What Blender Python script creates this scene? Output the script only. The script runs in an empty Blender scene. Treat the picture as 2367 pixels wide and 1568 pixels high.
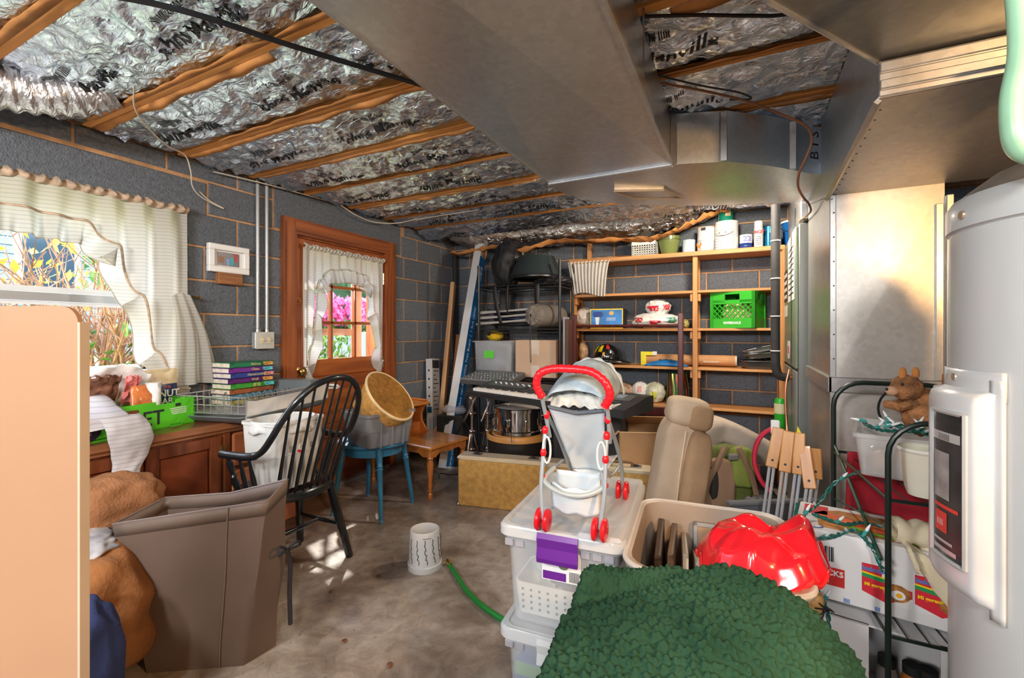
import bpy, bmesh, math, random
from mathutils import Vector, Matrix, Euler, noise
random.seed(7)
R = math.radians; PI = math.pi
SC = bpy.context.scene
COL = SC.collection
# ---------------------------------------------------------------- camera
cam_d = bpy.data.cameras.new('camera'); cam_d.lens = 16; cam_d.sensor_width = 36
cam_d.shift_y = -16/2367; cam_d.clip_start = .02; cam_d.clip_end = 200
cam = bpy.data.objects.new('camera', cam_d); COL.objects.link(cam)
cam.location = (0, 0, 1.22); cam.rotation_euler = (R(90), 0, R(26.9))
SC.camera = cam
# ---------------------------------------------------------------- world, sun, exposure
w = bpy.data.worlds.new('sky'); SC.world = w; w.use_nodes = True
nt = w.node_tree; nt.nodes.clear()
sky = nt.nodes.new('ShaderNodeTexSky'); sky.sky_type = 'NISHITA'
sky.sun_disc = False; sky.sun_elevation = R(42); sky.sun_rotation = R(200); sky.air_density = 1.0; sky.dust_density = 2.5
bg = nt.nodes.new('ShaderNodeBackground'); bg.inputs['Strength'].default_value = 1.1
ow = nt.nodes.new('ShaderNodeOutputWorld')
nt.links.new(sky.outputs[0], bg.inputs[0]); nt.links.new(bg.outputs[0], ow.inputs[0])
sun_d = bpy.data.lights.new('sun', 'SUN'); sun_d.energy = 5.0; sun_d.angle = R(1.5); sun_d.color = (1, .95, .86)
sun = bpy.data.objects.new('sun', sun_d); COL.objects.link(sun)
sun.rotation_euler = Vector((.5, -.46, -.72)).to_track_quat('-Z', 'Y').to_euler(); sun.location = (-6, 6, 8)
SC.view_settings.view_transform = 'Standard'; SC.view_settings.look = 'None'
SC.view_settings.exposure = 1.05; SC.view_settings.gamma = 1.0
SC.view_settings.use_curve_mapping = False
SC.cycles.use_denoising = True
SC.cycles.max_bounces = 10; SC.cycles.diffuse_bounces = 5; SC.cycles.transparent_max_bounces = 16
SC.cycles.sample_clamp_indirect = 6.0; SC.cycles.caustics_reflective = False; SC.cycles.caustics_refractive = False
# ---------------------------------------------------------------- materials
_M = {}
def _new(name):
    m = bpy.data.materials.new(name); m.use_nodes = True
    n = m.node_tree.nodes; l = m.node_tree.links
    return m, n, l, n['Principled BSDF']
def M(name, col, rough=.55, metal=0., bump=0., bs=60., var=.10, vs=6., trans=0., alpha=1., coat=0., emit=0., sss=0., rnd=0., ior=1.45, spec=.5, tl=0.):
    if name in _M: return _M[name]
    m, n, l, b = _new(name)
    c = (*col, 1)
    b.inputs['Base Color'].default_value = c
    b.inputs['Roughness'].default_value = rough; b.inputs['Metallic'].default_value = metal
    b.inputs['Transmission Weight'].default_value = trans; b.inputs['Alpha'].default_value = alpha
    b.inputs['Coat Weight'].default_value = coat; b.inputs['IOR'].default_value = ior
    b.inputs['Specular IOR Level'].default_value = spec
    if sss: b.inputs['Subsurface Weight'].default_value = sss; b.inputs['Subsurface Scale'].default_value = .02
    if emit:
        b.inputs['Emission Color'].default_value = c; b.inputs['Emission Strength'].default_value = emit
    tc = n.new('ShaderNodeTexCoord')
    if var:
        no = n.new('ShaderNodeTexNoise'); no.inputs['Scale'].default_value = vs; no.inputs['Detail'].default_value = 5
        l.new(tc.outputs['Object'], no.inputs['Vector'])
        ra = n.new('ShaderNodeValToRGB'); ra.color_ramp.elements[0].position = .3; ra.color_ramp.elements[1].position = .7
        ra.color_ramp.elements[0].color = (*[max(0, x*(1-var)) for x in col], 1)
        ra.color_ramp.elements[1].color = (*[min(1, x*(1+var)) for x in col], 1)
        l.new(no.outputs['Fac'], ra.inputs['Fac']); src = ra.outputs['Color']
        if rnd:
            oi = n.new('ShaderNodeObjectInfo'); hs = n.new('ShaderNodeHueSaturation')
            mp = n.new('ShaderNodeMapRange'); mp.inputs['To Min'].default_value = 1-rnd; mp.inputs['To Max'].default_value = 1+rnd
            l.new(oi.outputs['Random'], mp.inputs['Value']); l.new(mp.outputs[0], hs.inputs['Value']); l.new(src, hs.inputs['Color'])
            src = hs.outputs['Color']
        l.new(src, b.inputs['Base Color'])
    if bump:
        nb = n.new('ShaderNodeTexNoise'); nb.inputs['Scale'].default_value = bs; nb.inputs['Detail'].default_value = 4
        l.new(tc.outputs['Object'], nb.inputs['Vector'])
        bu = n.new('ShaderNodeBump'); bu.inputs['Strength'].default_value = bump; bu.inputs['Distance'].default_value = .01
        l.new(nb.outputs['Fac'], bu.inputs['Height']); l.new(bu.outputs['Normal'], b.inputs['Normal'])
    if tl:
        t = n.new('ShaderNodeBsdfTranslucent'); t.inputs[0].default_value = c
        mx = n.new('ShaderNodeMixShader'); mx.inputs[0].default_value = tl
        l.new(b.outputs[0], mx.inputs[1]); l.new(t.outputs[0], mx.inputs[2]); l.new(mx.outputs[0], n['Material Output'].inputs[0])
    _M[name] = m; return m
def WOOD(name, c1, c2, axis=0, sc=14., rough=.45, knots=True, coat=0.):
    if name in _M: return _M[name]
    m, n, l, b = _new(name)
    tc = n.new('ShaderNodeTexCoord'); mp = n.new('ShaderNodeMapping')
    s = [sc*1.6]*3; s[axis] = sc*.09
    mp.inputs['Scale'].default_value = s; l.new(tc.outputs['Object'], mp.inputs['Vector'])
    oi = n.new('ShaderNodeObjectInfo'); ad = n.new('ShaderNodeVectorMath'); ad.operation = 'ADD'
    mu = n.new('ShaderNodeMath'); mu.operation = 'MULTIPLY'; mu.inputs[1].default_value = 37.
    l.new(oi.outputs['Random'], mu.inputs[0]); l.new(mp.outputs[0], ad.inputs[0]); l.new(mu.outputs[0], ad.inputs[1])
    no = n.new('ShaderNodeTexNoise'); no.inputs['Scale'].default_value = 1.; no.inputs['Detail'].default_value = 8; no.inputs['Distortion'].default_value = .8
    l.new(ad.outputs[0], no.inputs['Vector'])
    ra = n.new('ShaderNodeValToRGB'); ra.color_ramp.elements[0].position = .32; ra.color_ramp.elements[1].position = .66
    ra.color_ramp.elements[0].color = (*c1, 1); ra.color_ramp.elements[1].color = (*c2, 1)
    l.new(no.outputs['Fac'], ra.inputs['Fac']); l.new(ra.outputs[0], b.inputs['Base Color'])
    b.inputs['Roughness'].default_value = rough; b.inputs['Coat Weight'].default_value = coat
    bu = n.new('ShaderNodeBump'); bu.inputs['Strength'].default_value = .12; bu.inputs['Distance'].default_value = .004
    l.new(no.outputs['Fac'], bu.inputs['Height']); l.new(bu.outputs[0], b.inputs['Normal'])
    _M[name] = m; return m
# ---------------------------------------------------------------- mesh collector
class G:
    def __init__(s): s.v = []; s.f = []
    def add(s, vs, fs, X=None):
        o = len(s.v)
        for p in vs:
            p = Vector(p); s.v.append(tuple(X @ p) if X is not None else tuple(p))
        s.f += [tuple(i+o for i in q) for q in fs]; return s
    def box(s, x0, y0, z0, x1, y1, z1, X=None):
        return s.add([(x0,y0,z0),(x1,y0,z0),(x1,y1,z0),(x0,y1,z0),(x0,y0,z1),(x1,y0,z1),(x1,y1,z1),(x0,y1,z1)],
            [(0,3,2,1),(4,5,6,7),(0,1,5,4),(1,2,6,5),(2,3,7,6),(3,0,4,7)], X)
    def cb(s, x0, y0, z0, x1, y1, z1, b=.004, X=None):   # chamfered box
        b = min(b, abs(x1-x0)*.45, abs(y1-y0)*.45, abs(z1-z0)*.45)
        xs, ys, zs = (x0,x1), (y0,y1), (z0,z1); vs = []; idx = {}
        for i in (0,1):
            for j in (0,1):
                for k in (0,1):
                    dx = b if i == 0 else -b; dy = b if j == 0 else -b; dz = b if k == 0 else -b
                    idx[i,j,k] = len(vs)
                    vs += [(xs[i],ys[j]+dy,zs[k]+dz),(xs[i]+dx,ys[j],zs[k]+dz),(xs[i]+dx,ys[j]+dy,zs[k])]
        I = lambda i,j,k,a: idx[i,j,k]+a
        fs = []
        for i in (0,1): fs.append(tuple(I(i,*q,0) for q in ((0,0),(1,0),(1,1),(0,1))))
        for j in (0,1): fs.append(tuple(I(q[0],j,q[1],1) for q in ((0,0),(1,0),(1,1),(0,1))))
        for k in (0,1): fs.append(tuple(I(*q,k,2) for q in ((0,0),(1,0),(1,1),(0,1))))
        for a in (0,1):
            for c in (0,1):
                fs.append((I(a,c,0,0),I(a,c,0,1),I(a,c,1,1),I(a,c,1,0)))
                fs.append((I(a,0,c,0),I(a,0,c,2),I(a,1,c,2),I(a,1,c,0)))
                fs.append((I(0,a,c,1),I(0,a,c,2),I(1,a,c,2),I(1,a,c,1)))
        for q in idx: fs.append((idx[q],idx[q]+1,idx[q]+2))
        return s.add(vs, fs, X)
    def tube(s, pts, r, n=8, closed=False, caps=True, X=None):
        P = [Vector(p) for p in pts]; N = len(P)
        rr = r if isinstance(r, (list, tuple)) else [r]*N
        vs = []; fs = []; up = None
        for i in range(N):
            a = P[i-1] if (i or closed) else P[0]; c = P[(i+1) % N] if (i < N-1 or closed) else P[-1]
            t = (c-a)
            if t.length < 1e-9: t = Vector((0,0,1))
            t.normalize()
            if up is None:
                up = Vector((0,0,1)) if abs(t.z) < .9 else Vector((1,0,0))
            u = (up - t*up.dot(t))
            if u.length < 1e-6: u = t.orthogonal()
            u.normalize(); w_ = t.cross(u); up = u
            for k in range(n):
                an = 2*PI*k/n; vs.append(P[i] + (u*math.cos(an) + w_*math.sin(an))*rr[i])
        m = N if closed else N-1
        for i in range(m):
            j = (i+1) % N
            for k in range(n):
                k2 = (k+1) % n; fs.append((i*n+k, i*n+k2, j*n+k2, j*n+k))
        if caps and not closed:
            fs.append(tuple(range(n-1,-1,-1))); fs.append(tuple((N-1)*n+k for k in range(n)))
        return s.add(vs, fs, X)
    def lathe(s, prof, n=24, X=None, cap=True, sx=1., sy=1.):
        vs = []; fs = []
        for (r, z) in prof:
            for k in range(n):
                a = 2*PI*k/n; vs.append((r*math.cos(a)*sx, r*math.sin(a)*sy, z))
        for i in range(len(prof)-1):
            for k in range(n):
                k2 = (k+1) % n; fs.append((i*n+k, i*n+k2, (i+1)*n+k2, (i+1)*n+k))
        if cap:
            if prof[0][0] > 1e-5: fs.append(tuple(range(n-1,-1,-1)))
            if prof[-1][0] > 1e-5: fs.append(tuple((len(prof)-1)*n+k for k in range(n)))
        return s.add(vs, fs, X)
    def prism(s, poly, h0, h1, ax=2, X=None):      # polygon in the plane normal to ax, extruded h0..h1
        def p3(q, h):
            return (q[0],q[1],h) if ax == 2 else ((h,q[0],q[1]) if ax == 0 else (q[0],h,q[1]))
        n = len(poly)
        vs = [p3(q,h0) for q in poly]+[p3(q,h1) for q in poly]
        fs = [tuple(range(n-1,-1,-1)), tuple(range(n,2*n))]+[(i,(i+1)%n,n+(i+1)%n,n+i) for i in range(n)]
        return s.add(vs, fs, X)
    def grid(s, nu, nv, fn, cu=False, cv=False, X=None):
        vs = [fn(i/(nu if cu else nu-1), j/(nv if cv else nv-1)) for i in range(nu) for j in range(nv)]
        fs = []
        for i in range(nu if cu else nu-1):
            for j in range(nv if cv else nv-1):
                i2 = (i+1) % nu; j2 = (j+1) % nv
                fs.append((i*nv+j, i2*nv+j, i2*nv+j2, i*nv+j2))
        return s.add(vs, fs, X)
    def ell(s, c, r, nu=20, nv=12, am=0., fr=3., p=1., seed=0.):
        def sg(x): return math.copysign(abs(x)**p, x)
        def fn(u, v):
            a = 2*PI*u; b = -PI/2+PI*v
            q = Vector((sg(math.cos(b))*sg(math.cos(a)), sg(math.cos(b))*sg(math.sin(a)), sg(math.sin(b))))
            k = 1+am*noise.noise(q*fr+Vector((seed,seed*1.7,seed*.3)))
            return (c[0]+r[0]*q.x*k, c[1]+r[1]*q.y*k, c[2]+r[2]*q.z*k)
        return s.grid(nu, nv, fn, cu=True)
def RZ(a, loc=(0,0,0)): return Matrix.Translation(loc) @ Matrix.Rotation(a, 4, 'Z')
def XF(loc, e=(0,0,0), sc=1.): return Matrix.Translation(loc) @ Euler([R(q) for q in e]).to_matrix().to_4x4() @ Matrix.Scale(sc, 4)
def AIM(a, b):  # z axis from a to b
    d = (Vector(b)-Vector(a)); return Matrix.Translation(a) @ d.to_track_quat('Z','Y').to_matrix().to_4x4()
def nz(x, y, z=0.): return noise.noise(Vector((x,y,z)))
def fbm(x, y, z=0., o=4):
    s = 0; a = .5
    for i in range(o): s += a*noise.noise(Vector((x,y,z))); x *= 2.03; y *= 2.03; z *= 2.03; a *= .5
    return s
def obj(name, g, mat, parent=None, smooth=False, ang=40, world=False, solid=0., sub=0):
    me = bpy.data.meshes.new(name)
    if isinstance(g, G): me.from_pydata(g.v, [], g.f)
    else: me = g
    o = bpy.data.objects.new(name, me); COL.objects.link(o)
    if not me.materials:
        for m in (mat if isinstance(mat, (list,tuple)) else [mat]): me.materials.append(m)
    if isinstance(g, G):
        bm = bmesh.new(); bm.from_mesh(me); bmesh.ops.recalc_face_normals(bm, faces=bm.faces); bm.to_mesh(me); bm.free()
    if smooth:
        me.shade_smooth()
        if ang < 180: me.set_sharp_from_angle(angle=R(ang))
    if parent is not None:
        o.parent = parent
        if world: me.transform(wm(parent).inverted())
    if solid:
        md = o.modifiers.new('thick','SOLIDIFY'); md.thickness = solid; md.offset = 0
    if sub:
        md = o.modifiers.new('sub','SUBSURF'); md.levels = sub; md.render_levels = sub
    return o
def wm(o):
    m = o.matrix_basis.copy()
    return wm(o.parent) @ m if o.parent else m
def T(name, label, cat, loc=(0,0,0), rz=0., group=None, e=None):
    o = bpy.data.objects.new(name, None); COL.objects.link(o); o.empty_display_size = .05
    o.location = loc; o.rotation_euler = e if e else (0,0,rz)
    return tag(o, label, cat, group)
def tag(o, label=None, cat=None, group=None, kind=None):
    if label: o['label'] = label
    if cat: o['category'] = cat
    if group: o['group'] = group
    if kind: o['kind'] = kind
    return o
def S(name, g, mat, label, cat, **k):      # a structure mesh at top level
    o = obj(name, g, mat, **k); o['kind'] = 'structure'; tag(o, label, cat); return o
def rep(name, me, parent, X):     # a repeat of a part sharing mesh data
    o = bpy.data.objects.new(name, me); COL.objects.link(o); o.parent = parent; o.matrix_basis = X; return o
def copy_tree(o, parent=None):
    c = o.copy(); COL.objects.link(c); c.parent = parent
    for ch in list(o.children): copy_tree(ch, c)
    return c
def text_mesh(body, size, X=None, ext=.0006, align='CENTER', shear=0., bold=0., sx=1.):
    cu = bpy.data.curves.new('lettering','FONT'); cu.body = body; cu.size = size; cu.align_x = align; cu.align_y = 'CENTER'
    cu.extrude = ext; cu.shear = shear; cu.offset = bold; cu.resolution_u = 2
    o = bpy.data.objects.new('lettering', cu); COL.objects.link(o)
    dg = bpy.context.evaluated_depsgraph_get()
    me = bpy.data.meshes.new_from_object(o.evaluated_get(dg)); bpy.data.objects.remove(o); bpy.data.curves.remove(cu)
    me.materials.clear()
    if sx != 1.: me.transform(Matrix.Diagonal((sx,1,1,1)))
    if X is not None: me.transform(X)
    return me
def lettering(body, size, mat, parent, X, name='lettering', **k):
    return obj(name, text_mesh(body, size, X, **k), mat, parent)
def spline(pts, n=8, closed=False):      # catmull-rom
    P = [Vector(p) for p in pts]; out = []; N = len(P)
    for i in range(N if closed else N-1):
        p0 = P[i-1] if (i or closed) else P[0]*2-P[1]; p1 = P[i]; p2 = P[(i+1)%N]; p3 = P[(i+2)%N] if (i+2 < N or closed) else P[-1]*2-P[-2]
        for k in range(n):
            t = k/n; out.append(.5*((2*p1)+(p2-p0)*t+(2*p0-5*p1+4*p2-p3)*t*t+(3*p1-p0-3*p2+p3)*t**3))
    if not closed: out.append(P[-1])
    return out
def rpoly(w, d, r, n=4):      # rounded rectangle centred on 0
    out = []
    for cx, cy, a0 in ((w/2-r,d/2-r,0),(-w/2+r,d/2-r,90),(-w/2+r,-d/2+r,180),(w/2-r,-d/2+r,270)):
        for k in range(n+1):
            a = R(a0+90*k/n); out.append((cx+r*math.cos(a), cy+r*math.sin(a)))
    return out
def tub(levels, X=None, g=None, closed_bottom=True):   # stacked rounded rectangles (w, d, r, z) skinned
    g = g or G(); vs = []; fs = []; n = None
    for (w_, d_, r_, z_) in levels:
        p = rpoly(w_, d_, r_); n = len(p); vs += [(q[0],q[1],z_) for q in p]
    for i in range(len(levels)-1):
        for k in range(n): fs.append((i*n+k, i*n+(k+1)%n, (i+1)*n+(k+1)%n, (i+1)*n+k))
    if closed_bottom: fs.append(tuple(range(n-1,-1,-1))); fs.append(tuple((len(levels)-1)*n+k for k in range(n)))
    return g.add(vs, fs, X)
# ================================================================ common materials
def concrete_mat():
    m, n, l, b = _new('stained_concrete')
    tc = n.new('ShaderNodeTexCoord')
    def N(sc, det=6, dis=0., ro=.6):
        q = n.new('ShaderNodeTexNoise'); q.inputs['Scale'].default_value = sc; q.inputs['Detail'].default_value = det
        q.inputs['Distortion'].default_value = dis; q.inputs['Roughness'].default_value = ro
        l.new(tc.outputs['Object'], q.inputs['Vector']); return q
    a = N(1.3, 8, .7); r1 = n.new('ShaderNodeValToRGB'); e = r1.color_ramp.elements
    e[0].position = .30; e[0].color = (.13,.10,.075,1); e[1].position = .68; e[1].color = (.66,.61,.56,1)
    k = e.new(.44); k.color = (.35,.28,.225,1); k = e.new(.54); k.color = (.50,.44,.385,1)
    l.new(a.outputs[0], r1.inputs[0])
    c = N(9, 8, 1.2, .7); r2 = n.new('ShaderNodeValToRGB'); r2.color_ramp.elements[0].position = .35; r2.color_ramp.elements[1].position = .62
    r2.color_ramp.elements[0].color = (.45,.42,.40,1); r2.color_ramp.elements[1].color = (1,1,1,1); l.new(c.outputs[0], r2.inputs[0])
    mx = n.new('ShaderNodeMixRGB'); mx.blend_type = 'MULTIPLY'; mx.inputs[0].default_value = .75
    l.new(r1.outputs[0], mx.inputs[1]); l.new(r2.outputs[0], mx.inputs[2])
    d = N(34, 4, .3); r3 = n.new('ShaderNodeValToRGB'); r3.color_ramp.elements[0].position = .30; r3.color_ramp.elements[1].position = .36
    r3.color_ramp.elements[0].color = (.3,.25,.2,1); r3.color_ramp.elements[1].color = (1,1,1,1); l.new(d.outputs[0], r3.inputs[0])
    m2 = n.new('ShaderNodeMixRGB'); m2.blend_type = 'MULTIPLY'; m2.inputs[0].default_value = .6
    l.new(mx.outputs[0], m2.inputs[1]); l.new(r3.outputs[0], m2.inputs[2]); l.new(m2.outputs[0], b.inputs['Base Color'])
    f = N(2.2, 5, .5); mr = n.new('ShaderNodeMapRange'); mr.inputs['From Min'].default_value = .35; mr.inputs['From Max'].default_value = .65
    mr.inputs['To Min'].default_value = .18; mr.inputs['To Max'].default_value = .55; l.new(f.outputs[0], mr.inputs[0]); l.new(mr.outputs[0], b.inputs['Roughness'])
    bu = n.new('ShaderNodeBump'); bu.inputs['Strength'].default_value = .35; bu.inputs['Distance'].default_value = .006
    l.new(c.outputs[0], bu.inputs['Height']); l.new(bu.outputs[0], b.inputs['Normal'])
    return m
def foil_mat(name, tint=(.76,.86,1.0), rough=.13):
    m, n, l, b = _new(name)
    tc = n.new('ShaderNodeTexCoord')
    b.inputs['Base Color'].default_value = (*tint, 1); b.inputs['Metallic'].default_value = 1.; b.inputs['Roughness'].default_value = rough
    mp = n.new('ShaderNodeMapping'); mp.inputs['Scale'].default_value = (9, 22, 9); mp.inputs['Rotation'].default_value = (0,0,.5)
    l.new(tc.outputs['Object'], mp.inputs['Vector'])
    no = n.new('ShaderNodeTexNoise'); no.inputs['Scale'].default_value = 1.6; no.inputs['Detail'].default_value = 7; no.inputs['Distortion'].default_value = 1.3
    l.new(mp.outputs[0], no.inputs['Vector'])
    bu = n.new('ShaderNodeBump'); bu.inputs['Strength'].default_value = .75; bu.inputs['Distance'].default_value = .02
    l.new(no.outputs[0], bu.inputs['Height']); l.new(bu.outputs[0], b.inputs['Normal'])
    _M[name] = m; return m
def galv_mat(name, col=(.62,.665,.72), rough=.36, bump=.05, metal=.9):
    m, n, l, b = _new(name)
    tc = n.new('ShaderNodeTexCoord')
    v = n.new('ShaderNodeTexVoronoi'); v.inputs['Scale'].default_value = 55; l.new(tc.outputs['Object'], v.inputs['Vector'])
    no = n.new('ShaderNodeTexNoise'); no.inputs['Scale'].default_value = 2.2; no.inputs['Detail'].default_value = 4; l.new(tc.outputs['Object'], no.inputs['Vector'])
    mx = n.new('ShaderNodeMixRGB'); mx.inputs[0].default_value = .25; l.new(no.outputs[0], mx.inputs[1]); l.new(v.outputs['Color'], mx.inputs[2])
    ra = n.new('ShaderNodeValToRGB'); ra.color_ramp.elements[0].position = .3; ra.color_ramp.elements[1].position = .7
    ra.color_ramp.elements[0].color = (*[x*.86 for x in col],1); ra.color_ramp.elements[1].color = (*[x*1.12 for x in col],1)
    l.new(mx.outputs[0], ra.inputs[0]); l.new(ra.outputs[0], b.inputs['Base Color'])
    b.inputs['Metallic'].default_value = metal; b.inputs['Roughness'].default_value = rough
    bu = n.new('ShaderNodeBump'); bu.inputs['Strength'].default_value = bump; bu.inputs['Distance'].default_value = .03
    l.new(no.outputs[0], bu.inputs['Height']); l.new(bu.outputs[0], b.inputs['Normal'])
    _M[name] = m; return m
mBLOCK = M('block_grey', (.150,.172,.205), .9, bump=.9, bs=130, var=.22, vs=60, rnd=.16)
mMORTAR = M('mortar_tan', (.50,.29,.15), .95, bump=.5, bs=90, var=.25, vs=12)
mCONC = concrete_mat()
mFOIL = foil_mat('foil'); mFOIL2 = foil_mat('foil_brownish', (.80,.77,.74), .18)
mGALV = galv_mat('galvanised'); mGALV2 = galv_mat('galvanised_worn', (.50,.50,.50), .33, .12)
mJOIST = WOOD('joist_wood', (.52,.19,.04), (.86,.40,.11), 0, 12, .7)
mSHELF = WOOD('shelf_wood', (.42,.17,.05), (.70,.34,.12), 0, 12, .55)
mSHELFV = WOOD('shelf_wood_up', (.42,.17,.05), (.70,.34,.12), 2, 12, .55)
mDOOR = WOOD('door_wood', (.24,.055,.012), (.52,.155,.035), 1, 7, .38, coat=.2)
mDOORV = WOOD('door_wood_up', (.24,.055,.012), (.52,.155,.035), 2, 7, .38, coat=.2)
mTRIM = WOOD('trim_wood', (.17,.04,.010), (.40,.115,.03), 1, 11, .5)
mTRIMV = WOOD('trim_wood_up', (.17,.04,.010), (.40,.115,.03), 2, 11, .5)
mKRAFT = M('kraft_paper', (.60,.26,.08), .8, var=.3, vs=9, bump=.3, bs=25)
mWHITE = M('white_paint', (.82,.83,.84), .4, var=.04)
mBLACK = M('black_paint', (.012,.013,.015), .35, var=.2)
mBLKPL = M('black_plastic', (.02,.021,.023), .5, var=.2)
mCHROME = M('chrome', (.75,.75,.76), .10, 1., var=.1)
mSTEEL = M('steel', (.55,.56,.58), .28, 1., var=.1)
mBRASS = M('brass', (.75,.50,.16), .18, 1., var=.1)
mINK = M('ink_black', (.02,.02,.025), .6, var=0)
def glass_mat(name, tint=(1,1,1), refl=.10, rough=.02):
    m, n, l, b = _new(name); n.remove(b)
    tr = n.new('ShaderNodeBsdfTransparent'); tr.inputs[0].default_value = (*tint,1)
    gl = n.new('ShaderNodeBsdfGlossy'); gl.inputs['Roughness'].default_value = rough
    lw = n.new('ShaderNodeLayerWeight'); lw.inputs[0].default_value = .25
    mu = n.new('ShaderNodeMath'); mu.operation = 'MULTIPLY'; mu.inputs[1].default_value = refl*4; l.new(lw.outputs['Fresnel'], mu.inputs[0])
    mx = n.new('ShaderNodeMixShader'); l.new(mu.outputs[0], mx.inputs[0]); l.new(tr.outputs[0], mx.inputs[1]); l.new(gl.outputs[0], mx.inputs[2])
    l.new(mx.outputs[0], n['Material Output'].inputs[0]); _M[name] = m; return m
mGLASS = glass_mat('glass')
mCOPPER = M('copper', (.60,.26,.14), .35, .9, var=.15)
mCORDW = M('cord_white', (.66,.60,.50), .5)
XL, YB = -2.88, 4.25
# ================================================================ floor, walls
g = G(); g.box(-3.1,-2.6,-.12, 2.3,4.5,0); S('floor', g, mCONC, 'stained brown and grey concrete basement floor', 'floor')
BL, BH = .4, .2
def block_mesh(L, Hh, d=.07):
    g = G(); b = .006; j = .0055
    y0, y1, z0, z1 = j, L-j, j, Hh-j
    vs = [(0,y0,z0),(0,y1,z0),(0,y1,z1),(0,y0,z1),(d-b,y0,z0),(d-b,y1,z0),(d-b,y1,z1),(d-b,y0,z1),
          (d,y0+b,z0+b),(d,y1-b,z0+b),(d,y1-b,z1-b),(d,y0+b,z1-b)]
    fs = [(0,1,2,3),(8,9,10,11)]
    for q in (0,4):
        for k in range(4): fs.append((q+k,q+(k+1)%4,q+4+(k+1)%4,q+4+k))
    g.add(vs, fs); me = bpy.data.meshes.new('block'); me.from_pydata(g.v,[],g.f); me.materials.append(mBLOCK)
    bm = bmesh.new(); bm.from_mesh(me); bmesh.ops.recalc_face_normals(bm, faces=bm.faces); bm.to_mesh(me); bm.free()
    return me
_bm = {}
def bmesh_of(L, Hh):
    k = (round(L,3), round(Hh,3))
    if k not in _bm: _bm[k] = block_mesh(*k)
    return _bm[k]
def lay(parent, a0, a1, holes, place, shift):
    z = -.07; k = 0
    while z < 2.2:
        h = min(BH, 2.235-z); zz = max(z, 0.)
        y = a0 - BL*1.0 + ((k+shift) % 2)*BL/2
        while y < a1:
            segs = [(max(y,a0), min(y+BL,a1))]
            for (h0,h1,hz0,hz1) in holes:
                if zz+.03 < hz1 and z+h-.03 > hz0:
                    ns = []
                    for s0, s1 in segs:
                        if s1 <= h0 or s0 >= h1: ns.append((s0,s1)); continue
                        if s0 < h0: ns.append((s0,h0))
                        if s1 > h1: ns.append((h1,s1))
                    segs = ns
            for s0, s1 in segs:
                if s1-s0 > .045: rep('block', bmesh_of(s1-s0, z+h-zz), parent, place(s0, zz))
            y += BL
        z += h; k += 1
WY0, WY1, WZ0, WZ1 = -.02, 1.40, .985, 1.915     # window opening
DY0, DY1, DZ1 = 2.20, 3.16, 1.94                 # door opening
g = G(); xa, xb = -3.10, XL-.006
g.box(xa,-2.4,0, xb,WY0,2.24); g.box(xa,WY0,0, xb,WY1,WZ0); g.box(xa,WY0,WZ1, xb,WY1,2.24)
g.box(xa,WY1,0, xb,DY0,2.24); g.box(xa,DY0,DZ1, xb,DY1,2.24); g.box(xa,DY1,0, xb,YB+.2,2.24)
wl = S('wall_left', g, mMORTAR, 'grey painted concrete block wall with window and door', 'wall')
lint = [(-.35,1.62,1.915,2.12), (2.05,3.36,1.94,2.235)]
lay(wl, -2.4, YB, [(WY0,WY1,WZ0,WZ1),(DY0,DY1,0,DZ1)]+lint, lambda s,z: Matrix.Translation((XL-.07,s,z)), 0)
for (a,b_,c,d) in lint: rep('lintel', bmesh_of(b_-a, d-c), wl, Matrix.Translation((XL-.07,a,c)))
g = G(); g.box(-3.1,YB+.006,0, 2.3,YB+.2,2.24)
wb = S('wall_back', g, mMORTAR, 'grey concrete block wall behind the wooden shelves', 'wall')
lay(wb, XL, 2.0, [], lambda s,z: Matrix.Translation((s,YB+.07,z)) @ Matrix.Rotation(-PI/2,4,'Z') , 1)
g = G(); g.box(2.0,-2.4,0, 2.2,YB+.2,2.24); S('wall_right', g, mBLOCK, 'plain grey block wall beyond the water heater', 'wall')
g = G(); g.box(-3.1,-2.6,0, 2.2,-2.4,2.24); S('wall_front', g, mBLOCK, 'plain grey block wall behind the viewer', 'wall')
g = G(); g.box(-3.08,-2.4,2.236, -2.83,YB,2.262)
g.box(-2.87,-2.4,2.262, -2.83,YB,2.44)
S('trim_1', g, WOOD('sill_wood',(.10,.045,.02),(.24,.12,.06),1,10,.8), 'weathered wooden sill plate on top of the window wall', 'sill plate')
g = G(); g.box(-2.4-.48,YB-.02,2.236, 2.0,YB+.2,2.44); S('trim_2', g, _M['sill_wood'], 'weathered wooden plate on top of the shelf wall', 'sill plate')
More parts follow.
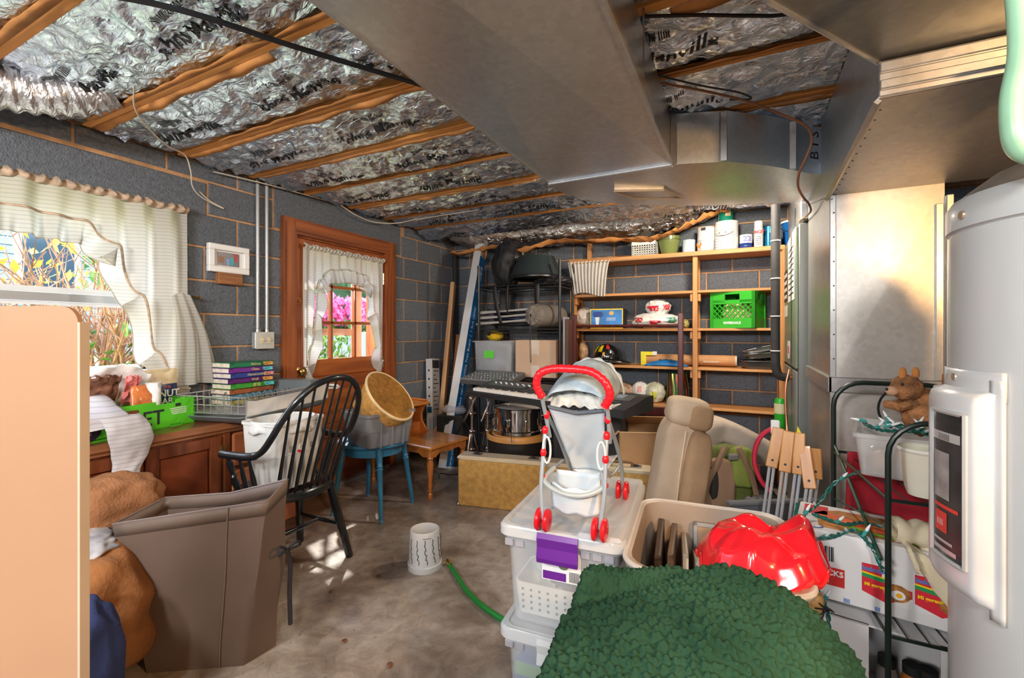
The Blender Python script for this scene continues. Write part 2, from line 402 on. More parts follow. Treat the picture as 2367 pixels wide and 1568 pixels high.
# ================================================================ ceiling: deck, joists, foil insulation
g = G(); g.box(-3.1,-2.6,2.44, 2.3,4.5,2.50); ce = S('ceiling', g, WOOD('deck_wood',(.12,.06,.03),(.26,.15,.07),1,6,.8), 'open ceiling of wood joists with silver foil insulation', 'ceiling')
JZ = 2.215
JY = [.62+.4125*k for k in range(-7, 9)]
jm = None
for y in JY:
    g = G(); g.cb(-2.83,-.019,JZ, 2.0,.019,2.44,.003)
    o = obj('joist', g, mJOIST, ce); o.location = (0,y,0)
def foil_z(x, y, b):     # underside of the foil in bay b (between JY[b] and JY[b+1])
    s = (y-JY[b])/.4125
    e = max(0., math.sin(PI*min(max(s,0),1)))**.6
    q = x*.9+b*3.1
    big = nz(q*1.3, y*3.0, b*2.0)*.030 + nz(x*3.2+y*4.+b, y*6-x*1.5, b+5.)*.020
    rid = (1-abs(nz(x*6.0+y*9.0, y*15-x*4.0, b*1.3+2)))**3*.022 + (1-abs(nz(x*13-y*15, y*22+x*7, b*.7+9)))**3*.010
    sag = .030
    if b == len(JY)-2: sag = .075+.05*max(0,nz(x*1.1,.4,3.))
    if y > 3.93: sag = .13
    return JZ + .030 - e*(sag + big + rid*1.25 - .014)
def foil(b, x0=-2.82, x1=1.98, y0=None, y1=None, mat=None):
    y0 = JY[b]+.019 if y0 is None else y0; y1 = JY[b+1]-.019 if y1 is None else y1
    nx = int((x1-x0)/.0135); ny = 30
    g = G(); g.grid(nx, ny, lambda u,v: (x0+(x1-x0)*u, y0+(y1-y0)*v, foil_z(x0+(x1-x0)*u, y0+(y1-y0)*v, b)))
    o = obj('insulation_batt', g, mat or mFOIL, ce, smooth=True, ang=180)
    return o
BY = {}
for b in range(5, len(JY)-1):
    BY[b] = foil(b)
    o = BY[b]; o['label'] = 'wrinkled silver foil facing between two joists'
for b in range(0, 5):
    g = G(); g.box(-2.82,JY[b]+.02,JZ+.0, 1.98,JY[b+1]-.02,JZ+.03); obj('insulation_batt', g, mFOIL, ce)
# last bay by the shelf wall: foil hangs in a loose bulge
yl = JY[-1]+.019
def lastf(u, v):
    x = -2.75+3.35*u; y = yl+(YB-.04-yl)*v
    dr = .17+.05*nz(x*1.6,2.,1.)+.03*nz(x*4,1,4)
    f = math.sin(PI*min(v*.80,1))**.8
    wr = (1-abs(nz(x*7, y*11+x*3, 4.)))**3*.035+(1-abs(nz(x*15-y*9, y*19, 7.)))**3*.018
    return (x, y-.25*f*(1-v)*.3, JZ+.02-f*(dr*.8+wr)*max(.06,min(1,(.80-u)*7+.1))*min(1,u*9+.3))
g = G(); g.grid(260, 34, lastf); o = obj('insulation_batt', g, mFOIL2, ce, smooth=True, ang=180); o['label'] = 'loose foil bulging down above the shelves'
def edge_strip(x0, x1, y, w_, zz, seed, nx=60):
    def fn(u, v):
        x = x0+(x1-x0)*u; ww = w_*(.6+.5*abs(nz(x*5,seed)))*(1 if v else 0)
        return (x, y+ww, zz-abs(ww)*.25+.018*nz(x*6,seed+v*2.)*v)
    g = G(); g.grid(nx, 2, fn); return g
for k,(x0,x1,b,w_,sd) in enumerate([(-2.75,-1.0,7,-.06,1),(-2.8,-1.5,8,.05,2),(-2.7,-.9,8,-.05,3),(-2.8,-1.0,9,.045,4),(-2.4,-1.0,9,-.05,5),(-2.75,-1.0,10,.03,6),
        (-2.8,-1.1,11,-.03,7),(-.2,.6,9,.05,8),(-.3,.5,10,-.045,9),(-.3,.45,11,.035,10),(-2.75,-1.2,12,.03,11),(-2.7,-1.3,13,-.03,12)]):
    obj('kraft_flange', edge_strip(x0,x1,JY[b]+(.015 if w_>0 else -.015),w_,JZ-.003,sd), mKRAFT, ce, smooth=True, solid=.002)
# torn kraft edge of the hanging foil over the shelves
pts = [(-2.72,3.97,2.02),(-2.45,3.99,2.035),(-2.2,3.95,2.05),(-1.9,3.98,2.00),(-1.6,3.97,2.05),(-1.3,3.98,2.03),(-1.0,3.97,2.01),(-.7,3.98,2.00),(-.52,3.97,2.03),(-.36,3.98,2.10),(-.2,4.0,2.165),(-.05,4.0,2.20)]
sp = spline(pts, 6)
g = G(); g.grid(len(sp), 3, lambda u,v: (sp[int(round(u*(len(sp)-1)))].x, sp[int(round(u*(len(sp)-1)))].y-.05+.06*v, sp[int(round(u*(len(sp)-1)))].z+.025-.028*v+.035*nz(u*40,v*3)))
obj('kraft_flange', g, mKRAFT, ce, smooth=True, solid=.002)
# print on the foil
def foil_print(body, size, x, y, b, rot, shear=0., dz=.004):
    me = text_mesh(body, size, Matrix.Translation((x,y,0)) @ Matrix.Rotation(rot,4,'Z') @ Matrix.Diagonal((1,-1,1,1)), ext=0., shear=shear, bold=.0012)
    bm = bmesh.new(); bm.from_mesh(me)
    xs = [v.co.x for v in bm.verts]; ys = [v.co.y for v in bm.verts]
    for ax, lo, hi in ((0,min(xs),max(xs)),(1,min(ys),max(ys))):
        q = math.ceil(lo/.022)*.022
        while q < hi:
            co = [0,0,0]; no_ = [0,0,0]; co[ax] = q; no_[ax] = 1
            bmesh.ops.bisect_plane(bm, geom=bm.verts[:]+bm.edges[:]+bm.faces[:], plane_co=co, plane_no=no_); q += .022
    for v in bm.verts: v.co.z = foil_z(v.co.x, min(max(v.co.y, JY[b]+.02), JY[b+1]-.02), b)-dz
    bm.to_mesh(me); bm.free()
    obj('foil_lettering', me, mINK, BY[b], )
random.seed(3)
for b, y in [(b, JY[b]+.2) for b in range(6, len(JY)-1)]:
    x = -2.55+random.random()*.3; k = 0
    while x < .75:
        if -1.15 < x < -.35: x = -.32
        if x < -.3:
            foil_print('Johns Manville', .085, x, y+.045, b, 0, .25)
            foil_print('|||| |||||| ||| |||||', .03, x+.02, y-.05, b, 0)
        else:
            foil_print('Johns', .10, x, y+.02, b, PI/2); foil_print('Manville', .075, x+.14, y, b, PI/2); foil_print('||||| ||||', .03, x+.24, y, b, PI/2)
        x += .78 if x < -.3 else .36
# ================================================================ window
mWFR = M('window_frame', (.70,.72,.74), .35, var=.03); mALU = M('window_rail', (.52,.55,.57), .3, .6, var=.05)
g = G(); xw0, xw1 = -3.06, -2.93
g.box(xw0,WY0,WZ0, xw1,WY0+.04,WZ1); g.box(xw0,WY1-.055,WZ0, xw1,WY1,WZ1); g.box(xw0,WY0,WZ1-.04, xw1,WY1,WZ1); g.box(xw0,WY0,WZ0, xw1+.03,WY1,WZ0+.03)
g.box(xw0+.02,.62,WZ0, xw1-.03,.66,WZ1)
wi = S('window_1', g, mWFR, 'white framed basement window behind cream ruffled curtain', 'window')
for y0, y1 in ((WY0+.04,.62),(.66,WY1-.055)):
    g = G(); g.cb(-3.02,y0,1.365, -2.965,y1,1.412,.004); obj('meeting_rail', g, mALU, wi)
    for z0, z1, xx in ((WZ0+.03,1.365,-2.985),(1.412,WZ1-.04,-3.015)):
        g = G(); t = .028
        g.box(xx-.012,y0,z0,xx+.012,y0+t,z1); g.box(xx-.012,y1-t,z0,xx+.012,y1,z1); g.box(xx-.012,y0,z0,xx+.012,y1,z0+t); g.box(xx-.012,y0,z1-t*.5,xx+.012,y1,z1)
        sa = obj('sash', g, mWFR, wi)
        g = G(); g.box(xx-.002,y0+t,z0+t,xx+.002,y1-t,z1-t*.5); obj('pane', g, mGLASS, sa)
def swag(root, y0, y1, zt, low, mat, hem, x0, amp, n, ruf_w, ruf=True, header=.05, nu=150, flare=0., mats=None):
    # low(s) is the lower edge; the ruffle is gathered along it
    def base(s, v):
        zl = low(s); z = zt-(zt-zl)*v
        k = .35+.65*min(1,(zt-z)*4)
        x = x0 + amp*k*math.sin(n*2*PI*s+.8*math.sin(9*s)) + .35*amp*math.sin(n*5.3*s+z*3)
        ee = (s-.5)*2; y = y0+(y1-y0)*s + math.copysign(flare*max(0,abs(ee)-.75)*4*v**2, ee)
        return (x, y, z)
    g = G(); g.grid(nu, 22, base); obj('panel', g, mat, root, smooth=True, ang=180, world=True)
    g = G(); g.grid(nu*2, 6, lambda u,v: (x0+.012*math.sin(u*PI*2*n*2.3)+(.028*math.sin(PI*v)), y0+(y1-y0)*u, zt-.012+header*v*.8+.006*math.sin(u*n*19)*v))
    obj('rod_pocket', g, mats or mat, root, smooth=True, ang=180, world=True)
    if ruf:
        def rf(u, v):
            x, y, z = base(u, 1.); d = .004; xa, ya, za = base(max(0,u-d),1.); xb, yb, zb = base(min(1,u+d),1.)
            t = Vector((0,yb-ya,zb-za)); t.normalize(); nn = Vector((0,-t.z,t.y))
            if abs(t.y) < .3: pass
            if nn.z > 0: nn = -nn
            if u < .5 and nn.y < 0 and abs(t.z) > abs(t.y): nn = -nn
            wv = .022*math.sin(u*n*2*PI*1.6)*(.2+v)
            w2 = ruf_w*v
            return (x+.015+wv, y+nn.y*w2*.8, z+nn.z*w2)
        g = G(); g.grid(nu*2, 7, rf); ro = obj('ruffle', g, mat, root, smooth=True, ang=180, world=True)
        g = G(); pts = [rf(i/220, 1.) for i in range(221)]; g.tube(pts, .0022, 5); obj('hem', g, hem, ro, smooth=True, world=True)
        g = G(); pts = [Vector(base(i/220,1.))+Vector((.019,0,0)) for i in range(221)]; g.tube(pts, .006, 6); obj('gathering', g, mats or mat, ro, smooth=True, world=True)
def lerp_tab(tab, s):
    for (a,va),(b_,vb) in zip(tab, tab[1:]):
        if s <= b_:
            t = (s-a)/(b_-a) if b_ > a else 0; t = t*t*(3-2*t); return va+(vb-va)*t
    return tab[-1][1]
def curtain_mat(name, col, line, tl):
    m, n, l, b = _new(name); tc = n.new('ShaderNodeTexCoord'); last = None
    for ax in ('Y','Z'):
        wv = n.new('ShaderNodeTexWave'); wv.wave_type = 'BANDS'; wv.bands_direction = ax; wv.inputs['Scale'].default_value = 17.; wv.inputs['Distortion'].default_value = .6
        l.new(tc.outputs['Object'], wv.inputs['Vector']); ra = n.new('ShaderNodeValToRGB'); ra.color_ramp.elements[0].position = .04; ra.color_ramp.elements[1].position = .14
        ra.color_ramp.elements[0].color = (*(line if ax == 'Z' else col),1); ra.color_ramp.elements[1].color = (*col,1); l.new(wv.outputs['Fac'], ra.inputs[0])
        if last is None: last = ra.outputs[0]
        else:
            mx = n.new('ShaderNodeMixRGB'); mx.blend_type = 'DARKEN'; mx.inputs[0].default_value = 1.; l.new(last, mx.inputs[1]); l.new(ra.outputs[0], mx.inputs[2]); last = mx.outputs[0]
    l.new(last, b.inputs['Base Color']); b.inputs['Roughness'].default_value = .85; b.inputs['Specular IOR Level'].default_value = .2
    t = n.new('ShaderNodeBsdfTranslucent'); l.new(last, t.inputs[0]); mx = n.new('ShaderNodeMixShader'); mx.inputs[0].default_value = tl
    l.new(b.outputs[0], mx.inputs[1]); l.new(t.outputs[0], mx.inputs[2]); l.new(mx.outputs[0], n['Material Output'].inputs[0]); _M[name] = m; return m
mCURT = curtain_mat('curtain_cream', (.66,.65,.60), (.52,.51,.47), .45)
mHEM = M('curtain_stitch', (.42,.38,.30), .8)
mROD = M('curtain_gather', (.48,.36,.26), .9, var=.3, vs=40)
cu = T('window_curtain', 'cream ruffled swag curtain with tied side over the big window', 'curtain', (-2.84,.70,.90))
half = [(0,.90),(.045,.905),(.10,1.12),(.155,1.42),(.22,1.66),(.30,1.755),(.5,1.775)]
swag(cu, -.08, 1.48, 1.905, lambda s: lerp_tab(half, s if s < .5 else 1-s), mCURT, mHEM, -2.830, .026, 13, .115, flare=.0, mats=mROD)
# tied-back side tail that flares to the right below its peg
def tail(u, v):
    w0 = .10+.17*v**1.1; z = 1.42-.515*v
    return (-2.80+.02*math.sin(u*16+v*2)*(.3+v), 1.385+.02*v+w0*u+.02*math.sin(v*4), z+.02*math.sin(u*3))
g = G(); g.grid(40, 26, tail); obj('tail', g, mCURT, cu, smooth=True, ang=180, world=True)
g = G(); g.tube([(-2.87,1.52,1.425),(-2.80,1.535,1.42)], .008, 8); obj('tieback_peg', g, mBRASS, cu, world=True)
g = G(); g.tube([(-2.835,-.12,1.905),(-2.835,1.485,1.905)], .007, 8); obj('rod', g, mBRASS, cu, world=True)
# ================================================================ door
g = G(); xo = -2.852
g.box(-2.90,2.105,0, xo,2.215,2.035); g.box(-2.90,3.145,0, xo,3.255,2.035)
for a in (2.125,3.165): g.box(xo,a,0, xo+.008,a+.07,2.0)
d1 = S('door_1', g, mTRIMV, 'orange brown wooden door with nine lites and white curtain', 'door')
g = G(); g.box(-2.90,2.215,1.925, xo,3.145,2.035); g.box(xo,2.197,1.945,xo+.008,3.163,2.015); obj('head_casing', g, mTRIM, d1)
g = G(); g.box(-3.1,2.20,0,-2.90,2.225,1.94); g.box(-3.1,3.135,0,-2.90,3.16,1.94); g.box(-3.1,2.2,1.915,-2.90,3.16,1.94); obj('jamb', g, mTRIMV, d1)
gy = [2.325,2.571,2.817,3.063]; gz = [1.01,1.295,1.58,1.865]
g = G(); x0, x1 = -2.945, -2.905
g.cb(x0,2.228,.03,x1,gy[0],1.912,.003); g.cb(x0,gy[3],.03,x1,3.132,1.912,.003)
sl = obj('leaf_stiles', g, mDOORV, d1)
g = G(); g.cb(x0,gy[0],.03,x1,gy[3],.26,.003); g.cb(x0,gy[0],.88,x1,gy[3],gz[0],.003); g.cb(x0,gy[0],gz[3],x1,gy[3],1.912,.003); g.cb(x0,gy[0],.50,x1,gy[3],.60,.003)
obj('leaf_rails', g, mDOOR, d1)
g = G(); g.box(x0+.012,gy[0],.26,x1-.012,gy[3],.50); g.box(x0+.012,gy[0],.60,x1-.012,gy[3],.88); obj('leaf_panel', g, mDOOR, d1)
for y in gy[1:3]:
    g = G(); g.cb(x0,y-.012,gz[0],x1,y+.012,gz[3],.004); obj('muntin', g, mDOORV, d1)
for z in gz[1:3]:
    g = G(); g.cb(x0,gy[0],z-.012,x1,gy[3],z+.012,.004); obj('muntin', g, mDOOR, d1)
for i in range(3):
    for j in range(3):
        g = G(); g.box(x0+.018,gy[i],gz[j],x0+.022,gy[i+1],gz[j+1]); obj('pane', g, mGLASS, d1)
def rx(loc): return Matrix.Translation(loc) @ Matrix.Rotation(PI/2,4,'Y')
g = G(); g.lathe([(.032,0),(.032,.006),(.012,.012),(.012,.03),(.022,.036),(.031,.05),(.030,.062),(.018,.072),(0,.073)],20, rx((x1,2.262,.93))); obj('knob', g, mBRASS, d1, smooth=True)
g = G(); g.lathe([(.028,0),(.026,.012),(.014,.014),(.013,.024),(0,.025)],18, rx((x1,2.258,1.45))); obj('deadbolt', g, mDOORV, d1, smooth=True)
g = G(); g.box(x1,2.254,1.44, x1+.036,2.262,1.46); obj('thumb_turn', g, mBRASS, d1)
for z in (.25,.95,1.70):
    g = G(); g.tube([(x1+.008,3.138,z-.05),(x1+.008,3.138,z+.05)], .008, 8); g.box(x1-.001,3.10,z-.045,x1+.003,3.136,z+.045); obj('hinge', g, mBRASS, d1)
g = G(); g.box(-3.1,2.2,0,-2.84,3.16,.028); obj('threshold', g, mALU, d1)
mCW = curtain_mat('curtain_white', (.70,.70,.68), (.58,.58,.57), .4)
dc = T('door_curtain', 'white ruffled swag curtain hanging over the door glass', 'curtain', (-2.89,2.7,.96))
hd = [(0,.965),(.04,.975),(.075,1.12),(.105,1.38),(.17,1.62),(.28,1.705),(.5,1.725)]
swag(dc, 2.285, 3.105, 1.845, lambda s: lerp_tab(hd, s if s < .5 else 1-s), mCW, mHEM, -2.876, .014, 11, .105, nu=130, mats=M('curtain_gather_grey',(.55,.53,.48),.9,var=.3,vs=60))
# ================================================================ outside
mGRASS = M('lawn', (.20,.26,.08), .9, var=.5, vs=9, bump=.5, bs=30)
g = G(); g.grid(30, 30, lambda u,v: (-3.1-26*u, -10+32*v, .72+.05*nz(u*9,v*9)+u*1.2*0)); S('ground', g, mGRASS, 'sunny green lawn outside the window', 'lawn', smooth=True)
mLEAF = M('leaf_green', (.06,.16,.02), .5, var=.6, vs=20); mLEAFY = M('leaf_yellow', (.85,.55,.04), .6, var=.4, vs=8, tl=.3)
mTWIG = M('twig', (.26,.15,.09), .85, var=.5, vs=10); mPINK = M('pink_blossom', (.85,.12,.30), .6, var=.3, vs=9)
def leaves(name, parent, mat, n, fn, size, seed):
    random.seed(seed); g = G()
    for i in range(n):
        p = fn(); a = size*(.6+.8*random.random())
        Xm = Matrix.Translation(p) @ Euler([random.uniform(0,6.3) for _ in range(3)]).to_matrix().to_4x4()
        g.add([(-a,0,0),(0,-a*.5,a*.1),(a,0,0),(0,a*.5,a*.1)], [(0,1,2),(0,2,3)], Xm)
    o = obj(name, g, mat, parent); o['kind'] = 'stuff'; return o
def shrub(loc, n, h, sp, label, seed, r0=.009, lv=()):
    random.seed(seed); t = T('bare_shrub', label, 'shrub', loc); g = G()
    for i in range(n):
        a = random.uniform(0,2*PI); k = random.random()**.7; hh = h*random.uniform(.5,1.1)
        p = [Vector((.15*random.uniform(-1,1),.15*random.uniform(-1,1),0))]
        d = Vector((math.cos(a)*sp*k, math.sin(a)*sp*k, 1.)).normalized()
        for s in range(6):
            d = (d+Vector([random.uniform(-.22,.22) for _ in range(3)])).normalized(); p.append(p[-1]+d*hh/6)
        g.tube(p, [r0*(1-.13*q) for q in range(7)], 4)
        for q in range(2,6):
            e = p[q]; d2 = (d+Vector([random.uniform(-.9,.9) for _ in range(3)])).normalized()
            g.tube([e, e+d2*hh*.13, e+d2*hh*.25+Vector((0,0,.04))], [r0*.5,r0*.4,r0*.2], 3)
    o = obj('stems', g, mTWIG, t); o['kind'] = 'stuff'
    for (nm, mt, nn, sz, f) in lv: leaves(nm, t, mt, nn, f, sz, seed+1)
    return t
rn = random.uniform
shrub((-4.15,1.62,.70), 70, 1.5, .75, 'leggy bare shrub with tan stems just outside the window', 5, .010,
    [('leaves', mLEAF, 420, .045, lambda: (rn(-.7,.6),rn(-.8,.7),rn(.05,.55)))])
shrub((-4.9,.95,.70), 60, 1.7, .9, 'tangled bare shrub with yellow leaves beyond the window', 9, .009,
    [('leaves', mLEAFY, 260, .05, lambda: (rn(-.8,.8),rn(-.8,.8),rn(.9,1.9)))])
shrub((-5.4,2.6,.70), 50, 1.4, .8, 'bare shrub beyond the window with reddish stems', 12, .009,
    [('leaves', M('leaf_lime',(.35,.45,.05),.6,var=.5,tl=.3), 240, .05, lambda: (rn(-.8,.8),rn(-.8,.8),rn(.2,1.3)))])
hs = T('neighbour_house', 'blue grey clapboard house seen through the window', 'house', (-13.,3.,.72))
g = G(); g.box(-.5,-7,0,0,4.4,4.2); obj('wall', g, M('siding_blue',(.30,.40,.52),.6), hs)
cb_ = G(); cb_.cb(0,-7,0,.04,4.4,.155,.006); bme = obj('clapboard', cb_, _M['siding_blue'], hs).data
for k in range(1,24): rep('clapboard', bme, hs, Matrix.Translation((0,0,k*.172)))
for y in (-3.,.6):
    g = G(); g.box(.04,y,1.2,.09,y+1.0,2.6); wf = obj('window', g, mWHITE, hs)
    g = G(); g.box(.09,y+.1,1.3,.095,y+.9,2.5); obj('pane', g, M('dark_glass',(.05,.07,.10),.1), wf)
# beyond the door: hedge, blossoms, fence, storm door
hg = T('hedge', 'dense green hedge seen through the door panes', 'hedge', (-7.6,6.4,.72))
leaves('foliage', hg, M('leaf_hedge',(.08,.22,.05),.6,var=.6,tl=.2), 5200, lambda: (rn(-.7,.7),rn(-3.5,3.2),rn(1.0,3.2)), .10, 21)
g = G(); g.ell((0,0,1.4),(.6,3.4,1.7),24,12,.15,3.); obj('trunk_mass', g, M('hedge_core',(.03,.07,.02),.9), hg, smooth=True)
az = T('azalea_bush', 'bright pink flowering bush seen through the door panes', 'bush', (-6.4,5.4,.72))
leaves('blossom', az, mPINK, 2600, lambda: (rn(-.35,.35),rn(-2.0,2.2),rn(.62,1.12)), .06, 22)
leaves('foliage', az, mLEAF, 1500, lambda: (rn(-.4,.4),rn(-2.0,2.2),rn(0,.7)), .07, 23)
sd = T('storm_door', 'white storm door frame outside the wooden door', 'door', (-3.16,2.68,0))
g = G(); g.box(-.03,-.46,.02,0,-.38,1.94); g.box(-.03,.36,.02,0,.46,1.94); obj('stile', g, mWHITE, sd)
g = G(); g.box(-.03,-.38,1.19,0,.36,1.25); g.box(-.03,-.38,1.86,0,.36,1.94); g.box(-.03,-.38,.02,0,.36,.25); obj('rail', g, mWHITE, sd)
fe = T('board_fence', 'weathered grey board fence outside the door', 'fence', (-4.9,3.9,.40))
pb = G(); pb.cb(-.015,0,0,.015,.14,.82,.004); fm = obj('board', pb, WOOD('fence_wood',(.20,.22,.24),(.42,.43,.44),2,9,.8), fe).data
for k in range(-9,16):
    if k: rep('board', fm, fe, Matrix.Translation((0,k*.15,.02*nz(k*1.3,0))))
shrub((-4.35,3.75,.45), 30, .8, .4, 'small dark green bush in front of the grey fence', 31, .006,
    [('leaves', mLEAF, 500, .04, lambda: (rn(-.25,.25),rn(-.3,.3),rn(.0,.75)))])
# ================================================================ lamps: warm bulb by the heater, the rest added as fill
def bulb_lamp(loc, label, watts, col, r=.05):
    t = T('lamp_or_fill_bulb', label, 'lamp', loc)
    g = G(); g.lathe([(.06,.16),(.06,.13),(.045,.10),(.022,.06),(.020,.03)],20); obj('socket', g, M('porcelain',(.8,.8,.78),.3), t, smooth=True)
    g = G(); g.lathe([(0,-.06),(.018,-.055),(.030,-.03),(.028,-.005),(.016,.03)],18); obj('glass_bulb', g, M('bulb_'+label[:5],col,.3,emit=6.,var=0), t, smooth=True)
    d = bpy.data.lights.new('bulb_light','POINT'); d.energy = watts; d.color = col; d.shadow_soft_size = r
    o = bpy.data.objects.new('bulb_light', d); COL.objects.link(o); o.parent = t; o.location = (0,0,-.12)
bulb_lamp((-1.55,-.75,2.05), 'bare white bulb on the joists behind the tan board', 50, (1,.97,.93), .16)  # added fill light, out of view on the left
bulb_lamp((.45,-.8,2.05), 'bare white bulb on the joists under the return box', 55, (1,.97,.93), .16)  # added fill light, out of view on the right
bulb_lamp((-.55,-1.5,2.05), 'bare white bulb on the joists far behind the viewer', 135, (1,.97,.93), .16)  # strongest added fill, unseen, evens out the whole room
bulb_lamp((-.12,3.10,2.20), 'warm white bulb tucked behind the duct elbow', 34, (1,.86,.68), .08)  # unseen bulb added to brighten the shelves and back wall
bulb_lamp((1.0,.42,1.78), 'warm bare bulb hanging beside the water heater', 48, (1,.55,.20), .05)
# ================================================================ ducts
ZB = 1.97
dt = T('supply_duct', 'wide galvanised sheet metal supply duct crossing the ceiling overhead', 'duct', (-.58,.76,ZB))
XA, XD = -.865, -.29
g = G(); cz = ZB-.030; y0, y1 = -.61, 2.13
g.add([(XA,y0,ZB),(XD,y0,ZB),(XD,y1,ZB),(XA,y1,ZB),((XA+XD)/2,(y0+y1)/2,cz)], [(0,1,4),(1,2,4),(2,3,4),(3,0,4)])
obj('bottom_sheet', g, mGALV, dt, world=True)
g = G(); g.add([(XA,-2.39,ZB),(XD,-2.39,ZB),(XD,y0,ZB),(XA,y0,ZB),((XA+XD)/2,-1.5,cz)], [(0,1,4),(1,2,4),(2,3,4),(3,0,4)]); obj('bottom_sheet', g, mGALV, dt, world=True)
for nm, X_ in (('side_sheet',XA),('side_sheet',XD)):
    g = G(); s_ = 1 if X_ == XD else -1
    g.add([(X_,-2.39,ZB),(X_,2.13,ZB),(X_,2.13,2.205),(X_,-2.39,2.205)], [(0,1,2,3)]); obj(nm, g, mGALV2, dt, world=True, solid=.002)
g = G(); g.box(XD-.001,-2.39,ZB-.004,XD+.012,2.14,ZB+.012); g.box(XA-.008,-2.39,ZB-.003,XA+.002,2.13,ZB+.012); obj('corner_seam', g, mGALV, dt, world=True)
for y in (-.61, 2.135):
    g = G(); g.cb(XA-.01,y-.012,ZB-.010,XD+.01,y+.014,ZB+.002,.003); obj('drive_cleat', g, mGALV, dt, world=True)
# screw-hung strap on the right side of the trunk
g = G(); g.tube([(XD+.02,1.42,2.21),(XD+.02,1.42,2.0)], .0025, 5); obj('hanger_wire', g, mSTEEL, dt, world=True)
# elbow and cross run to the furnace
el = T('duct_elbow', 'galvanised duct elbow and cross run joining trunk to the furnace', 'duct', (-.1,2.6,ZB))
outer = [(-.865,2.14),(-.868,2.30),(-.80,2.47),(-.68,2.62),(-.48,2.77),(-.25,2.90),(.0,2.99),(.20,3.05),(.34,3.10),(.62,3.16)]
inner = [(-.29,2.14),(-.20,2.165),(-.10,2.20),(-.06,2.215)]
inner2 = [(-.06,2.215),(.10,2.35),(.22,2.48),(.34,2.60),(.62,2.70)]
op = [(p.x,p.y) for p in spline([(a,b_,0) for a,b_ in outer], 4)]
ip = inner[:-1]+[(p.x,p.y) for p in spline([(a,b_,0) for a,b_ in inner2], 4)]
def resample(P, n):
    L = [0]
    for a, b_ in zip(P, P[1:]): L.append(L[-1]+math.dist(a,b_))
    out = []
    for k in range(n):
        d = L[-1]*k/(n-1); i = max(j for j in range(len(L)) if L[j] <= d+1e-9); i = min(i, len(P)-2)
        t = (d-L[i])/(L[i+1]-L[i]); out.append((P[i][0]+(P[i+1][0]-P[i][0])*t, P[i][1]+(P[i+1][1]-P[i][1])*t))
    return out
o_, i_ = resample(op, 40), resample(ip, 40)
g = G(); g.grid(40, 6, lambda u,v: (i_[round(u*39)][0]*(1-v)+o_[round(u*39)][0]*v, i_[round(u*39)][1]*(1-v)+o_[round(u*39)][1]*v, ZB-.02*math.sin(PI*v)*min(1,u*3))); obj('bottom_sheet', g, mGALV, el, smooth=True, world=True)
g = G(); g.grid(len(ip), 2, lambda u,v: (*ip[round(u*(len(ip)-1))], ZB+.225*v)); obj('throat_sheet', g, mGALV, el, smooth=True, ang=25, world=True)
g = G(); g.grid(len(op), 2, lambda u,v: (*op[round(u*(len(op)-1))], ZB+.235*v)); obj('heel_sheet', g, mGALV, el, smooth=True, world=True)
for (x, y) in ((-.275,2.138),(-.075,2.208),(.205,2.462)):
    g = G(); g.cb(x-.014,y-.012,ZB+.0,x+.014,y+.002,2.19,.002); obj('standing_seam', g, mGALV2, el, world=True)
g = G(); P4 = [(-.588,2.319),(-.36,2.42),(-.29,2.60),(-.52,2.50)]
g.add([(x,y,ZB-.026) for x,y in P4]+[(x,y,ZB-.006) for x,y in P4], [(0,1,2,3),(4,5,6,7),(0,1,5,4),(1,2,6,5),(2,3,7,6),(3,0,4,7)]); pa = obj('patch_plate', g, mGALV2, el, world=True)
g = G(); g.tube([(x,y,ZB-.026) for x,y in P4], .006, 6, closed=True); obj('tape_edge', g, M('tape_tan',(.42,.33,.24),.6), pa, world=True)
# furnace supply plenum above the furnace
sp_ = T('supply_plenum', 'small galvanised plenum box on top of the furnace', 'duct', (.55,3.45,1.875))
g = G(); g.cb(.30,3.12,1.875,.86,3.95,2.20,.004); obj('box', g, mGALV2, sp_, world=True)
# ---------------------------------------------------------------- return duct: drop and overhead run
mGOLD = galv_mat('galvanised_return', (.52,.50,.47), .42, .05, .75)
rd = T('return_drop', 'tall galvanised return duct standing beside the furnace', 'duct', (.5,2.7,0))
RX0, RX1, RY0, RY1 = .335, .70, 2.34, 3.10
g = G(); g.add([(RX0,RY0,0),(RX1,RY0,0),(RX1,RY0,1.80),(RX0,RY0,1.80),((RX0+RX1)/2,RY0-.006,1.40),((RX0+RX1)/2,RY0-.006,.5),(RX0,RY0,1.0),(RX1,RY0,1.0)],
    [(6,7,4),(7,2,4),(2,3,4),(3,6,4),(0,1,5),(1,7,5),(7,6,5),(6,0,5)]); obj('front_sheet', g, mGOLD, rd, world=True)
g = G(); g.add([(RX0,RY0,0),(RX0,RY1,0),(RX0,RY1,1.95),(RX0,RY0,1.80),(RX0-.010,(RY0+RY1)/2,1.45),(RX0-.01,(RY0+RY1)/2,.5),(RX0,RY0,1.0),(RX0,RY1,1.0)],
    [(6,7,4),(7,2,4),(2,3,4),(3,6,4),(0,1,5),(1,7,5),(7,6,5),(6,0,5)]); obj('side_sheet', g, mGALV2, rd, world=True)
g = G(); g.add([(RX1,RY0,0),(RX1,RY1,0),(RX1,RY1,1.95),(RX1,RY0,1.80)], [(0,1,2,3)]); g.add([(RX0,RY1,0),(RX1,RY1,0),(RX1,RY1,1.95),(RX0,RY1,1.95)],[(0,1,2,3)]); obj('back_sheet', g, mGALV2, rd, world=True)
g = G(); g.cb(RX0-.006,RY0-.008,.0,RX0+.016,RY0+.006,1.80,.002); co = obj('corner_flange', g, mGALV2, rd, world=True)
sc_ = G(); sc_.lathe([(.0035,0),(.003,.002),(0,.0025)],8); sm = None
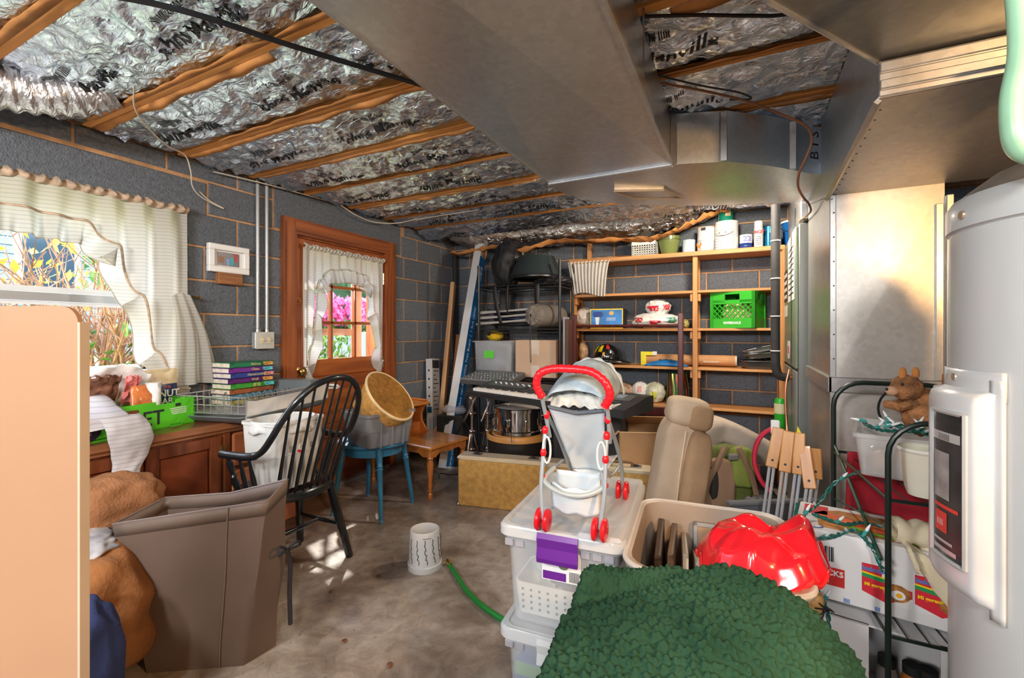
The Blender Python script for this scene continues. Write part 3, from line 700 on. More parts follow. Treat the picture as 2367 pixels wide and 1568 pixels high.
for k in range(16):
    g_ = Matrix.Translation((RX0+.008-.5, RY0-.008-2.7, .18+k*.103)) @ Matrix.Rotation(PI/2,4,'X')
    if sm is None: so = obj('screw', sc_, mINK, co); sm = so.data; so.matrix_basis = g_
    else: rep('screw', sm, co, g_)
g = G(); g.cb(RX0-.012,RY0-.012,.965,RX1+.01,RY0+.002,1.03,.003); g.cb(RX0-.014,RY0-.012,.965,RX0+.002,RY1,1.03,.003); obj('flange_band', g, mGALV2, rd, world=True)
g = G(); g.cb(RX1-.03,RY0-.014,1.03,RX1-.006,RY0+.002,1.72,.002); g.cb(RX1+.0,RY0-.02,1.0,RX1+.022,RY0+.004,1.75,.002); obj('standing_seam', g, mGALV2, rd, world=True)
# overhead return run toward the viewer
rr_ = T('return_run', 'low galvanised return duct running overhead from the drop', 'duct', (.6,2.2,1.8))
g = G(); zf, zbk = 1.845, 1.80
def runb(u, v):
    y = 1.535+(2.34-1.535)*u; x = .33+1.1*v
    r_ = max(0,1-(2.34-y)/.10); return (x, y, zf+(zbk-zf)*u-.0*r_+.012*math.sin(PI*v)*math.sin(PI*u)*-1)
g.grid(14, 8, runb); obj('bottom_sheet', g, mGOLD, rr_, smooth=True, world=True)
g = G(); g.add([(.33,1.535,1.845),(.33,2.34,1.80),(.33,3.10,1.95),(.33,3.10,2.2),(.33,1.535,2.2)], [(0,1,2,3,4)]); obj('side_sheet', g, mGALV, rr_, world=True)
g = G(); g.cb(.322,1.52,1.845,1.43,1.535,1.94,.003); g.cb(.322,1.508,1.86,1.43,1.52,1.885,.003); g.cb(.322,1.508,1.905,1.43,1.52,1.932,.003); obj('end_flange', g, mGALV2, rr_, world=True)
g = G(); P1, P2 = Vector((.322,1.53,1.838)), Vector((.322,2.35,1.79)); g.tube([P1,P2], .009, 4); fl = obj('edge_flange', g, mGALV2, rr_, world=True)
for k in range(14):
    p = P1.lerp(P2, (k+.5)/14)-Vector((.6-.012,2.2,1.8+.010)); rep('screw', sm, fl, Matrix.Translation(p) @ Matrix.Rotation(PI,4,'X'))
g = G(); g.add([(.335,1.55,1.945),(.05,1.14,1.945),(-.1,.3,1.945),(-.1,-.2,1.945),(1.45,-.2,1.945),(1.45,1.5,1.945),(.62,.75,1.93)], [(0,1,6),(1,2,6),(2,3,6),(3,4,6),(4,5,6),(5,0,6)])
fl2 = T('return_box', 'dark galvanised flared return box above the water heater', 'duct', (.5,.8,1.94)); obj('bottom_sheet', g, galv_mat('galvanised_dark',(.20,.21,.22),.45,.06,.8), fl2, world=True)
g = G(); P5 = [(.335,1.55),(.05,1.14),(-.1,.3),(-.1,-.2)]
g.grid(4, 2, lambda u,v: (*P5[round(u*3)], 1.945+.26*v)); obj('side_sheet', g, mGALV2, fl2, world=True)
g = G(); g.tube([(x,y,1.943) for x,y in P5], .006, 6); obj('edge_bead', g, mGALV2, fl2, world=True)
# stamp on the cross run
me = text_mesh('B I S', .075, XF((.29,2.535,2.09)) @ Matrix.Rotation(R(45),4,'Z') @ Matrix.Rotation(PI/2,4,'X') @ Matrix.Rotation(PI/2,4,'Z') @ Matrix.Translation((0,0,.012)))
obj('stamp_lettering', me, mINK, el, world=True)
# ================================================================ furnace
mFUR = M('furnace_grey', (.24,.25,.24), .4, .3, var=.06); mFURG = M('furnace_green', (.20,.25,.19), .4, .2, var=.08)
fu = T('furnace', 'grey green furnace cabinet with labels at the end of the shelves', 'furnace', (.57,3.6,0))
g = G(); g.cb(-.275,-.43,0,.29,.46,1.865,.006); obj('cabinet', g, mFUR, fu)
g = G(); g.cb(-.292,-.42,1.0,-.274,.45,1.85,.005); up = obj('upper_door', g, mFURG, fu)
g = G(); g.cb(-.292,-.42,.08,-.274,.45,.985,.005); obj('lower_door', g, mFUR, fu)
g = G(); g.box(-.294,-.38,1.42,-.2925,.05,1.84); obj('data_sheet', g, M('paper_white',(.75,.76,.74),.6,var=.03), up)
for k in range(9):
    g = G(); g.box(-.2952,-.34,1.46+k*.036,-.2944,-.02,1.468+k*.036); obj('print_line', g, mINK, up)
g = G(); g.box(-.294,.10,1.44,-.2925,.36,1.66); ra_ = obj('rating_plate', g, mINK, up)
for k in range(4):
    g = G(); g.box(-.2952,.13,1.46+k*.05,-.2944,.33,1.485+k*.05); obj('print_line', g, mWHITE, ra_)
g = G(); g.box(-.294,.12,1.33,-.2925,.34,1.41); obj('sticker', g, _M['paper_white'], up)
g = G(); g.prism(rpoly(.16,.12,.03), -.2945,-.2925, 0, Matrix.Translation((0,.0,1.10))); st = obj('badge', g, mWHITE, up)
g = G(); g.box(-.2955,-.035,1.075,-.2944,.035,1.125); obj('badge_mark', g, M('sticker_red',(.65,.03,.03),.5), st)
for z in (1.0, .70, .40):
    g = G(); g.lathe([(.006,0),(.006,.012),(0,.014)],8, Matrix.Translation((-.292,.40,z)) @ Matrix.Rotation(-PI/2,4,'Y')); obj('screw', g, mSTEEL, fu)
# ---------------------------------------------------------------- pipes, wires
mFOAM = M('foam_black', (.03,.03,.033), .75, var=.25, vs=20)
lp = T('refrigerant_pipe', 'thick black foam insulated pipe in front of the shelf end', 'pipe', (.185,3.34,.95))
g = G(); g.tube(spline([(.185,3.34,2.03),(.185,3.34,1.6),(.185,3.34,1.10),(.187,3.34,1.00),(.205,3.345,.945),(.255,3.36,.93)],6), .026, 12); obj('insulation', g, mFOAM, lp, smooth=True, world=True)
g = G(); g.tube([(.25,3.36,.93),(.285,3.37,.93)], .010, 10); obj('copper_end', g, mCOPPER, lp, smooth=True, world=True)
for z in (1.80,1.56,1.32,1.10):
    g = G(); g.tube([(.185+.027*math.cos(a),3.34+.027*math.sin(a),z) for a in [k*PI/8 for k in range(16)]], .004, 5, closed=True); obj('zip_tie', g, mWHITE, lp, world=True)
def wire(name, label, pts, r, mat, n=8, cat='wire', seg=6):
    o = obj(name, G().tube(spline(pts, n), r, seg), mat, smooth=True); tag(o, label, cat); return o
wire('copper_line', 'thin bare copper line beside the furnace', [(.255,3.3,.99),(.235,3.29,.86),(.24,3.28,.66),(.25,3.26,.55),(.285,3.26,.50)], .006, mCOPPER, cat='pipe')
wire('thermostat_wire', 'brown thermostat wire looping under the cross duct', [(-.29,1.86,2.20),(-.18,1.93,2.185),(-.08,2.0,2.17),(.02,2.08,2.155),(.14,2.20,2.13),(.235,2.27,2.09),(.262,2.31,2.04),(.245,2.34,1.98),(.225,2.40,1.935),(.23,2.50,1.90),(.26,2.58,1.865),(.29,2.66,1.85),(.31,2.80,1.84),(.30,3.2,1.885)], .0055, M('wire_brown',(.34,.15,.08),.5))
wire('control_wire', 'dark grey control wire lying along the joist over the cross duct', [(-.30,1.80,2.205),(-.15,1.93,2.19),(-.02,2.02,2.175),(.03,2.08,2.165),(-.05,2.07,2.175)], .004, M('wire_dark',(.05,.05,.05),.5))
wire('ceiling_cable', 'black cable drooping between trunk and return box', [(-.28,1.45,2.205),(-.12,1.50,2.19),(.02,1.55,2.175),(.12,1.60,2.18),(.25,1.62,2.20),(.36,1.66,2.205)], .006, mBLACK)
wire('power_cable', 'thick black cable crossing the foil toward the trunk', [(-1.95,.40,2.20),(-1.55,.72,2.19),(-1.35,1.04,2.185),(-1.15,1.39,2.19),(-1.0,1.66,2.20)], .010, mBLACK)
wire('second_cable', 'black cable near the top edge crossing foil by the trunk', [(-1.7,.30,2.20),(-1.35,.62,2.19),(-1.05,.90,2.20),(-.9,1.05,2.205)], .008, mBLACK)
wire('hanging_wire', 'loose cream wire dangling from the foil near the window', [(-2.15,.93,2.20),(-2.35,1.02,2.19),(-2.5,1.14,2.18),(-2.62,1.28,2.17),(-2.70,1.40,2.18),(-2.76,1.46,2.12),(-2.82,1.50,2.06),(-2.85,1.56,2.02),(-2.86,1.66,1.99),(-2.86,1.70,1.985),(-2.86,1.62,2.01),(-2.86,1.56,2.05)], .0035, mCORDW)
wire('wall_wire', 'cream wire running along the sill plate above the door', [(-2.825,1.62,2.18),(-2.825,1.75,2.19),(-2.822,2.0,2.205),(-2.822,2.3,2.215),(-2.82,2.55,2.22),(-2.80,2.72,2.17),(-2.78,2.9,2.15),(-2.7,3.08,2.17),(-2.5,3.12,2.19),(-1.9,3.13,2.20)], .004, mCORDW)
fd = T('flexible_duct', 'silver corrugated flexible duct at the ceiling corner', 'duct', (-2.6,.55,2.2))
P = spline([(-2.70,-.1,2.14),(-2.66,.25,2.15),(-2.62,.5,2.165),(-2.56,.70,2.18),(-2.47,.86,2.21),(-2.40,.95,2.27)], 16)
g = G(); g.tube(P, [.088+(.006 if k % 4 < 2 else -.004) for k in range(len(P))], 24); obj('hose', g, foil_mat('foil_duct',(.75,.75,.76),.25), fd, smooth=True, world=True)
wire('teal_wire', 'short teal wire along the sill plate by the flexible duct', [(-2.81,.70,2.225),(-2.81,.9,2.235),(-2.8,1.06,2.225)], .006, M('wire_teal',(.05,.35,.40),.5))
for k, y in enumerate((1.925,1.99)):
    t = T('conduit_pipe', ['grey metal conduit nearer the window above the switch box','grey metal conduit nearer the door above the switch box'][k], 'conduit', (XL+.014,y,1.22))
    g = G(); g.tube([(0,0,0),(0,0,1.03)], .0125, 10); obj('tube', g, M('conduit_grey',(.42,.45,.48),.4,.6), t, smooth=True)
    g = G(); g.lathe([(.018,-.012),(.018,.02),(.0125,.022)],10); obj('connector', g, mSTEEL, t, smooth=True)
t = T('switch_box', 'grey metal double switch box under the conduits', 'switch', (XL,1.958,1.165))
g = G(); g.cb(0,-.066,-.056,.042,.066,.056,.006); obj('box', g, M('box_grey',(.50,.52,.52),.45,.4), t)
g = G(); g.cb(.042,-.066,-.056,.045,.066,.056,.001); obj('cover_plate', g, M('plate_grey',(.62,.63,.62),.4,.3), t)
for y in (-.024,.024):
    g = G(); g.cb(.045,y-.010,-.022,.050,y+.010,.022,.001); g.cb(.048,y-.005,-.004,.064,y+.005,.012,.001); obj('toggle', g, M('toggle_cream',(.75,.66,.45),.4), t)
t = T('photo_frame', 'white framed snapshot resting on a wooden block', 'picture', (XL+.003,1.733,1.587))
g = G(); W_, H_ = .252, .172; b_ = .036
g.cb(0,-W_/2,0,.032,W_/2,b_,.004); g.cb(0,-W_/2,H_-b_,.032,W_/2,H_,.004); g.cb(0,-W_/2,b_,.032,-W_/2+b_,H_-b_,.004); g.cb(0,W_/2-b_,b_,.032,W_/2,H_-b_,.004); obj('frame', g, mWHITE, t)
g = G(); g.box(0,-W_/2+b_,b_,.012,W_/2-b_,H_-b_); obj('mat_board', g, M('mat_white',(.74,.74,.72),.7), t)
g = G(); g.box(.012,-.068,.045,.014,.068,.127); ph = obj('photo', g, M('photo_dark',(.05,.035,.06),.3,var=.9,vs=25), t)
for (a,b2,c,d,m_) in ((.012,.03,.05,.10,M('shirt_teal',(.03,.45,.55),.5)),(-.012,.006,.05,.09,M('shirt_blue',(.25,.35,.7),.5)),(-.06,-.03,.06,.10,M('photo_brown',(.3,.16,.10),.5)),(.035,.055,.075,.125,M('photo_red',(.5,.05,.06),.5))):
    g = G(); g.prism(rpoly(b2-a,d-c,.006), .014,.0146, 0, Matrix.Translation((0,(a+b2)/2,(c+d)/2))); obj('photo_figure', g, m_, ph)
t = T('wood_block', 'small wooden block fixed to the wall under the picture', 'block', (XL,1.735,1.515)); 
g = G(); g.cb(.002,-.075,0,.04,.075,.071,.003); obj('body', g, WOOD('block_wood',(.20,.075,.025),(.40,.17,.06),1,18,.6), t)
# ================================================================ near-left area
TH = R(26.9); cT, sT = math.cos(TH), math.sin(TH)
def CW(x, d, z=0.): return (x*cT-d*sT, x*sT+d*cT, z)      # metres right of and in front of the viewer's spot
t = T('upright_board', 'blank tan board standing upright close to the viewer', 'board', CW(-.85,.556), TH)
g = G(); w_, h_ = .32, 1.252
poly = [(-w_,0),(w_,0)]+[(w_-.022+.022*math.cos(a),h_-.022+.022*math.sin(a)) for a in [R(k*15) for k in range(7)]]+[(-w_,h_)]
g.prism(poly, 0,.006,1); obj('board_face', g, M('panel_tan',(.33,.19,.11),.6,var=.06,vs=3,bump=.04,bs=8), t)
g = G(); g.prism([(w_,0),(w_+.003,0),(w_+.003,h_-.02),(w_,h_-.02)], -.001,.012,1); obj('edge_band', g, M('panel_edge',(.45,.36,.27),.5), t)
# ---------------------------------------------------------------- buffet cabinet
mBUF = WOOD('buffet_wood',(.045,.010,.005),(.17,.045,.016),1,10,.3,coat=.4); mBUFV = WOOD('buffet_wood_up',(.06,.013,.006),(.21,.058,.018),2,10,.3,coat=.4)
bf = T('buffet_cabinet', 'dark red wooden buffet cabinet under the window', 'cabinet', (-2.64,1.15,0))
def B(nm, x0,y0,z0,x1,y1,z1,m=mBUFV,par=None,c=.004): g = G(); g.cb(x0,y0,z0,x1,y1,z1,c); return obj(nm, g, m, par or bf)
B('body', -.22,-.78,.06,.205,.78,.70); B('plinth', -.22,-.78,0,.19,.78,.06, mBUF)
g = G(); g.cb(-.225,-.80,.705,.235,.80,.745,.010); g.cb(-.225,-.79,.69,.222,.79,.706,.004); obj('top', g, WOOD('buffet_top',(.14,.05,.02),(.30,.12,.05),1,8,.35,coat=.3), bf)
def door(y0, y1, z0, z1, hinge=None):
    g = G(); f = .055; xf = .205
    g.cb(xf,y0,z0,xf+.02,y0+f,z1,.003); g.cb(xf,y1-f,z0,xf+.02,y1,z1,.003); g.cb(xf,y0+f,z0,xf+.02,y1-f,z0+f,.003); g.cb(xf,y0+f,z1-f,xf+.02,y1-f,z1,.003)
    d = obj('door', g, mBUFV, bf)
    g = G(); g.cb(xf,y0+f+.004,z0+f+.004,xf+.012,y1-f-.004,z1-f-.004,.009); obj('door_panel', g, M('buffet_panel',(.15,.035,.012),.35,var=.5,vs=5), d)
    if hinge is not None:
        for z in (z0+.08, z1-.08):
            g = G(); g.box(xf+.02,hinge-.018,z-.03,xf+.022,hinge+.018,z+.03); g.tube([(xf+.024,hinge,z-.03),(xf+.024,hinge,z+.03)],.004,6); obj('hinge', g, mBRASS, d)
    return d
door(-.06,.275,.10,.68, .283); door(-.42,-.10,.10,.68); door(-.77,-.45,.10,.68)
B('stile', .205,-.098,.08,.215,-.062,.69); B('stile', .205,.292,.08,.217,.33,.69)
for z0, z1 in ((.50,.68),(.30,.48),(.10,.28)):
    dr = B('drawer', .205,.335,z0,.226,.76,z1, M('drawer_front',(.40,.12,.045),.3,var=.4,vs=4,coat=.4), c=.014)
    g = G(); g.tube(spline([(.226,.50,(z0+z1)/2+.01),(.25,.51,(z0+z1)/2-.005),(.252,.545,(z0+z1)/2-.015),(.25,.58,(z0+z1)/2-.005),(.226,.59,(z0+z1)/2+.01)],4), .0035, 6); g.box(.2262,.49,(z0+z1)/2-.012,.229,.60,(z0+z1)/2+.02); obj('pull', g, mINK, dr)
# ---------------------------------------------------------------- green produce box
gb = T('green_box', 'bright green printed cardboard box on the buffet cabinet', 'box', (-2.66,1.09,.745), R(12))
mGRN = M('box_green',(.10,.62,.02),.5,var=.12,vs=8)
g = G(); L, D, H_ = .27, .14, .135
g.box(-D,-L,0,D,L,.005); g.box(-D,-L,0,-D+.006,L,H_); g.box(-D,-L,0,D,-L+.006,H_*.95); g.box(-D,L-.006,0,D,L,H_)
g.prism([(-L,0),(-L+.07,0),(-L+.07,.012),(-L+.14,.012),(-L+.14,0),(L-.13,0),(L-.13,.014),(L-.07,.014),(L-.07,0),(L,0),(L,H_),(L-.10,H_),(L-.10,H_-.015),(L-.20,H_-.015),(L-.20,H_),(-L+.1,H_+.0),(-L,H_-.01)], D-.006,D,0)
obj('carton', g, mGRN, gb)
Xf = Matrix.Translation((D+.0006,0,0)) @ Matrix.Rotation(PI/2,4,'Z') @ Matrix.Rotation(PI/2,4,'X')
lettering('BET', .10, mINK, gb, Xf @ Matrix.Translation((.03,.056,0)), sx=.95, bold=.001)
lettering('||||||||', .014, mINK, gb, Xf @ Matrix.Translation((.18,.108,0)), bold=.001)
for k in range(4):
    g = G(); g.box(D,.15-.004*k,.062+k*.009,D+.0007,.225,.066+k*.009); obj('print_line', g, mWHITE, gb)
g = G(); g.lathe([(.05,0),(.05,.0008)],24, Xf @ Matrix.Translation((-.215,.055,0))); lb = obj('round_label', g, M('label_purple',(.03,.02,.06),.5), gb)
lettering('Morning', .02, mWHITE, lb, Xf @ Matrix.Translation((-.215,.058,.0012))); lettering('||| ||||', .011, mWHITE, lb, Xf @ Matrix.Translation((-.215,.038,.0012)))
g = G(); g.prism(rpoly(.11,.018,.008), 0,.0007, 2, Xf @ Matrix.Translation((-.065,.103,0))); obj('hand_slot', g, M('slot_brown',(.20,.07,.02),.8), gb)
# contents of the box
t = T('snack_bag', 'clear snack bag with brown and pink print lying in the green box', 'bag', (-2.66,1.05,.77))
g = G(); g.grid(26,20, lambda u,v: (-.09+.10*v+.02*nz(u*5,v*4,1), -.13+.28*u+.05*(v-.5), .04+.20*v+.035*math.sin(PI*u)*(.5+v)+.02*nz(u*6,v*6,3))); obj('film', g, M('film_clear',(.80,.80,.80),.12,var=.25,vs=18,spec=.8), t, smooth=True, solid=.004)
g = G(); g.grid(14,10, lambda u,v: (-.045+.07*v+.02*nz(u*5,v*4,1)+.03, -.10+.13*u, .12+.13*v+.02*nz(u*6,v*6,3))); obj('brown_print', g, M('film_brown',(.20,.09,.06),.15,var=.6,vs=30), t, smooth=True, solid=.004)
g = G(); g.grid(10,10, lambda u,v: (-.04+.07*v+.02*nz(u*5,v*4,1)+.03, .045+.06*u, .10+.14*v+.02*nz(u*6,v*6,3))); obj('pink_print', g, M('film_pink',(.75,.22,.22),.15,var=.4,vs=30), t, smooth=True, solid=.004)
t = T('orange_pouch', 'orange and white foil pouch behind the draped cloth', 'bag', (-2.585,1.16,.76), R(12))
g = G(); g.grid(14,18, lambda u,v: (.03*math.sin(PI*u)*math.sin(PI*v)+.01*nz(u*5,v*5)-.03*v, -.07+.14*u+.03*v, .20*v)); obj('pouch', g, M('pouch_orange',(.80,.22,.07),.2,var=.5,vs=12), t, smooth=True, solid=.012)
g = G(); g.grid(8,14, lambda u,v: (.036*math.sin(PI*u)+.01*nz(u*5,v*5)-.03*v, -.0+.07*u+.03*v, .06+.15*v)); obj('white_panel', g, mWHITE, t, smooth=True, solid=.006)
nb = T('nut_bar_bag', 'stand-up beige bag with navy nut bar label behind green box', 'bag', (-2.755,1.315,.75), R(10))
def pouch(u, v): return (.035*math.sin(PI*min(1,v*1.0+.05))*math.sin(PI*u)**.6+.006*nz(u*5,v*5), -.085+.17*u, .275*v)
g = G(); g.grid(16,20, pouch); g.grid(16,20, lambda u,v: (-pouch(u,v)[0]-.0, pouch(u,v)[1], pouch(u,v)[2])); obj('bag_body', g, M('bag_beige',(.80,.66,.42),.35,var=.1), nb, smooth=True)
g = G(); g.grid(12,14, lambda u,v: (pouch(.1+.8*u,.18+.52*v)[0]+.004, -.068+.136*u, .05+.145*v)); lb = obj('label', g, M('label_navy',(.01,.03,.12),.35), nb, smooth=True)
Xn = Matrix.Translation((.043,0,0)) @ Matrix.Rotation(PI/2,4,'Z') @ Matrix.Rotation(PI/2,4,'X')
lettering('NUT', .052, mWHITE, lb, Xn @ Matrix.Translation((.008,.145,0)), bold=.001); lettering('BARS', .046, mWHITE, lb, Xn @ Matrix.Translation((-.002,.105,0)), bold=.001)
lettering('|||| |||||', .013, M('label_red',(.7,.08,.06),.5), lb, Xn @ Matrix.Translation((0,.182,0)))
g = G(); g.grid(10,4, lambda u,v: (pouch(.1+.8*u,.1+.08*v)[0]+.004, -.068+.136*u, .012+.035*v)); obj('label_foot', g, M('label_grey',(.5,.5,.55),.4), nb, smooth=True)
# draped knit sleeve / cloth
mKNIT = curtain_mat('knit_grey',(.58,.58,.62),(.44,.44,.48),.05)
t = T('knit_cloth', 'pale grey ribbed knit cloth draped over the green box front', 'cloth', (-2.5,.93,.60))
def drape(u, v):
    s = v*1.0; wv = .012*math.sin(u*14+v*3)+.02*nz(u*3,v*3,2)
    if s < .45:
        q = s/.45; return (-2.80+.33*q+wv*.4, .60+.44*u-.03*q*u, .885+.035*math.sin(PI*q)+wv*.6-.05*u*(1-q)*0+.03*(1-u)*0)
    q = (s-.45)/.55; a = min(1,q*2.5)
    return (-2.455+.065*math.sin(PI*.5*a)+wv*.5, .60+.41*u+.02*q, .885-.075*q+wv*.3)
g = G(); g.grid(50,40, drape); obj('body', g, mKNIT, t, smooth=True, ang=180, world=True, solid=.006)
def sleeve(u, v):
    a = 2*PI*u; w_ = .068+.012*math.sin(v*5); z = .86-.285*v
    return (-2.378+.017*math.sin(a)+.012*math.sin(v*7)+.006*nz(v*6,math.cos(a)*2), 1.0+.045*math.sin(v*3)-.02+w_*math.cos(a)+.008*nz(v*5,a), z+.02*math.cos(a)*v)
g = G(); g.grid(36,40, sleeve, cu=True); obj('sleeve', g, mKNIT, t, smooth=True, ang=180, world=True, solid=.003)
# ---------------------------------------------------------------- books
cols = [(.02,.18,.09),(.16,.03,.28),(.03,.06,.28),(.10,.02,.16),(.05,.30,.04),(.30,.10,.04),(.06,.20,.30),(.35,.30,.10),(.25,.04,.05)]
names = ['green jacketed hardback on top of the book stack','purple jacketed hardback second from top of the book stack','dark blue jacketed hardback third from top of the book stack','dark violet jacketed book fourth from top of the book stack','bright green jacketed book fifth from top of the book stack','brown book sixth from top of the book stack','teal book seventh from top of the book stack','olive book eighth from top of the book stack','dark red book at the bottom of the book stack']
tt = ['Rescue','Chase','Homecoming','Wolf','|||| ||||','','','','']
z = 1.043
for k in range(9):
    th_ = .031 if k < 8 else z-.745; z0 = z-th_
    b_ = T('book', names[k], 'book', (-2.72+.012*nz(k*3.1,1),1.735+.008*nz(k*2.3,5),z0), R(6*nz(k*1.9,3)+4), 'stacked books on the buffet')
    hw, hl = .085, .145; mc = M('book_cover%d'%k, cols[k], .35, var=.5, vs=30)
    g = G(); g.box(-hw,-hl,0,hw,hl,.003); g.box(-hw,-hl,th_-.004,hw,hl,th_-.001); g.box(hw-.004,-hl,0,hw,hl,th_-.001); obj('cover', g, mc, b_)
    g = G(); g.box(-hw+.004,-hl+.005,.003,hw-.005,hl-.005,th_-.004); obj('pages', g, M('pages',(.78,.72,.60),.8,var=.15,vs=60), b_)
    if tt[k]:
        Xb = Matrix.Translation((hw+.0005,-.02,th_/2)) @ Matrix.Rotation(PI/2,4,'Z') @ Matrix.Rotation(PI/2,4,'X')
        lettering(tt[k], .022, M('title_gold',(.8,.65,.25),.4), b_, Xb @ Matrix.Translation((.04,0,0)))
        g = G(); g.box(hw,.07,.004,hw+.0006,.14,th_-.005); obj('spine_art', g, M('art%d'%(k%3),[(.55,.30,.08),(.10,.45,.50),(.70,.25,.20)][k%3],.4,var=.8,vs=60), b_)
    z = z0
# ---------------------------------------------------------------- dish rack
dr = T('dish_rack', 'chrome wire dish rack with grey drip tray on the buffet end', 'dish rack', (-2.56,1.72,.748), R(14))
mTRAY = M('tray_grey',(.16,.19,.21),.35,var=.1); mWIRE = M('wire_chrome',(.62,.64,.66),.22,.8)
W2, L2 = .225, .335
g = G(); tub([(W2*2-.04,L2*2-.04,.04,0),(W2*2,L2*2,.05,.012),(W2*2+.03,L2*2+.05,.05,.035),(W2*2+.03,L2*2+.05,.05,.040),(W2*2-.01,L2*2-.01,.05,.016),(W2*2-.04,L2*2-.04,.04,.010)], None, g); tr = obj('drip_tray', g, mTRAY, dr, smooth=True)
g = G()
for zz, k in ((.05,0),(.135,0),(.092,0)):
    p = [(x,y,zz) for x,y in rpoly(W2*2,L2*2,.03)]; g.tube(p, .0028 if zz<.13 else .004, 6, closed=True)
obj('basket_frame', g, mWIRE, dr, smooth=True)
wb_ = G(); wb_.tube([(-W2,0,.05),(W2,0,.05)], .002, 5); wm0 = obj('floor_wire', wb_, mWIRE, dr).data
for k in range(1,24): rep('floor_wire', wm0, dr, Matrix.Translation((0,-L2+.028*k,0)))
dr.children[-1].matrix_basis = Matrix.Translation((0,-L2+.028*24-.02,0))
wb_ = G(); wb_.tube([(0,0,.05),(0,0,.135)], .002, 5); wv = obj('wall_wire', wb_, mWIRE, dr); wm1 = wv.data; wv.location = (-W2,-L2+.04,0)
for k in range(1,17):
    rep('wall_wire', wm1, dr, Matrix.Translation((-W2,-L2+.04*k+.02,0)))
for k in range(1,11): rep('wall_wire', wm1, dr, Matrix.Translation((-W2+.042*k-.01,-L2,0)))
tn = G(); tn.tube(spline([(0,0,.05),(0,0,.10),(.012,0,.125),(.024,0,.10),(.03,0,.055)],5), .0026, 6); to = obj('plate_tine', tn, mWIRE, dr, smooth=True); to.location = (.02,-.16,0); tm = to.data
for k in range(1,9): rep('plate_tine', tm, dr, Matrix.Translation((.02,-.16+.045*k,0)))
for k in range(0,6): rep('plate_tine', tm, dr, Matrix.Translation((-.14,-.10+.05*k,0)))
g = G(); g.prism([(-L2,.02),(L2,.045),(L2,.150),(L2-.08,.150),(L2-.13,.125),(-L2+.06,.115),(-L2,.125)], W2+.006,W2+.009,0); pa = obj('splash_panel', g, M('acrylic',(.78,.80,.81),.12,.1,var=.2,vs=6), dr)
g = G(); g.tube([(W2+.009,y,z) for y,z in [(-L2,-.05),(-L2,.125),(-L2+.06,.117),(L2-.13,.127),(L2-.08,.152),(L2,.152),(L2,.045)]], .004, 6); obj('panel_rim', g, mWIRE, pa, smooth=True)
g = G(); g.cb(-W2-.02,L2-.10,.03,W2-.05,L2+.02,.165,.012); obj('utensil_caddy', g, mTRAY, dr)
g = G(); g.tube(spline([(W2-.05,L2+.015,.12),(W2+.02,L2+.06,.12),(W2+.02,L2+.10,.10),(W2-.06,L2+.05,.10)],5,True), .008, 8, closed=True); obj('side_handle', g, mWHITE, dr, smooth=True)
# ---------------------------------------------------------------- cloth pile and hamper
def mound(name, label, cat, c, r, mat, am, fr, seed, nu=70, nv=40, p=.8):
    t = T(name, label, cat, (c[0],c[1],max(0,c[2]-r[2])))
    g = G(); g.ell((0,0,r[2]), r, nu, nv, am, fr, p, seed)
    obj('folds', g, mat, t, smooth=True, ang=180); return t
mTANC = M('cloth_tan',(.44,.21,.10),.95,var=.18,vs=12,bump=.5,bs=90)
mBRNC = M('cloth_brown',(.36,.155,.055),.95,var=.25,vs=6,bump=.4,bs=70)
def folds(name, label, cat, base, fn, mat, nu=60, nv=40):
    t = T(name, label, cat, base); g = G(); g.grid(nu,nv,fn); obj('folds', g, mat, t, smooth=True, ang=180, world=True, solid=.012); return t
mound('brown_blanket', 'rumpled brown blanket hanging down behind the taupe hamper', 'blanket', (-2.09,.72,.235), (.27,.20,.235), mBRNC, .16, 2.2, 3., p=.75)
mound('tan_throw', 'folded tan fleece throw on top of the brown blanket', 'blanket', (-2.265,.85,.535), (.125,.215,.115), mTANC, .16, 2.6, 5., p=.8)
mound('patterned_cloth', 'white cloth with dark print between tan throw and brown blanket', 'cloth', (-2.15,.70,.455), (.19,.16,.045), M('cloth_print',(.52,.54,.60),.8,var=.55,vs=16), .18, 3.5, 7.)
mound('blue_jeans', 'dark blue fabric at the edge of the tan board', 'cloth', (-1.735,.625,.21), (.088,.088,.21), M('denim',(.025,.04,.13),.9,var=.35,vs=9,bump=.3,bs=120), .16, 2.6, 9., p=.75)
hm = T('laundry_hamper', 'taupe fabric laundry hamper sagging open beside the black chair', 'hamper', (-1.80,1.0,0))
mHAM = M('hamper_taupe',(.155,.110,.088),.6,var=.08,vs=5,bump=.12,bs=5)
mHRIM = M('hamper_rim',(.22,.17,.145),.45,var=.05)
btm = [(-1.90,.862),(-1.63,1.04),(-1.62,1.16),(-1.95,1.03)]; top = [(-2.03,.815),(-1.515,1.055),(-1.555,1.165),(-1.83,1.115),(-2.13,1.03)]
tz = [.525,.615,.655,.575,.535]
def ring(k, lv):
    P = [btm[0],btm[1],btm[2],((btm[2][0]+btm[3][0])/2,(btm[2][1]+btm[3][1])/2),btm[3]]; n = 12; out = []
    for i in range(5):
        for s in range(n):
            t_ = s/n; j = (i+1)%5
            a = Vector((P[i][0]*(1-t_)+P[j][0]*t_, P[i][1]*(1-t_)+P[j][1]*t_, 0)); b_ = Vector((top[i][0]*(1-t_)+top[j][0]*t_, top[i][1]*(1-t_)+top[j][1]*t_, tz[i]*(1-t_)+tz[j]*t_))
            p = a.lerp(b_, lv); dent = .022*nz(p.x*5,p.y*5,p.z*4)*math.sin(PI*lv)
            c_ = Vector((-1.8,1.02,p.z)); d_ = (p-c_); d_.z = 0; p += d_.normalized()*dent; out.append(p)
    return out
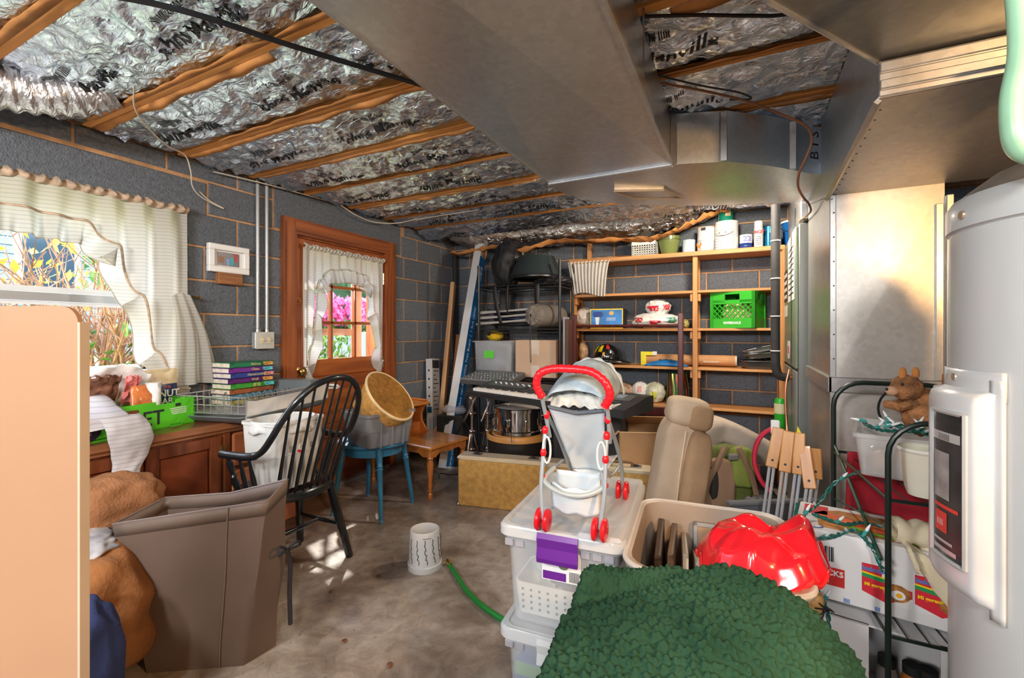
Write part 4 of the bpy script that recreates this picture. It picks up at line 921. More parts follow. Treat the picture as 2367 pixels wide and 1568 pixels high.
LV = 14; g = G(); rg = [ring(0,k/LV) for k in range(LV+1)]; n = len(rg[0])
vs = [p for r_ in rg for p in r_]; fs = [(i*n+k,i*n+(k+1)%n,(i+1)*n+(k+1)%n,(i+1)*n+k) for i in range(LV) for k in range(n)]+[tuple(range(n-1,-1,-1))]
g.add(vs, fs); obj('body', g, mHAM, hm, smooth=True, ang=60, world=True, solid=.005)
g = G(); rt = ring(0,1.0); rb = ring(0,.915); g.add(rt+rb, [(k,(k+1)%n,n+(k+1)%n,n+k) for k in range(n)]); o = obj('rim_band', g, M('hamper_band',(.185,.14,.115),.55), hm, smooth=True, ang=60, world=True, solid=.0065)
g = G(); g.tube(rt, .0045, 6, closed=True); obj('rim_piping', g, mHRIM, hm, smooth=True, world=True)
g = G(); g.tube([rg[k][9]+Vector((.004,-.004,0)) for k in range(LV+1)], .0022, 5); obj('seam', g, mHRIM, hm, smooth=True, world=True)
g = G()
for a in (-1,1): g.tube(spline([(-1.502,1.12,.42),(-1.49+.01*a,1.12+.03*a,.44),(-1.485,1.12+.045*a,.42),(-1.495,1.12+.01*a,.415)],5), .005, 5)
g.tube(spline([(-1.50,1.12,.42),(-1.50,1.135,.36),(-1.51,1.14,.25),(-1.505,1.14,.13)],5), .0085, 5); obj('tie_ribbon', g, mINK, hm, smooth=True, world=True)
# ---------------------------------------------------------------- Windsor chair
ch = T('windsor_armchair', 'black wooden spindle back armchair facing the buffet', 'chair', (-2.11,1.58,0), R(90))
def seatf():
    g = G(); poly = []
    for k in range(40):
        a = 2*PI*k/40; x = .255*math.cos(a); y = .21*math.sin(a)
        x *= 1-.22*max(0,-math.sin(a)); x = math.copysign(abs(x/.255)**.8*.255, x) if abs(x) > 1e-6 else 0; poly.append((x,y))
    lv = [(.86,.395),(.97,.402),(1.,.415),(1.,.432),(.96,.442),(.75,.436),(.4,.428),(0.001,.425)]
    for s, z in lv: pass
    vs = [(x*s,y*s,z) for s,z in lv for x,y in poly]; n = 40
    g.add(vs, [(i*n+k,i*n+(k+1)%n,(i+1)*n+(k+1)%n,(i+1)*n+k) for i in range(len(lv)-1) for k in range(n)]+[tuple(range(n-1,-1,-1))]); return g
mCHB = M('chair_black',(.010,.012,.015),.22,var=.2,coat=.3)
obj('seat', seatf(), mCHB, ch, smooth=True)
bowh = [(-.285,.085,.645),(-.272,0,.643),(-.262,-.10,.648),(-.255,-.165,.675),(-.245,-.215,.735),(-.225,-.265,.82),(-.185,-.31,.905),(-.11,-.345,.975)]
bow = bowh+[(0,-.36,1.0)]+[(-x,y,z) for x,y,z in reversed(bowh)]
bs = spline(bow, 5); g = G(); g.tube(bs, [.019 if p.z < .66 else .0155 for p in bs], 10); obj('bow_and_arms', g, mCHB, ch, smooth=True)
def turned(a, b_, prof, n=10):
    a, b_ = Vector(a), Vector(b_); g = G(); L = (b_-a).length; g.lathe([(r,z*L) for r,z in prof], n, AIM(a,b_)); return g
for i in range(9):
    f = (i-4)/4; tx = f*.205; q = min(bs, key=lambda p: abs(p.x-tx)+(10 if p.z < .7 else 0)); a_ = f*.165
    g = turned((a_,-.165-.025*(1-f*f)*1.0+.02,.432), q, [(.006,0),(.0085,.12),(.0095,.25),(.007,.5),(.0055,1)]); obj('spindle', g, mCHB, ch, smooth=True)
for s in (-1,1):
    for y, yy, big in ((.09,.06,1),(.02,-.03,0),(-.05,-.10,0)):
        pr = [(.008,0),(.013,.15),(.018,.3),(.012,.42),(.017,.47),(.010,.52),(.014,.62),(.016,.78),(.009,.9),(.008,1)] if big else [(.007,0),(.011,.3),(.012,.5),(.008,.8),(.007,1)]
        g = turned((s*.215,y-.03,.435),(s*.272,yy,.64),pr); obj('arm_spindle', g, mCHB, ch, smooth=True)
LEGS = [((-.16,-.13,.40),(-.225,-.205,0)),((.16,-.13,.40),(.225,-.205,0)),((-.17,.13,.40),(-.225,.19,0)),((.17,.13,.40),(.225,.19,0))]
for a, b_ in LEGS:
    g = turned(b_, a, [(.018,0),(.020,.02),(.022,.5),(.025,.8),(.022,1)], 4 if 0 else 8); obj('leg', g, mCHB, ch, smooth=True)
def mid(i, t_): return Vector(LEGS[i][1]).lerp(Vector(LEGS[i][0]), t_)
for a, b_ in ((mid(0,.45),mid(2,.45)),(mid(1,.45),mid(3,.45)),((mid(0,.45)+mid(2,.45))/2,(mid(1,.45)+mid(3,.45))/2)):
    g = turned(a, b_, [(.008,0),(.012,.3),(.014,.5),(.012,.7),(.008,1)]); obj('stretcher', g, mCHB, ch, smooth=True)
bn = T('white_bin', 'white plastic waste bin with red round logo on the chair seat', 'bin', (-2.10,1.555,.445), R(3))
g = G(); mBIN = M('bin_white',(.70,.71,.70),.35,var=.04)
lv = [(.20,.24,.03,.0),(.235,.285,.035,.17),(.24,.29,.035,.172),(.25,.305,.035,.32),(.262,.318,.04,.322),(.262,.318,.04,.335),(.245,.30,.035,.335),(.195,.235,.03,.012)]
tub(lv, None, g); obj('body', g, mBIN, bn, smooth=True)
g = G(); g.grid(60,5, lambda u,v: ((.128+.012*v+.006*nz(u*20,v*3))*math.cos(2*PI*u)*1.0*(1 if abs(math.cos(2*PI*u))<.8 else 1.0), (.158+.012*v)*math.sin(2*PI*u), .34-.06*v*(1+.4*nz(u*12,1))), cu=True); obj('liner', g, M('liner_film',(.72,.74,.74),.15,var=.2,vs=20), bn, smooth=True, solid=.001)
g = G(); g.lathe([(.030,0),(.030,.0015)],20, Matrix.Translation((.119,.0,.20)) @ Matrix.Rotation(PI/2,4,'Y')); lg = obj('logo_disc', g, M('logo_red',(.68,.02,.04),.4), bn)
g = G(); g.tube([(.1215,.014*math.cos(a),.20+.014*math.sin(a)) for a in [k*PI/6 for k in range(10)]], .003, 5); obj('logo_mark', g, mWHITE, lg)
for y, s in ((-.06,'||||'),(.065,'|||')):
    Xb = Matrix.Translation((.122,y,.20)) @ Matrix.Rotation(PI/2,4,'Z') @ Matrix.Rotation(PI/2,4,'X') @ Matrix.Rotation(PI/2,4,'Z'); lettering(s, .03, mINK, bn, Xb)
# ---------------------------------------------------------------- blue stool, tote, basket
st = T('blue_stool', 'round blue painted wooden stool under the grey tote', 'stool', (-2.27,2.37,0), R(8))
mBLU = M('stool_blue',(.035,.20,.36),.4,var=.15,vs=10,coat=.2)
g = G(); g.lathe([(.0,.455),(.19,.455),(.225,.462),(.232,.472),(.228,.484),(.20,.488),(0,.488)],40, sx=1.05); obj('seat', g, mBLU, st, smooth=True)
g = G(); g.lathe([(.175,.40),(.19,.40),(.19,.457),(.175,.457)],32, cap=False); obj('apron', g, mBLU, st, smooth=True)
for x, y in ((.17,-.17),(.17,.17),(-.17,.17),(-.17,-.17)):
    g = turned((x*1.12,y*1.12,0),(x*.82,y*.82,.457),[(.012,0),(.014,.02),(.010,.04),(.014,.06),(.016,.4),(.018,.70),(.024,.72),(.017,.74),(.023,.76),(.018,.78),(.020,.82),(.022,1)],12); obj('leg', g, mBLU, st, smooth=True)
to = T('grey_tote', 'small grey plastic storage tote on the blue stool', 'tote', (-2.17,2.31,.488), R(-14))
mTOT = M('tote_grey',(.20,.21,.235),.5,var=.06)
g = G(); tub([(.27,.31,.03,0),(.295,.335,.03,.10),(.30,.34,.03,.102),(.315,.36,.03,.195),(.335,.38,.03,.197),(.335,.38,.03,.215),(.31,.355,.03,.215),(.26,.30,.03,.01)], None, g); obj('body', g, mTOT, to, smooth=True)
for (a,b_,c,d) in ((.158,-.07,.17,.07),):
    g = G(); g.cb(a-.004,b_,.165,c+.012,d,.192,.004); obj('handle', g, mTOT, to)
for y in (-.085,.0,.085):
    g = G(); g.cb(.140,y-.003,.005,.160,y+.003,.165,.002, Matrix.Rotation(R(4),4,'Y')); obj('rib', g, mTOT, to)
bk = T('wicker_basket', 'golden straw basket tipped on its side in the grey tote', 'basket', (-2.16,2.32,.725), e=(R(-24),R(38),R(-30)))
mWICK = M('straw',(.62,.33,.09),.8,var=.35,vs=40,bump=.8,bs=110); mWICKI = M('straw_inside',(.70,.34,.07),.7,var=.3,vs=18,bump=.6,bs=60)
pr = [(0,-.10),(.10,-.10),(.135,-.08),(.165,-.02),(.185,.05),(.195,.09),(.19,.10),(.178,.09),(.16,.0),(.125,-.07),(0,-.085)]
def wv(prf): return [(r*(1+.012*((i%2)*2-1)),z) for i,(r,z) in enumerate(prf)]
g = G(); g.lathe(pr[:7], 40, sx=1.0, sy=.82); obj('shell', g, mWICK, bk, smooth=True)
g = G(); g.lathe(pr[6:], 40, sx=1.0, sy=.82); obj('lining', g, mWICKI, bk, smooth=True)
g = G(); g.tube([(.195*math.cos(a),.16*math.sin(a),.095) for a in [2*PI*k/40 for k in range(40)]], .008, 6, closed=True); obj('rim', g, M('straw_pale',(.80,.62,.36),.7), bk, smooth=True)
g = G(); g.tube(spline([(-.10,-.12,.06),(-.085,-.10,.02),(-.03,-.115,.01),(.0,-.135,.05)],6), .006, 6); obj('handle', g, M('leather_dark',(.06,.03,.02),.5), bk, smooth=True)
bk.scale = (1.1,1.1,1.1)
sb = T('straw_hat', 'small straw bag peeking out behind the tipped basket', 'bag', (-2.29,2.27,.70)); g = G(); g.ell((0,0,.03),(.06,.05,.045),20,12,.1); obj('bag_body', g, mWICK, sb, smooth=True)
# ---------------------------------------------------------------- step table
tb = T('step_table', 'honey maple two-tier step end table by the stool', 'table', (-2.33,2.92,0), R(-8))
mMAP = WOOD('maple',(.50,.17,.03),(.72,.29,.06),0,9,.28,coat=.4); mMAPV = WOOD('maple_up',(.42,.13,.025),(.62,.22,.05),2,9,.28,coat=.4)
g = G(); g.cb(-.36,-.215,.362,.36,.215,.385,.006); obj('lower_top', g, mMAP, tb)
for a, b_, ax in (((-.33,-.195),(.33,-.195),1),((-.33,.195),(.33,.195),1)):
    poly = [(-.33,.362),(.33,.362),(.33,.31),(.27,.30),(.22,.325),(.10,.322),(0,.312),(-.10,.322),(-.22,.325),(-.27,.30),(-.33,.31)]
    g = G(); g.prism(poly, a[1]-.008,a[1]+.008,1); obj('apron', g, mMAPV, tb)
for x in (-.335,.335):
    poly = [(-.19,.362),(.19,.362),(.19,.31),(.15,.30),(.10,.328),(0,.318),(-.10,.328),(-.15,.30),(-.19,.31)]; g = G(); g.prism(poly, x-.008,x+.008,0); obj('apron', g, mMAPV, tb)
for x in (-.32,.32):
    for y in (-.18,.18):
        g = G(); g.lathe([(.016,0),(.020,.008),(.021,.03),(.013,.045),(.018,.06),(.012,.075),(.020,.105),(.014,.12),(.022,.20),(.026,.25),(.018,.285),(.026,.295),(.020,.305),(.022,.36)],14, Matrix.Translation((x,y,0))); obj('leg', g, mMAPV, tb, smooth=True)
sp_poly = [(-.34,.385),(-.06,.385),(-.09,.42),(-.13,.47),(-.135,.53),(-.11,.58),(-.08,.61),(-.34,.61)]
for y in (-.17,.17):
    g = G(); g.prism(sp_poly, y-.009,y+.009,1); obj('tier_support', g, mMAPV, tb)
g = G(); g.cb(-.36,-.205,.61,-.06,.205,.63,.006); obj('upper_top', g, mMAP, tb)
g = G(); g.cb(-.355,-.195,.63,-.337,.195,.665,.006); g.cb(-.355,-.20,.63,-.09,-.185,.65,.006); g.cb(-.355,.185,.63,-.09,.20,.65,.006); obj('gallery_rail', g, mMAP, tb)
g = G(); g.cb(-.33,-.16,.385,-.14,.16,.46,.004); obj('drawer_box', g, mMAPV, tb)
# ---------------------------------------------------------------- bucket and hose on the floor
bu = T('ice_cream_bucket', 'white plastic tub standing upside down on the concrete', 'bucket', (-1.475,1.905,.0), R(-40))
g = G(); g.lathe([(.086,0),(.088,.006),(.088,.03),(.083,.032),(.076,.19),(.074,.198),(.070,.200),(.066,.197),(0,.197)],36); obj('tub', g, M('tub_white',(.74,.75,.76),.3,var=.03,sss=.1), bu, smooth=True)
for k in range(6):
    a0 = -1.2+k*.52; g = G(); pts = []
    for s in range(26):
        q = s/25; a = a0+.16*(q-.5)+.05*math.sin(q*22); z = .165-.115*q+.006*math.sin(q*31); r_ = .0835-.0075*(z-.03)/.16+.0006
        pts.append((r_*math.cos(a),r_*math.sin(a),z))
    g.tube(pts, .0017, 4); obj('script_print', g, mINK, bu)
g = G(); g.tube([(.0775*math.cos(a),.0775*math.sin(a),.176) for a in [-.35+.03*k for k in range(20)]], .0012, 4); obj('print_line', g, mINK, bu)
ho = T('garden_hose', 'green garden hose end lying on the floor by the bins', 'hose', (-1.1,1.75,0))
P = spline([(-1.36,1.96,.012),(-1.28,1.90,.012),(-1.15,1.80,.012),(-1.0,1.72,.012),(-.80,1.66,.012),(-.60,1.62,.012)],8)
g = G(); g.tube(P, .012, 10); obj('tube', g, M('hose_green',(.01,.22,.03),.35,var=.1), ho, smooth=True, world=True)
g = G(); g.tube([(-1.385,1.985,.013),(-1.35,1.952,.013)], .0145, 10); obj('coupling', g, mBRASS, ho, smooth=True, world=True)
random.seed(11)
for k, (x,y) in enumerate(((-1.40,1.30),(-1.62,1.72),(-1.15,1.28),(-1.30,1.12),(-1.72,1.52),(-1.58,1.98))):
    lf = obj('dry_leaf', G().grid(5,4, lambda u,v: (-.014+.028*u, (-.010+.020*v)*math.sin(PI*(.1+.8*u)), .003+.004*abs(v-.5)+.003*math.sin(u*4))), M('dry_leaf',(.20,.09,.04),.8,var=.5,vs=30), smooth=True, solid=.0008)
    lf.location = (x,y,0); lf.rotation_euler = (0,0,random.uniform(0,6)); tag(lf, ['brown leaf scrap on the floor below the garden hose','brown leaf scrap between the chair leg and the tub','brown leaf scrap nearest the lower clear bin','brown leaf scrap nearest the viewer on the open floor','brown leaf scrap in front of the hamper','brown leaf scrap beside the upside down tub'][k], 'leaf', 'dry leaf scraps on the floor')
# ================================================================ back wall: wooden shelves
sh = T('wooden_shelving', 'tall rough pine shelving built against the back wall', 'shelf', (-.55,4.1,0))
SX = [-1.39,-.345,.262]; YF, YK = 3.95, 4.235
SZ = [1.858,1.555,1.248,.93,.612]
def W(nm, x0,y0,z0,x1,y1,z1,m=mSHELF,par=sh):
    g = G(); g.cb(x0,y0,z0,x1,y1,z1,.003); return obj(nm, g, m, par, world=True)
for x in SX:
    W('upright', x-.019,YF,0,x+.019,YF+.085,1.84,mSHELFV); W('back_post', x-.019,YK-.04,0,x+.019,YK,1.84,mSHELFV)
    if x != SX[1]: W('side_board', x-.012,YF+.085,.3,x+.012,YK-.04,1.5,WOOD('shelf_dark',(.16,.055,.018),(.28,.11,.035),2,10,.6))
W('shelf_board', SX[0]-.03,YF-.005,SZ[0]-.02,SX[2]+.02,YK,SZ[0]+.015)
for z in SZ[1:]:
    W('shelf_board', SX[0]+.019,YF+.004,z-.02,SX[1]-.019,YK,z+.003); W('shelf_board', SX[1]+.019,YF+.004,z-.018,SX[2]-.019,YK,z+.003)
W('shelf_board', SX[0]+.019,YF+.004,.28,SX[1]-.019,YK,.30); W('shelf_board', SX[1]+.019,YF+.004,.28,SX[2]-.019,YK,.30)
for z in SZ[1:]:
    for x0, x1 in ((SX[0]+.019,SX[0]+.04),(SX[1]-.04,SX[1]-.019),(SX[1]+.019,SX[1]+.04)): W('cleat', x0,YF+.02,z-.085,x1,YF+.09,z-.021,mSHELFV)
W('ceiling_post', -1.325,4.19,1.875,-1.285,4.235,2.20,mSHELFV)
rod = obj('curtain_rod', G().tube([(-1.42,3.925,1.838),(.25,3.925,1.838)], .006, 8), M('rod_gold',(.60,.42,.22),.35,.5), smooth=True); tag(rod, 'thin brass curtain rod along the top shelf front', 'rod')
t = T('cafe_curtain', 'bunched white cafe curtain hanging at the top shelf end', 'curtain', (-1.22,3.91,1.545))
g = G(); g.grid(90,16, lambda u,v: (-1.42+(.39-.10*v**.7)*u+.06*v, 3.925+.020*math.sin(u*2*PI*11)*(.4+.6*v)-.02*v, 1.852-.30*v+.02*math.sin(u*5)*v)); obj('cloth', g, M('cafe_white',(.70,.69,.66),.85,var=.08,tl=.2), t, smooth=True, ang=180, world=True)
# ---- top shelf
ZT = SZ[0]+.016
def can(name, label, x, r, h, body, y=4.08, z=ZT, rim=True, lid=None, cat='can', extra=None):
    t = T(name, label, cat, (x,y,z), R(-20))
    g = G(); g.lathe([(r,0),(r,.004),(r*.985,.006),(r*.985,h-.008),(r,h-.006),(r,h)],28); obj('body', g, body, t, smooth=True)
    g = G(); g.lathe([(r*.96,h-.001),(r*.9,h+.002),(r*.86,h-.004),(0,h-.004)],28); obj('lid', g, lid or mSTEEL, t, smooth=True)
    return t
def wrap(t, r, a0, a1, z0, z1, mat, name='label', n=16):
    g = G(); g.grid(n,2, lambda u,v: ((r+.0012)*math.cos(R(a0+(a1-a0)*u)),(r+.0012)*math.sin(R(a0+(a1-a0)*u)),z0+(z1-z0)*v)); return obj(name, g, mat, t, smooth=True, solid=.0006)
t = T('white_basket', 'white perforated plastic basket on the top shelf', 'basket', (-.76,4.08,ZT), R(0))
def frame_panel(g, x0,x1,z0,z1,y0,y1,nx,nz_,bar,top):     # perforated panel as lattice of bars
    g.box(x0,y0,z1-top,x1,y1,z1); g.box(x0,y0,z0,x1,y1,z0+bar*1.5)
    for k in range(nx+1): xx = x0+(x1-x0-bar)*k/nx; g.box(xx,y0,z0,xx+bar,y1,z1-top)
    for k in range(1,nz_): zz = z0+(z1-top-z0)*k/nz_; g.box(x0,y0,zz,x1,y1,zz+bar)
mPLW = M('plastic_white',(.80,.79,.74),.4,var=.03)
g = G(); frame_panel(g,-.105,.105,0,.15,-.09,-.086,10,5,.006,.055); obj('front_panel', g, mPLW, t)
g = G(); frame_panel(g,-.105,.105,0,.15,.086,.09,10,5,.006,.055); obj('rear_panel', g, mPLW, t)
for x in (-.105,.101):
    g = G(); g.box(x,-.09,0,x+.004,.09,.15); obj('side_panel', g, mPLW, t)
g = G(); g.box(-.105,-.09,0,.105,.09,.004); obj('floor_panel', g, mPLW, t)
g = G(); g.prism(rpoly(.075,.018,.009), -.0915,-.0898, 1, Matrix.Translation((0,0,.125))); obj('hand_slot', g, M('slot_dark',(.06,.06,.05),.8), t)
t = T('green_bowl', 'olive green glazed tub with slot handle on the top shelf', 'bowl', (-.56,4.07,ZT))
g = G(); g.lathe([(.058,0),(.066,.02),(.080,.08),(.090,.125),(.092,.155),(.086,.155),(.075,.08),(.06,.01),(0,.01)],30); obj('body', g, M('olive_plastic',(.16,.20,.06),.2,var=.1), t, smooth=True)
g = G(); g.lathe([(.0885,.122),(.093,.125),(.0935,.13),(.0905,.132)],30,cap=False); obj('band', g, M('olive_dark',(.10,.13,.04),.3), t, smooth=True)
g = G(); g.prism(rpoly(.05,.016,.008), -.094,-.088, 1, Matrix.Translation((-.02,0,.143))); obj('hand_slot', g, _M['slot_dark'], t)
mCANW = M('can_white',(.74,.74,.76),.35,var=.04); mCANB = M('can_blue',(.02,.16,.42),.35,var=.2,vs=20)
c1 = can('quart_paint_can', 'small pale blue paint can beside the olive bowl', -.405,.052,.115,M('can_paleblue',(.55,.63,.72),.35,var=.1)); wrap(c1,.052,150,215,.004,.11,mCANB)
c2 = can('butterfly_paint_can', 'grey white paint can with orange butterfly label', -.272,.068,.205,mCANW,lid=M('lid_tan',(.62,.36,.22),.5))
wrap(c2,.067,180,360,.01,.10,M('label_cloud',(.62,.66,.70),.4,var=.2))
g = G()
for s in (-1,1): g.add([(0,0,0),(s*.020,0,.035),(s*.028,0,.012),(s*.014,0,-.006),(s*.022,0,-.022),(s*.004,0,-.014)], [(0,1,2,3),(0,3,4,5)])
o = obj('butterfly', g, M('butterfly_orange',(.75,.25,.03),.5,var=.5,vs=60), c2, solid=.0008); o.location = (-.03,-.0640,.05); o.rotation_euler = (0,0,R(-20))
g = G(); g.cb(-.012,-.071,.175,.03,-.066,.20,.003); obj('lid_clip', g, mSTEEL, c2)
c3 = can('gallon_paint_can', 'large white gallon paint can under the green can', -.118,.088,.235,mCANW)
for k in range(7): wrap(c3,.0875,225,330,.03+k*.022,.033+k*.022,M('print_grey',(.45,.45,.5),.5),'print_line')
for a in (255,288):
    g = G(); g.lathe([(.004,0),(.004,.002)],8, Matrix.Translation((.089*math.cos(R(a)),.089*math.sin(R(a)),.14)) @ Matrix.Rotation(PI/2,4,'X')); obj('ear_rivet', g, mINK, c3)
g = G(); g.tube([(.091*math.cos(R(a)),.091*math.sin(R(a)),.115+.028*((a-272)/50)**2) for a in range(222,323,5)], .002, 5); obj('bail_handle', g, mSTEEL, c3, smooth=True)
c4 = can('green_paint_can', 'small dark green can standing on the white gallon can', -.122,.055,.120,M('can_green',(.01,.22,.14),.3,var=.1), z=ZT+.237); wrap(c4,.0545,285,330,.04,.10,M('label_tan',(.70,.55,.32),.5)); wrap(c4,.0545,200,222,.005,.115,mCANW)
c5 = can('navy_label_can', 'small white can with navy and red 22 label', .022,.047,.118,mCANW); wrap(c5,.0465,180,360,.004,.05,M('label_deepblue',(.01,.04,.22),.4)); 
lettering('22', .055, M('digit_navy',(.02,.05,.30),.4), c5, Matrix.Rotation(R(20),4,'Z') @ Matrix.Translation((.008,-.049,.082)) @ Matrix.Rotation(PI/2,4,'X'), bold=.002)
c6 = T('spray_can', 'white aerosol can with red lettering on the top shelf', 'can', (.110,4.06,ZT))
g = G(); g.lathe([(.033,0),(.033,.16),(.030,.172),(.026,.178)],24); obj('body', g, mCANW, c6, smooth=True)
g = G(); g.lathe([(.031,.172),(.031,.210),(.028,.216),(0,.216)],24); obj('cap', g, mWHITE, c6, smooth=True)
lettering('HOT', .034, M('digit_red',(.60,.03,.05),.4), c6, Matrix.Rotation(R(8),4,'Z') @ Matrix.Translation((0,-.0345,.125)) @ Matrix.Rotation(PI/2,4,'X'), bold=.001)
for k in range(5): wrap(c6,.033,235,300,.03+k*.014,.033+k*.014,mINK,'print_line')
can('blue_paint_can', 'metallic blue paint can behind the black pipe', .182,.038,.175,M('can_cyan',(.01,.20,.42),.25,.4,var=.15),y=4.12)
can('white_quart_can', 'small white can half hidden by the black pipe', .225,.036,.125,mCANW,y=4.02)
t = T('blue_bucket', 'bright blue plastic pail at the end of the top shelf', 'bucket', (.36,4.12,1.868))
g = G(); g.lathe([(.070,0),(.090,.19),(.096,.19),(.096,.205),(.088,.205),(.068,.01),(0,.01)],28); obj('pail', g, M('pail_blue',(.01,.14,.50),.25,var=.05), t, smooth=True)
g = G(); g.lathe([(.097,.192),(.099,.196),(.099,.206),(.093,.208),(.088,.206)],28,cap=False); obj('rim', g, mWHITE, t, smooth=True)
g = G(); g.tube([(.10*math.cos(R(a)),.10*math.sin(R(a)),.17-.06*math.sin(R(a-180))) for a in range(180,361,12)], .0025, 5); obj('bail_handle', g, mSTEEL, t, smooth=True)
# ---- second level down
ZA = SZ[2]+.004
def crumple(name, label, cat, c, r, mat, am, fr, seed, patches=(), nu=46, nv=26, rz=0.):
    t = T(name, label, cat, (c[0],c[1],c[2]), rz)
    def f(u, v, k=1.):
        a = 2*PI*u; b_ = -PI/2+PI*v; q = Vector((math.cos(b_)*math.cos(a), math.cos(b_)*math.sin(a), math.sin(b_)))
        w_ = 1+am*(1-2*abs(nz(q.x*fr+seed,q.y*fr,q.z*fr)))+am*.5*nz(q.x*fr*2.3,q.y*fr*2.3+seed,q.z*fr*2.3)
        return (r[0]*q.x*w_*k, r[1]*q.y*w_*k, max(.002, r[2]+r[2]*q.z*w_*k))
    g = G(); g.grid(nu,nv,f,cu=True); obj('film', g, mat, t, smooth=True, ang=70)
    for (u0,u1,v0,v1,m_,nm) in patches:
        g = G(); g.grid(12,8, lambda u,v: f(u0+(u1-u0)*u, v0+(v1-v0)*v, 1.012)); obj(nm, g, m_, t, smooth=True, ang=180)
    return t
mBAGW = M('bag_white',(.78,.78,.76),.3,var=.12,vs=14); mBAGR = M('bag_red',(.65,.03,.05),.35); mBAGG = M('bag_green',(.06,.25,.18),.35)
mBAGT = M('bag_grey',(.55,.50,.46),.3,var=.2,vs=14)
crumple('grey_plastic_bag', 'pale grey crumpled bag beside the blue box', 'bag', (-1.32,4.10,ZA), (.085,.10,.095), mBAGT,.12,2.2,1)
t = T('wipes_carton', 'blue and yellow printed carton on the middle shelf', 'box', (-1.085,4.08,ZA), R(3))
g = G(); g.cb(-.145,-.10,0,.145,.10,.175,.003); obj('carton', g, M('carton_navy',(.02,.025,.05),.4), t)
g = G(); g.box(-.145,-.1025,0,.145,-.10,.175); fr = obj('yellow_face', g, M('carton_yellow',(.90,.66,.03),.45), t)
g = G(); g.box(-.137,-.1040,.008,.137,-.1025,.165); fa = obj('blue_face', g, M('carton_blue',(.03,.22,.62),.4,var=.35,vs=9), fr)
g = G(); g.prism(rpoly(.09,.05,.025), -.1050,-.1040,1, Matrix.Translation((-.075,0,.125))); obj('art_patch', g, M('art_darkblue',(.01,.05,.30),.4), fr)
g = G(); g.prism(rpoly(.04,.035,.017), -.1050,-.1040,1, Matrix.Translation((.045,0,.135))); obj('art_patch', g, M('art_orange',(.85,.45,.10),.4), fr)
g = G(); g.prism([(-.10,.10),(-.06,.105),(-.07,.03),(-.09,.02)], -.1050,-.1040,1); obj('art_patch', g, mWHITE, fr)
lettering('|||||||||', .034, mWHITE, fr, Matrix.Translation((.04,-.1052,.085)) @ Matrix.Rotation(PI/2,4,'X'), shear=.2)
crumple('shopping_bag', 'white plastic shopping bag with red print on the middle shelf', 'bag', (-.675,4.06,ZA), (.185,.10,.065), mBAGW,.16,2.6,4,
    [(.60,.68,.45,.62,mBAGR,'print_patch'),(.85,.92,.4,.62,mBAGG,'print_patch'),(.73,.80,.35,.5,mBAGR,'print_patch')])
crumple('knotted_bag', 'smaller knotted white and red bag on top of shopping bag', 'bag', (-.655,4.08,ZA+.115), (.095,.08,.065), mBAGW,.18,2.4,7,[(.62,.78,.35,.55,mBAGR,'print_patch'),(.84,.95,.4,.6,mBAGR,'print_patch')])
crumple('foil_bag', 'small gold and dark patterned packet at the shelf upright', 'packet', (-.43,4.08,ZA), (.028,.04,.036), M('packet_gold',(.40,.36,.12),.4,var=.9,vs=60),.1,3,9)
# green milk crate
cr = T('milk_crate', 'bright green plastic milk crate on the middle shelf', 'crate', (-.035,4.085,ZA), R(-18))
mCRT = M('crate_green',(.03,.42,.02),.35,var=.08)
def crate_wall(L, Hh):
    g = G(); th = .008
    g.box(-L/2,-th,0,L/2,th,.075); g.box(-L/2,-th,Hh-.02,L/2,th,Hh); g.box(-L/2,-th,Hh-.085,-.055,th,Hh-.02); g.box(.055,-th,Hh-.085,L/2,th,Hh-.02); g.box(-L/2,-th,Hh-.095,L/2,th,Hh-.065)
    for s in (-1,1): g.box(s*L/2-.012,-th*1.5,0,s*L/2+.012,th*1.5,Hh)
    z0, z1 = .07, Hh-.09; n = 8
    for k in range(-3,n+1):
        for s in (1,-1):
            x0 = -L/2+L*k/n; x1 = x0+(z1-z0)*.9
            a, b_ = (x0,z0), (x1,z1)
            if a[0] < -L/2: tt = (-L/2-a[0])/(b_[0]-a[0]); a = (-L/2, z0+(z1-z0)*tt)
            if b_[0] > L/2: tt = (L/2-a[0])/(b_[0]-a[0]); b_ = (L/2, a[1]+(b_[1]-a[1])*tt)
            if a[0] >= b_[0]: continue
            if s < 0: a, b_ = (-a[0],a[1]), (-b_[0],b_[1])
            g.tube([(a[0],0,a[1]),(b_[0],0,b_[1])], .0042, 4)
    return g
for (nm, L, x, y, a) in (('side_panel',.31,0,-.125,0),('side_panel',.31,0,.125,0),('side_panel',.25,-.155,0,90),('side_panel',.25,.155,0,90)):
    o = obj(nm, crate_wall(L,.285), mCRT, cr); o.location = (x,y,0); o.rotation_euler = (0,0,R(a))
g = G(); g.box(-.155,-.125,0,.155,.125,.008); obj('floor_panel', g, mCRT, cr)
lettering('RIVERDALE', .026, mWHITE, cr, Matrix.Translation((0,-.1335,.04)) @ Matrix.Rotation(PI/2,4,'X'), bold=.001)
crumple('crate_contents', 'pale yellow cloth bundle inside the green crate', 'cloth', (-.035,4.085,ZA+.01), (.11,.085,.10), M('cloth_straw',(.70,.66,.35),.8,var=.3,vs=20),.15,3,11)
